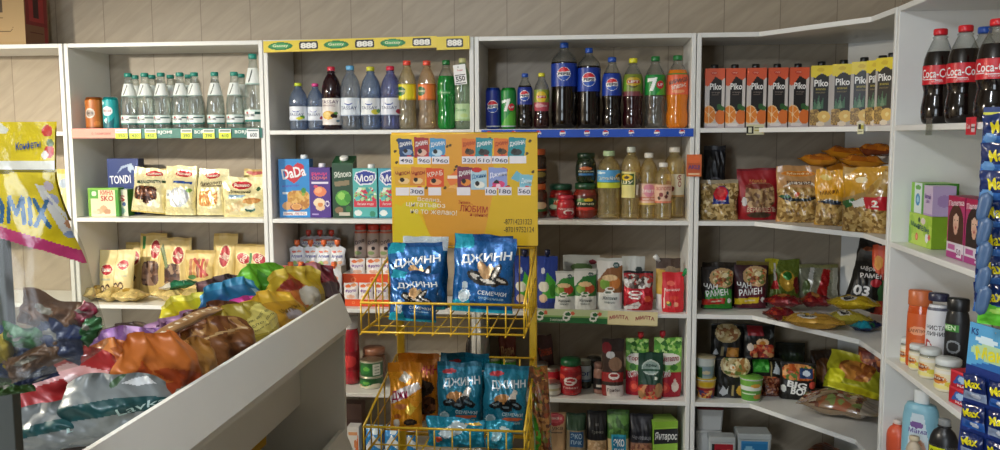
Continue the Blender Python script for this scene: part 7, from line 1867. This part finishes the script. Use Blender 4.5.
gbag('brown crumpled bag far back by the shelf, beside the candy bag', 106, 142, 328, 342, -1.13, [('n', .5, .6, .5, .4, ['6a5a4a', '54443a', '8a7a68'], 10, 4)], '645446', .045, wr=2.)
q0, q1 = ox(150, 345, -.875), ox(221, 340, -.875)
mb = MB()
flatpack('snack_strip', 'flat tan strip with small white stars lying across the bags', 'snack strip', -.875, (q0.y + q1.y) / 2, q0.z + .004, .045, q1.y - q0.y, .014, [('c', .5, .05 + k * .1, .018, 'e8e0d0') for k in range(10)] + [('r', 0, 0, .1, 1, '6a4a2a'), ('r', .9, 0, 1, 1, '6a4a2a')], '9a7040', 2, 'satin', .6, seed=1.1)


# ------------------------------------------------------------------ clear candy bag hanging at the near end of the display
YM = .945
TL = oy(0, 122, YM)
BLc = oy(0, 398, YM)
xl = -.83
xr = [(v, oy(a, b, YM + dy).x) for v, a, b, dy in ((1.0, 56, 122, 0), (.86, 58, 165, .004), (.80, 63, 182, .012), (.6, 79, 235, .03), (.4, 94, 290, .03), (.2, 106, 343, .03), (.12, 101, 352, .03), (0, 92, 356, .03))][::-1]
zt_, zb_ = TL.z, oy(20, 402, YM).z


def rim(v):
    return float(np.interp(v, [a for a, b in xr], [b for a, b in xr]))


def film(u, v, off=0., side=1):
    x1 = rim(v)
    x = xl + (x1 - xl) * u
    th = .034 * math.sin(PI * min(1, max(0, u))) ** .6 * (sm(0, .12, v) * (1 - sm(.45, .84, v))) + .0015
    nz = noise.noise(Vector((u * 7, v * 6, side * 4.))) * .0045 + noise.noise(Vector((u * 3 + v * 4, v * 2, side * 8.))) * .004
    z = zb_ + (zt_ - zb_) * v
    if v < .2:
        z += (1 - v / .2) * .045 * max(0, u - .25) / .75
    return (x, YM + .033 * (sm(0, .12, v) * (1 - sm(.45, .84, v))) - side * (th + nz * (.2 + .8 * (1 - sm(.8, .9, v)))) - side * off, z)


def uv(px, py):
    p = oy(px, py, YM)
    v = (p.z - zb_) / (zt_ - zb_)
    return ((p.x - xl) / (rim(v) - xl), v)


YEW = 'd8be22'
MIXART = [('r', 0, .0, 1, 1, CLEAR),
          ('p', [uv(-80, 175), uv(60, 172), uv(66, 190), uv(82, 240), uv(86, 262), uv(40, 240), uv(0, 226), uv(-80, 215)], YEW),
          ('p', [uv(-80, 213), uv(0, 226), uv(40, 239), uv(87, 262), uv(90, 276), uv(40, 251), uv(0, 238), uv(-80, 226)], 'b83a6a'),
          ('p', [uv(36, 184), uv(46, 186), uv(66, 236), uv(58, 238)], 'd8d4cc'), ('e', *uv(52, 200), .03, .02, 'a8aac8'), ('e', *uv(50, 186), .025, .016, 'c8b8c0'), ('e', *uv(64, 225), .03, .018, 'c8906a'), ('e', *uv(62, 236), .03, .012, '8a9ab8'), ('l', *uv(46, 192), *uv(70, 232), .012, 'e4e0d4'),
          ('r', 0, .835, 1, .865, 'dcd8c8'), ('r', 0, .865, 1, 1, 'd4ba1e'), ('p', [uv(0, 122), uv(10, 130), uv(6, 134), uv(-80, 134), uv(-80, 122)], 'd8d4c0'), ('e', *uv(48, 131), .03, .02, 'c8402e', 30), ('e', *uv(50, 152), .03, .022, 'c83a2a'), ('e', *uv(51, 143), .02, .014, '6a7a4a'), ('e', *uv(46, 155), .02, .014, 'e8e0d0')]
LET = [((24, 223), (22, 198)), ((22, 198), (17, 214)), ((17, 214), (11, 197)), ((11, 197), (9, 222)), ((29.5, 224), (28.5, 199)), ((46, 227), (33, 200)), ((34, 226), (46, 201)), ((2, 222), (-4, 220)), ((2, 222), (4, 206)), ((4, 206), (-2, 193)), ((-6, 207), (4, 207))]
for (a, b), (c, d) in LET:
    MIXART.append(('l', *uv(a, b), *uv(c, d), .015, '35658c'))
t = thing('candy_bag', 'large clear candy bag with yellow header hanging at the near end of the display', 'candy bag', (0, 0, 0))
mb = MB()
NU, NV = 170, 200
mb.grid(lambda u, v: film(u, v), NU, NV, 'ffffff', MIXART, (rim(.5) - xl) / (zt_ - zb_), clear_mat=1)
u0, v0 = uv(17, 151)
u1, v1 = uv(42, 141)
mb.text(lambda u, v, o_: film(u, v, o_), ('t', 'Конфеты', u0, v0, u1, v1, '2a4a8a', 4, .03), 1., .001)
mb.grid(lambda u, v: film(u, v, 0, -1), 30, 40, 'ffffff', [('r', 0, 0, 1, 1, CLEAR), ('r', 0, .66, 1, 1, 'd8c01c')], 1, flip=True)
mb.build('bag_film', [M['film'], PET['film']], t)
mb = MB()
mb.tube([(-.745, 1.008, 1.455), (-.745, 1.008, 1.512), (-.745, .96, 1.516), (-.745, .938, 1.512), (-.745, .93, 1.525)], .002, 'b8bcc0', 8)
mb.build('wire_hook', M['metal'], t)
# sweets inside
SWT = [('shiny brown sweet packet at the top of the heap inside the clear bag', 54, 314, 32, 13, 12, '6a4426', .004), ('large dark blue sweet packet in the middle of the clear bag', 60, 338, 25, 15, 20, '142650', -.006), ('blue sweet packet by the left edge inside the clear bag', 14, 354, 28, 19, 5, '16305e', -.004),
       ('green sweet packet under the brown one inside the clear bag', 22, 336, 17, 10, 15, '2a6a34', -.012), ('yellow sweet packet at the left edge inside the clear bag', 1, 352, 10, 14, 10, 'a8901c', -.016), ('long brown sweet packet across the lower part of the clear bag', 36, 360, 26, 9, -24, '5e3c1e', -.016), ('crimson sweet packet at the slanting edge of the clear bag', 85, 314, 8, 11, 30, '7a1830', -.004),
       ('dark green sweet packet in the lower corner of the clear bag', 90, 330, 8, 11, 40, '2a5a30', -.008), ('navy sweet packet at the bottom of the clear bag', 34, 374, 24, 7, -18, '1a284c', -.008), ('olive sweet packet at the bottom left inside the clear bag', 8, 386, 22, 7, -8, '3a5a24', -.008), ('tan sweet packet behind the crimson one inside the clear bag', 76, 330, 14, 10, 40, '6a4a24', .006)]
for lab, px, py, hw, hh, rot, c_, dy in SWT:
    q = oy(px, py, YM + .033 + dy)
    s = 1 / FPX * YM
    w, h = hw * 2.7 * s, hh * 2.9 * s
    mb = pouch_mb(w, h, .02, [('e', .4, .6, .2, .1, '8a8478'), ('r', 0, .92, 1, 1, c_)], c_, 'pillow', 1.2, px * .3, cell=.002)
    mb.v = [(x, y, z - h / 2) for x, y, z in mb.v]
    o = mb.build('sweet_packet', [M['snack'], PET['film']], None, q, (math.radians(random.uniform(-12, 12)), math.radians(rot), math.radians(random.uniform(-15, 15))))
    tag(o, lab, 'sweet packet', 'sweets in the clear bag')

# yellow carton glimpsed inside the display unit
mb = carton_mb(.3, .13, .1, [('r', 0, .8, 1, 1, 'd8b030')], 'd8a820')
tag(mb.build('carton', M['card'], None, (-.95, 2.12, .646), (0, 0, PI / 2)), 'yellow carton standing inside the lower bin of the display unit', 'carton')
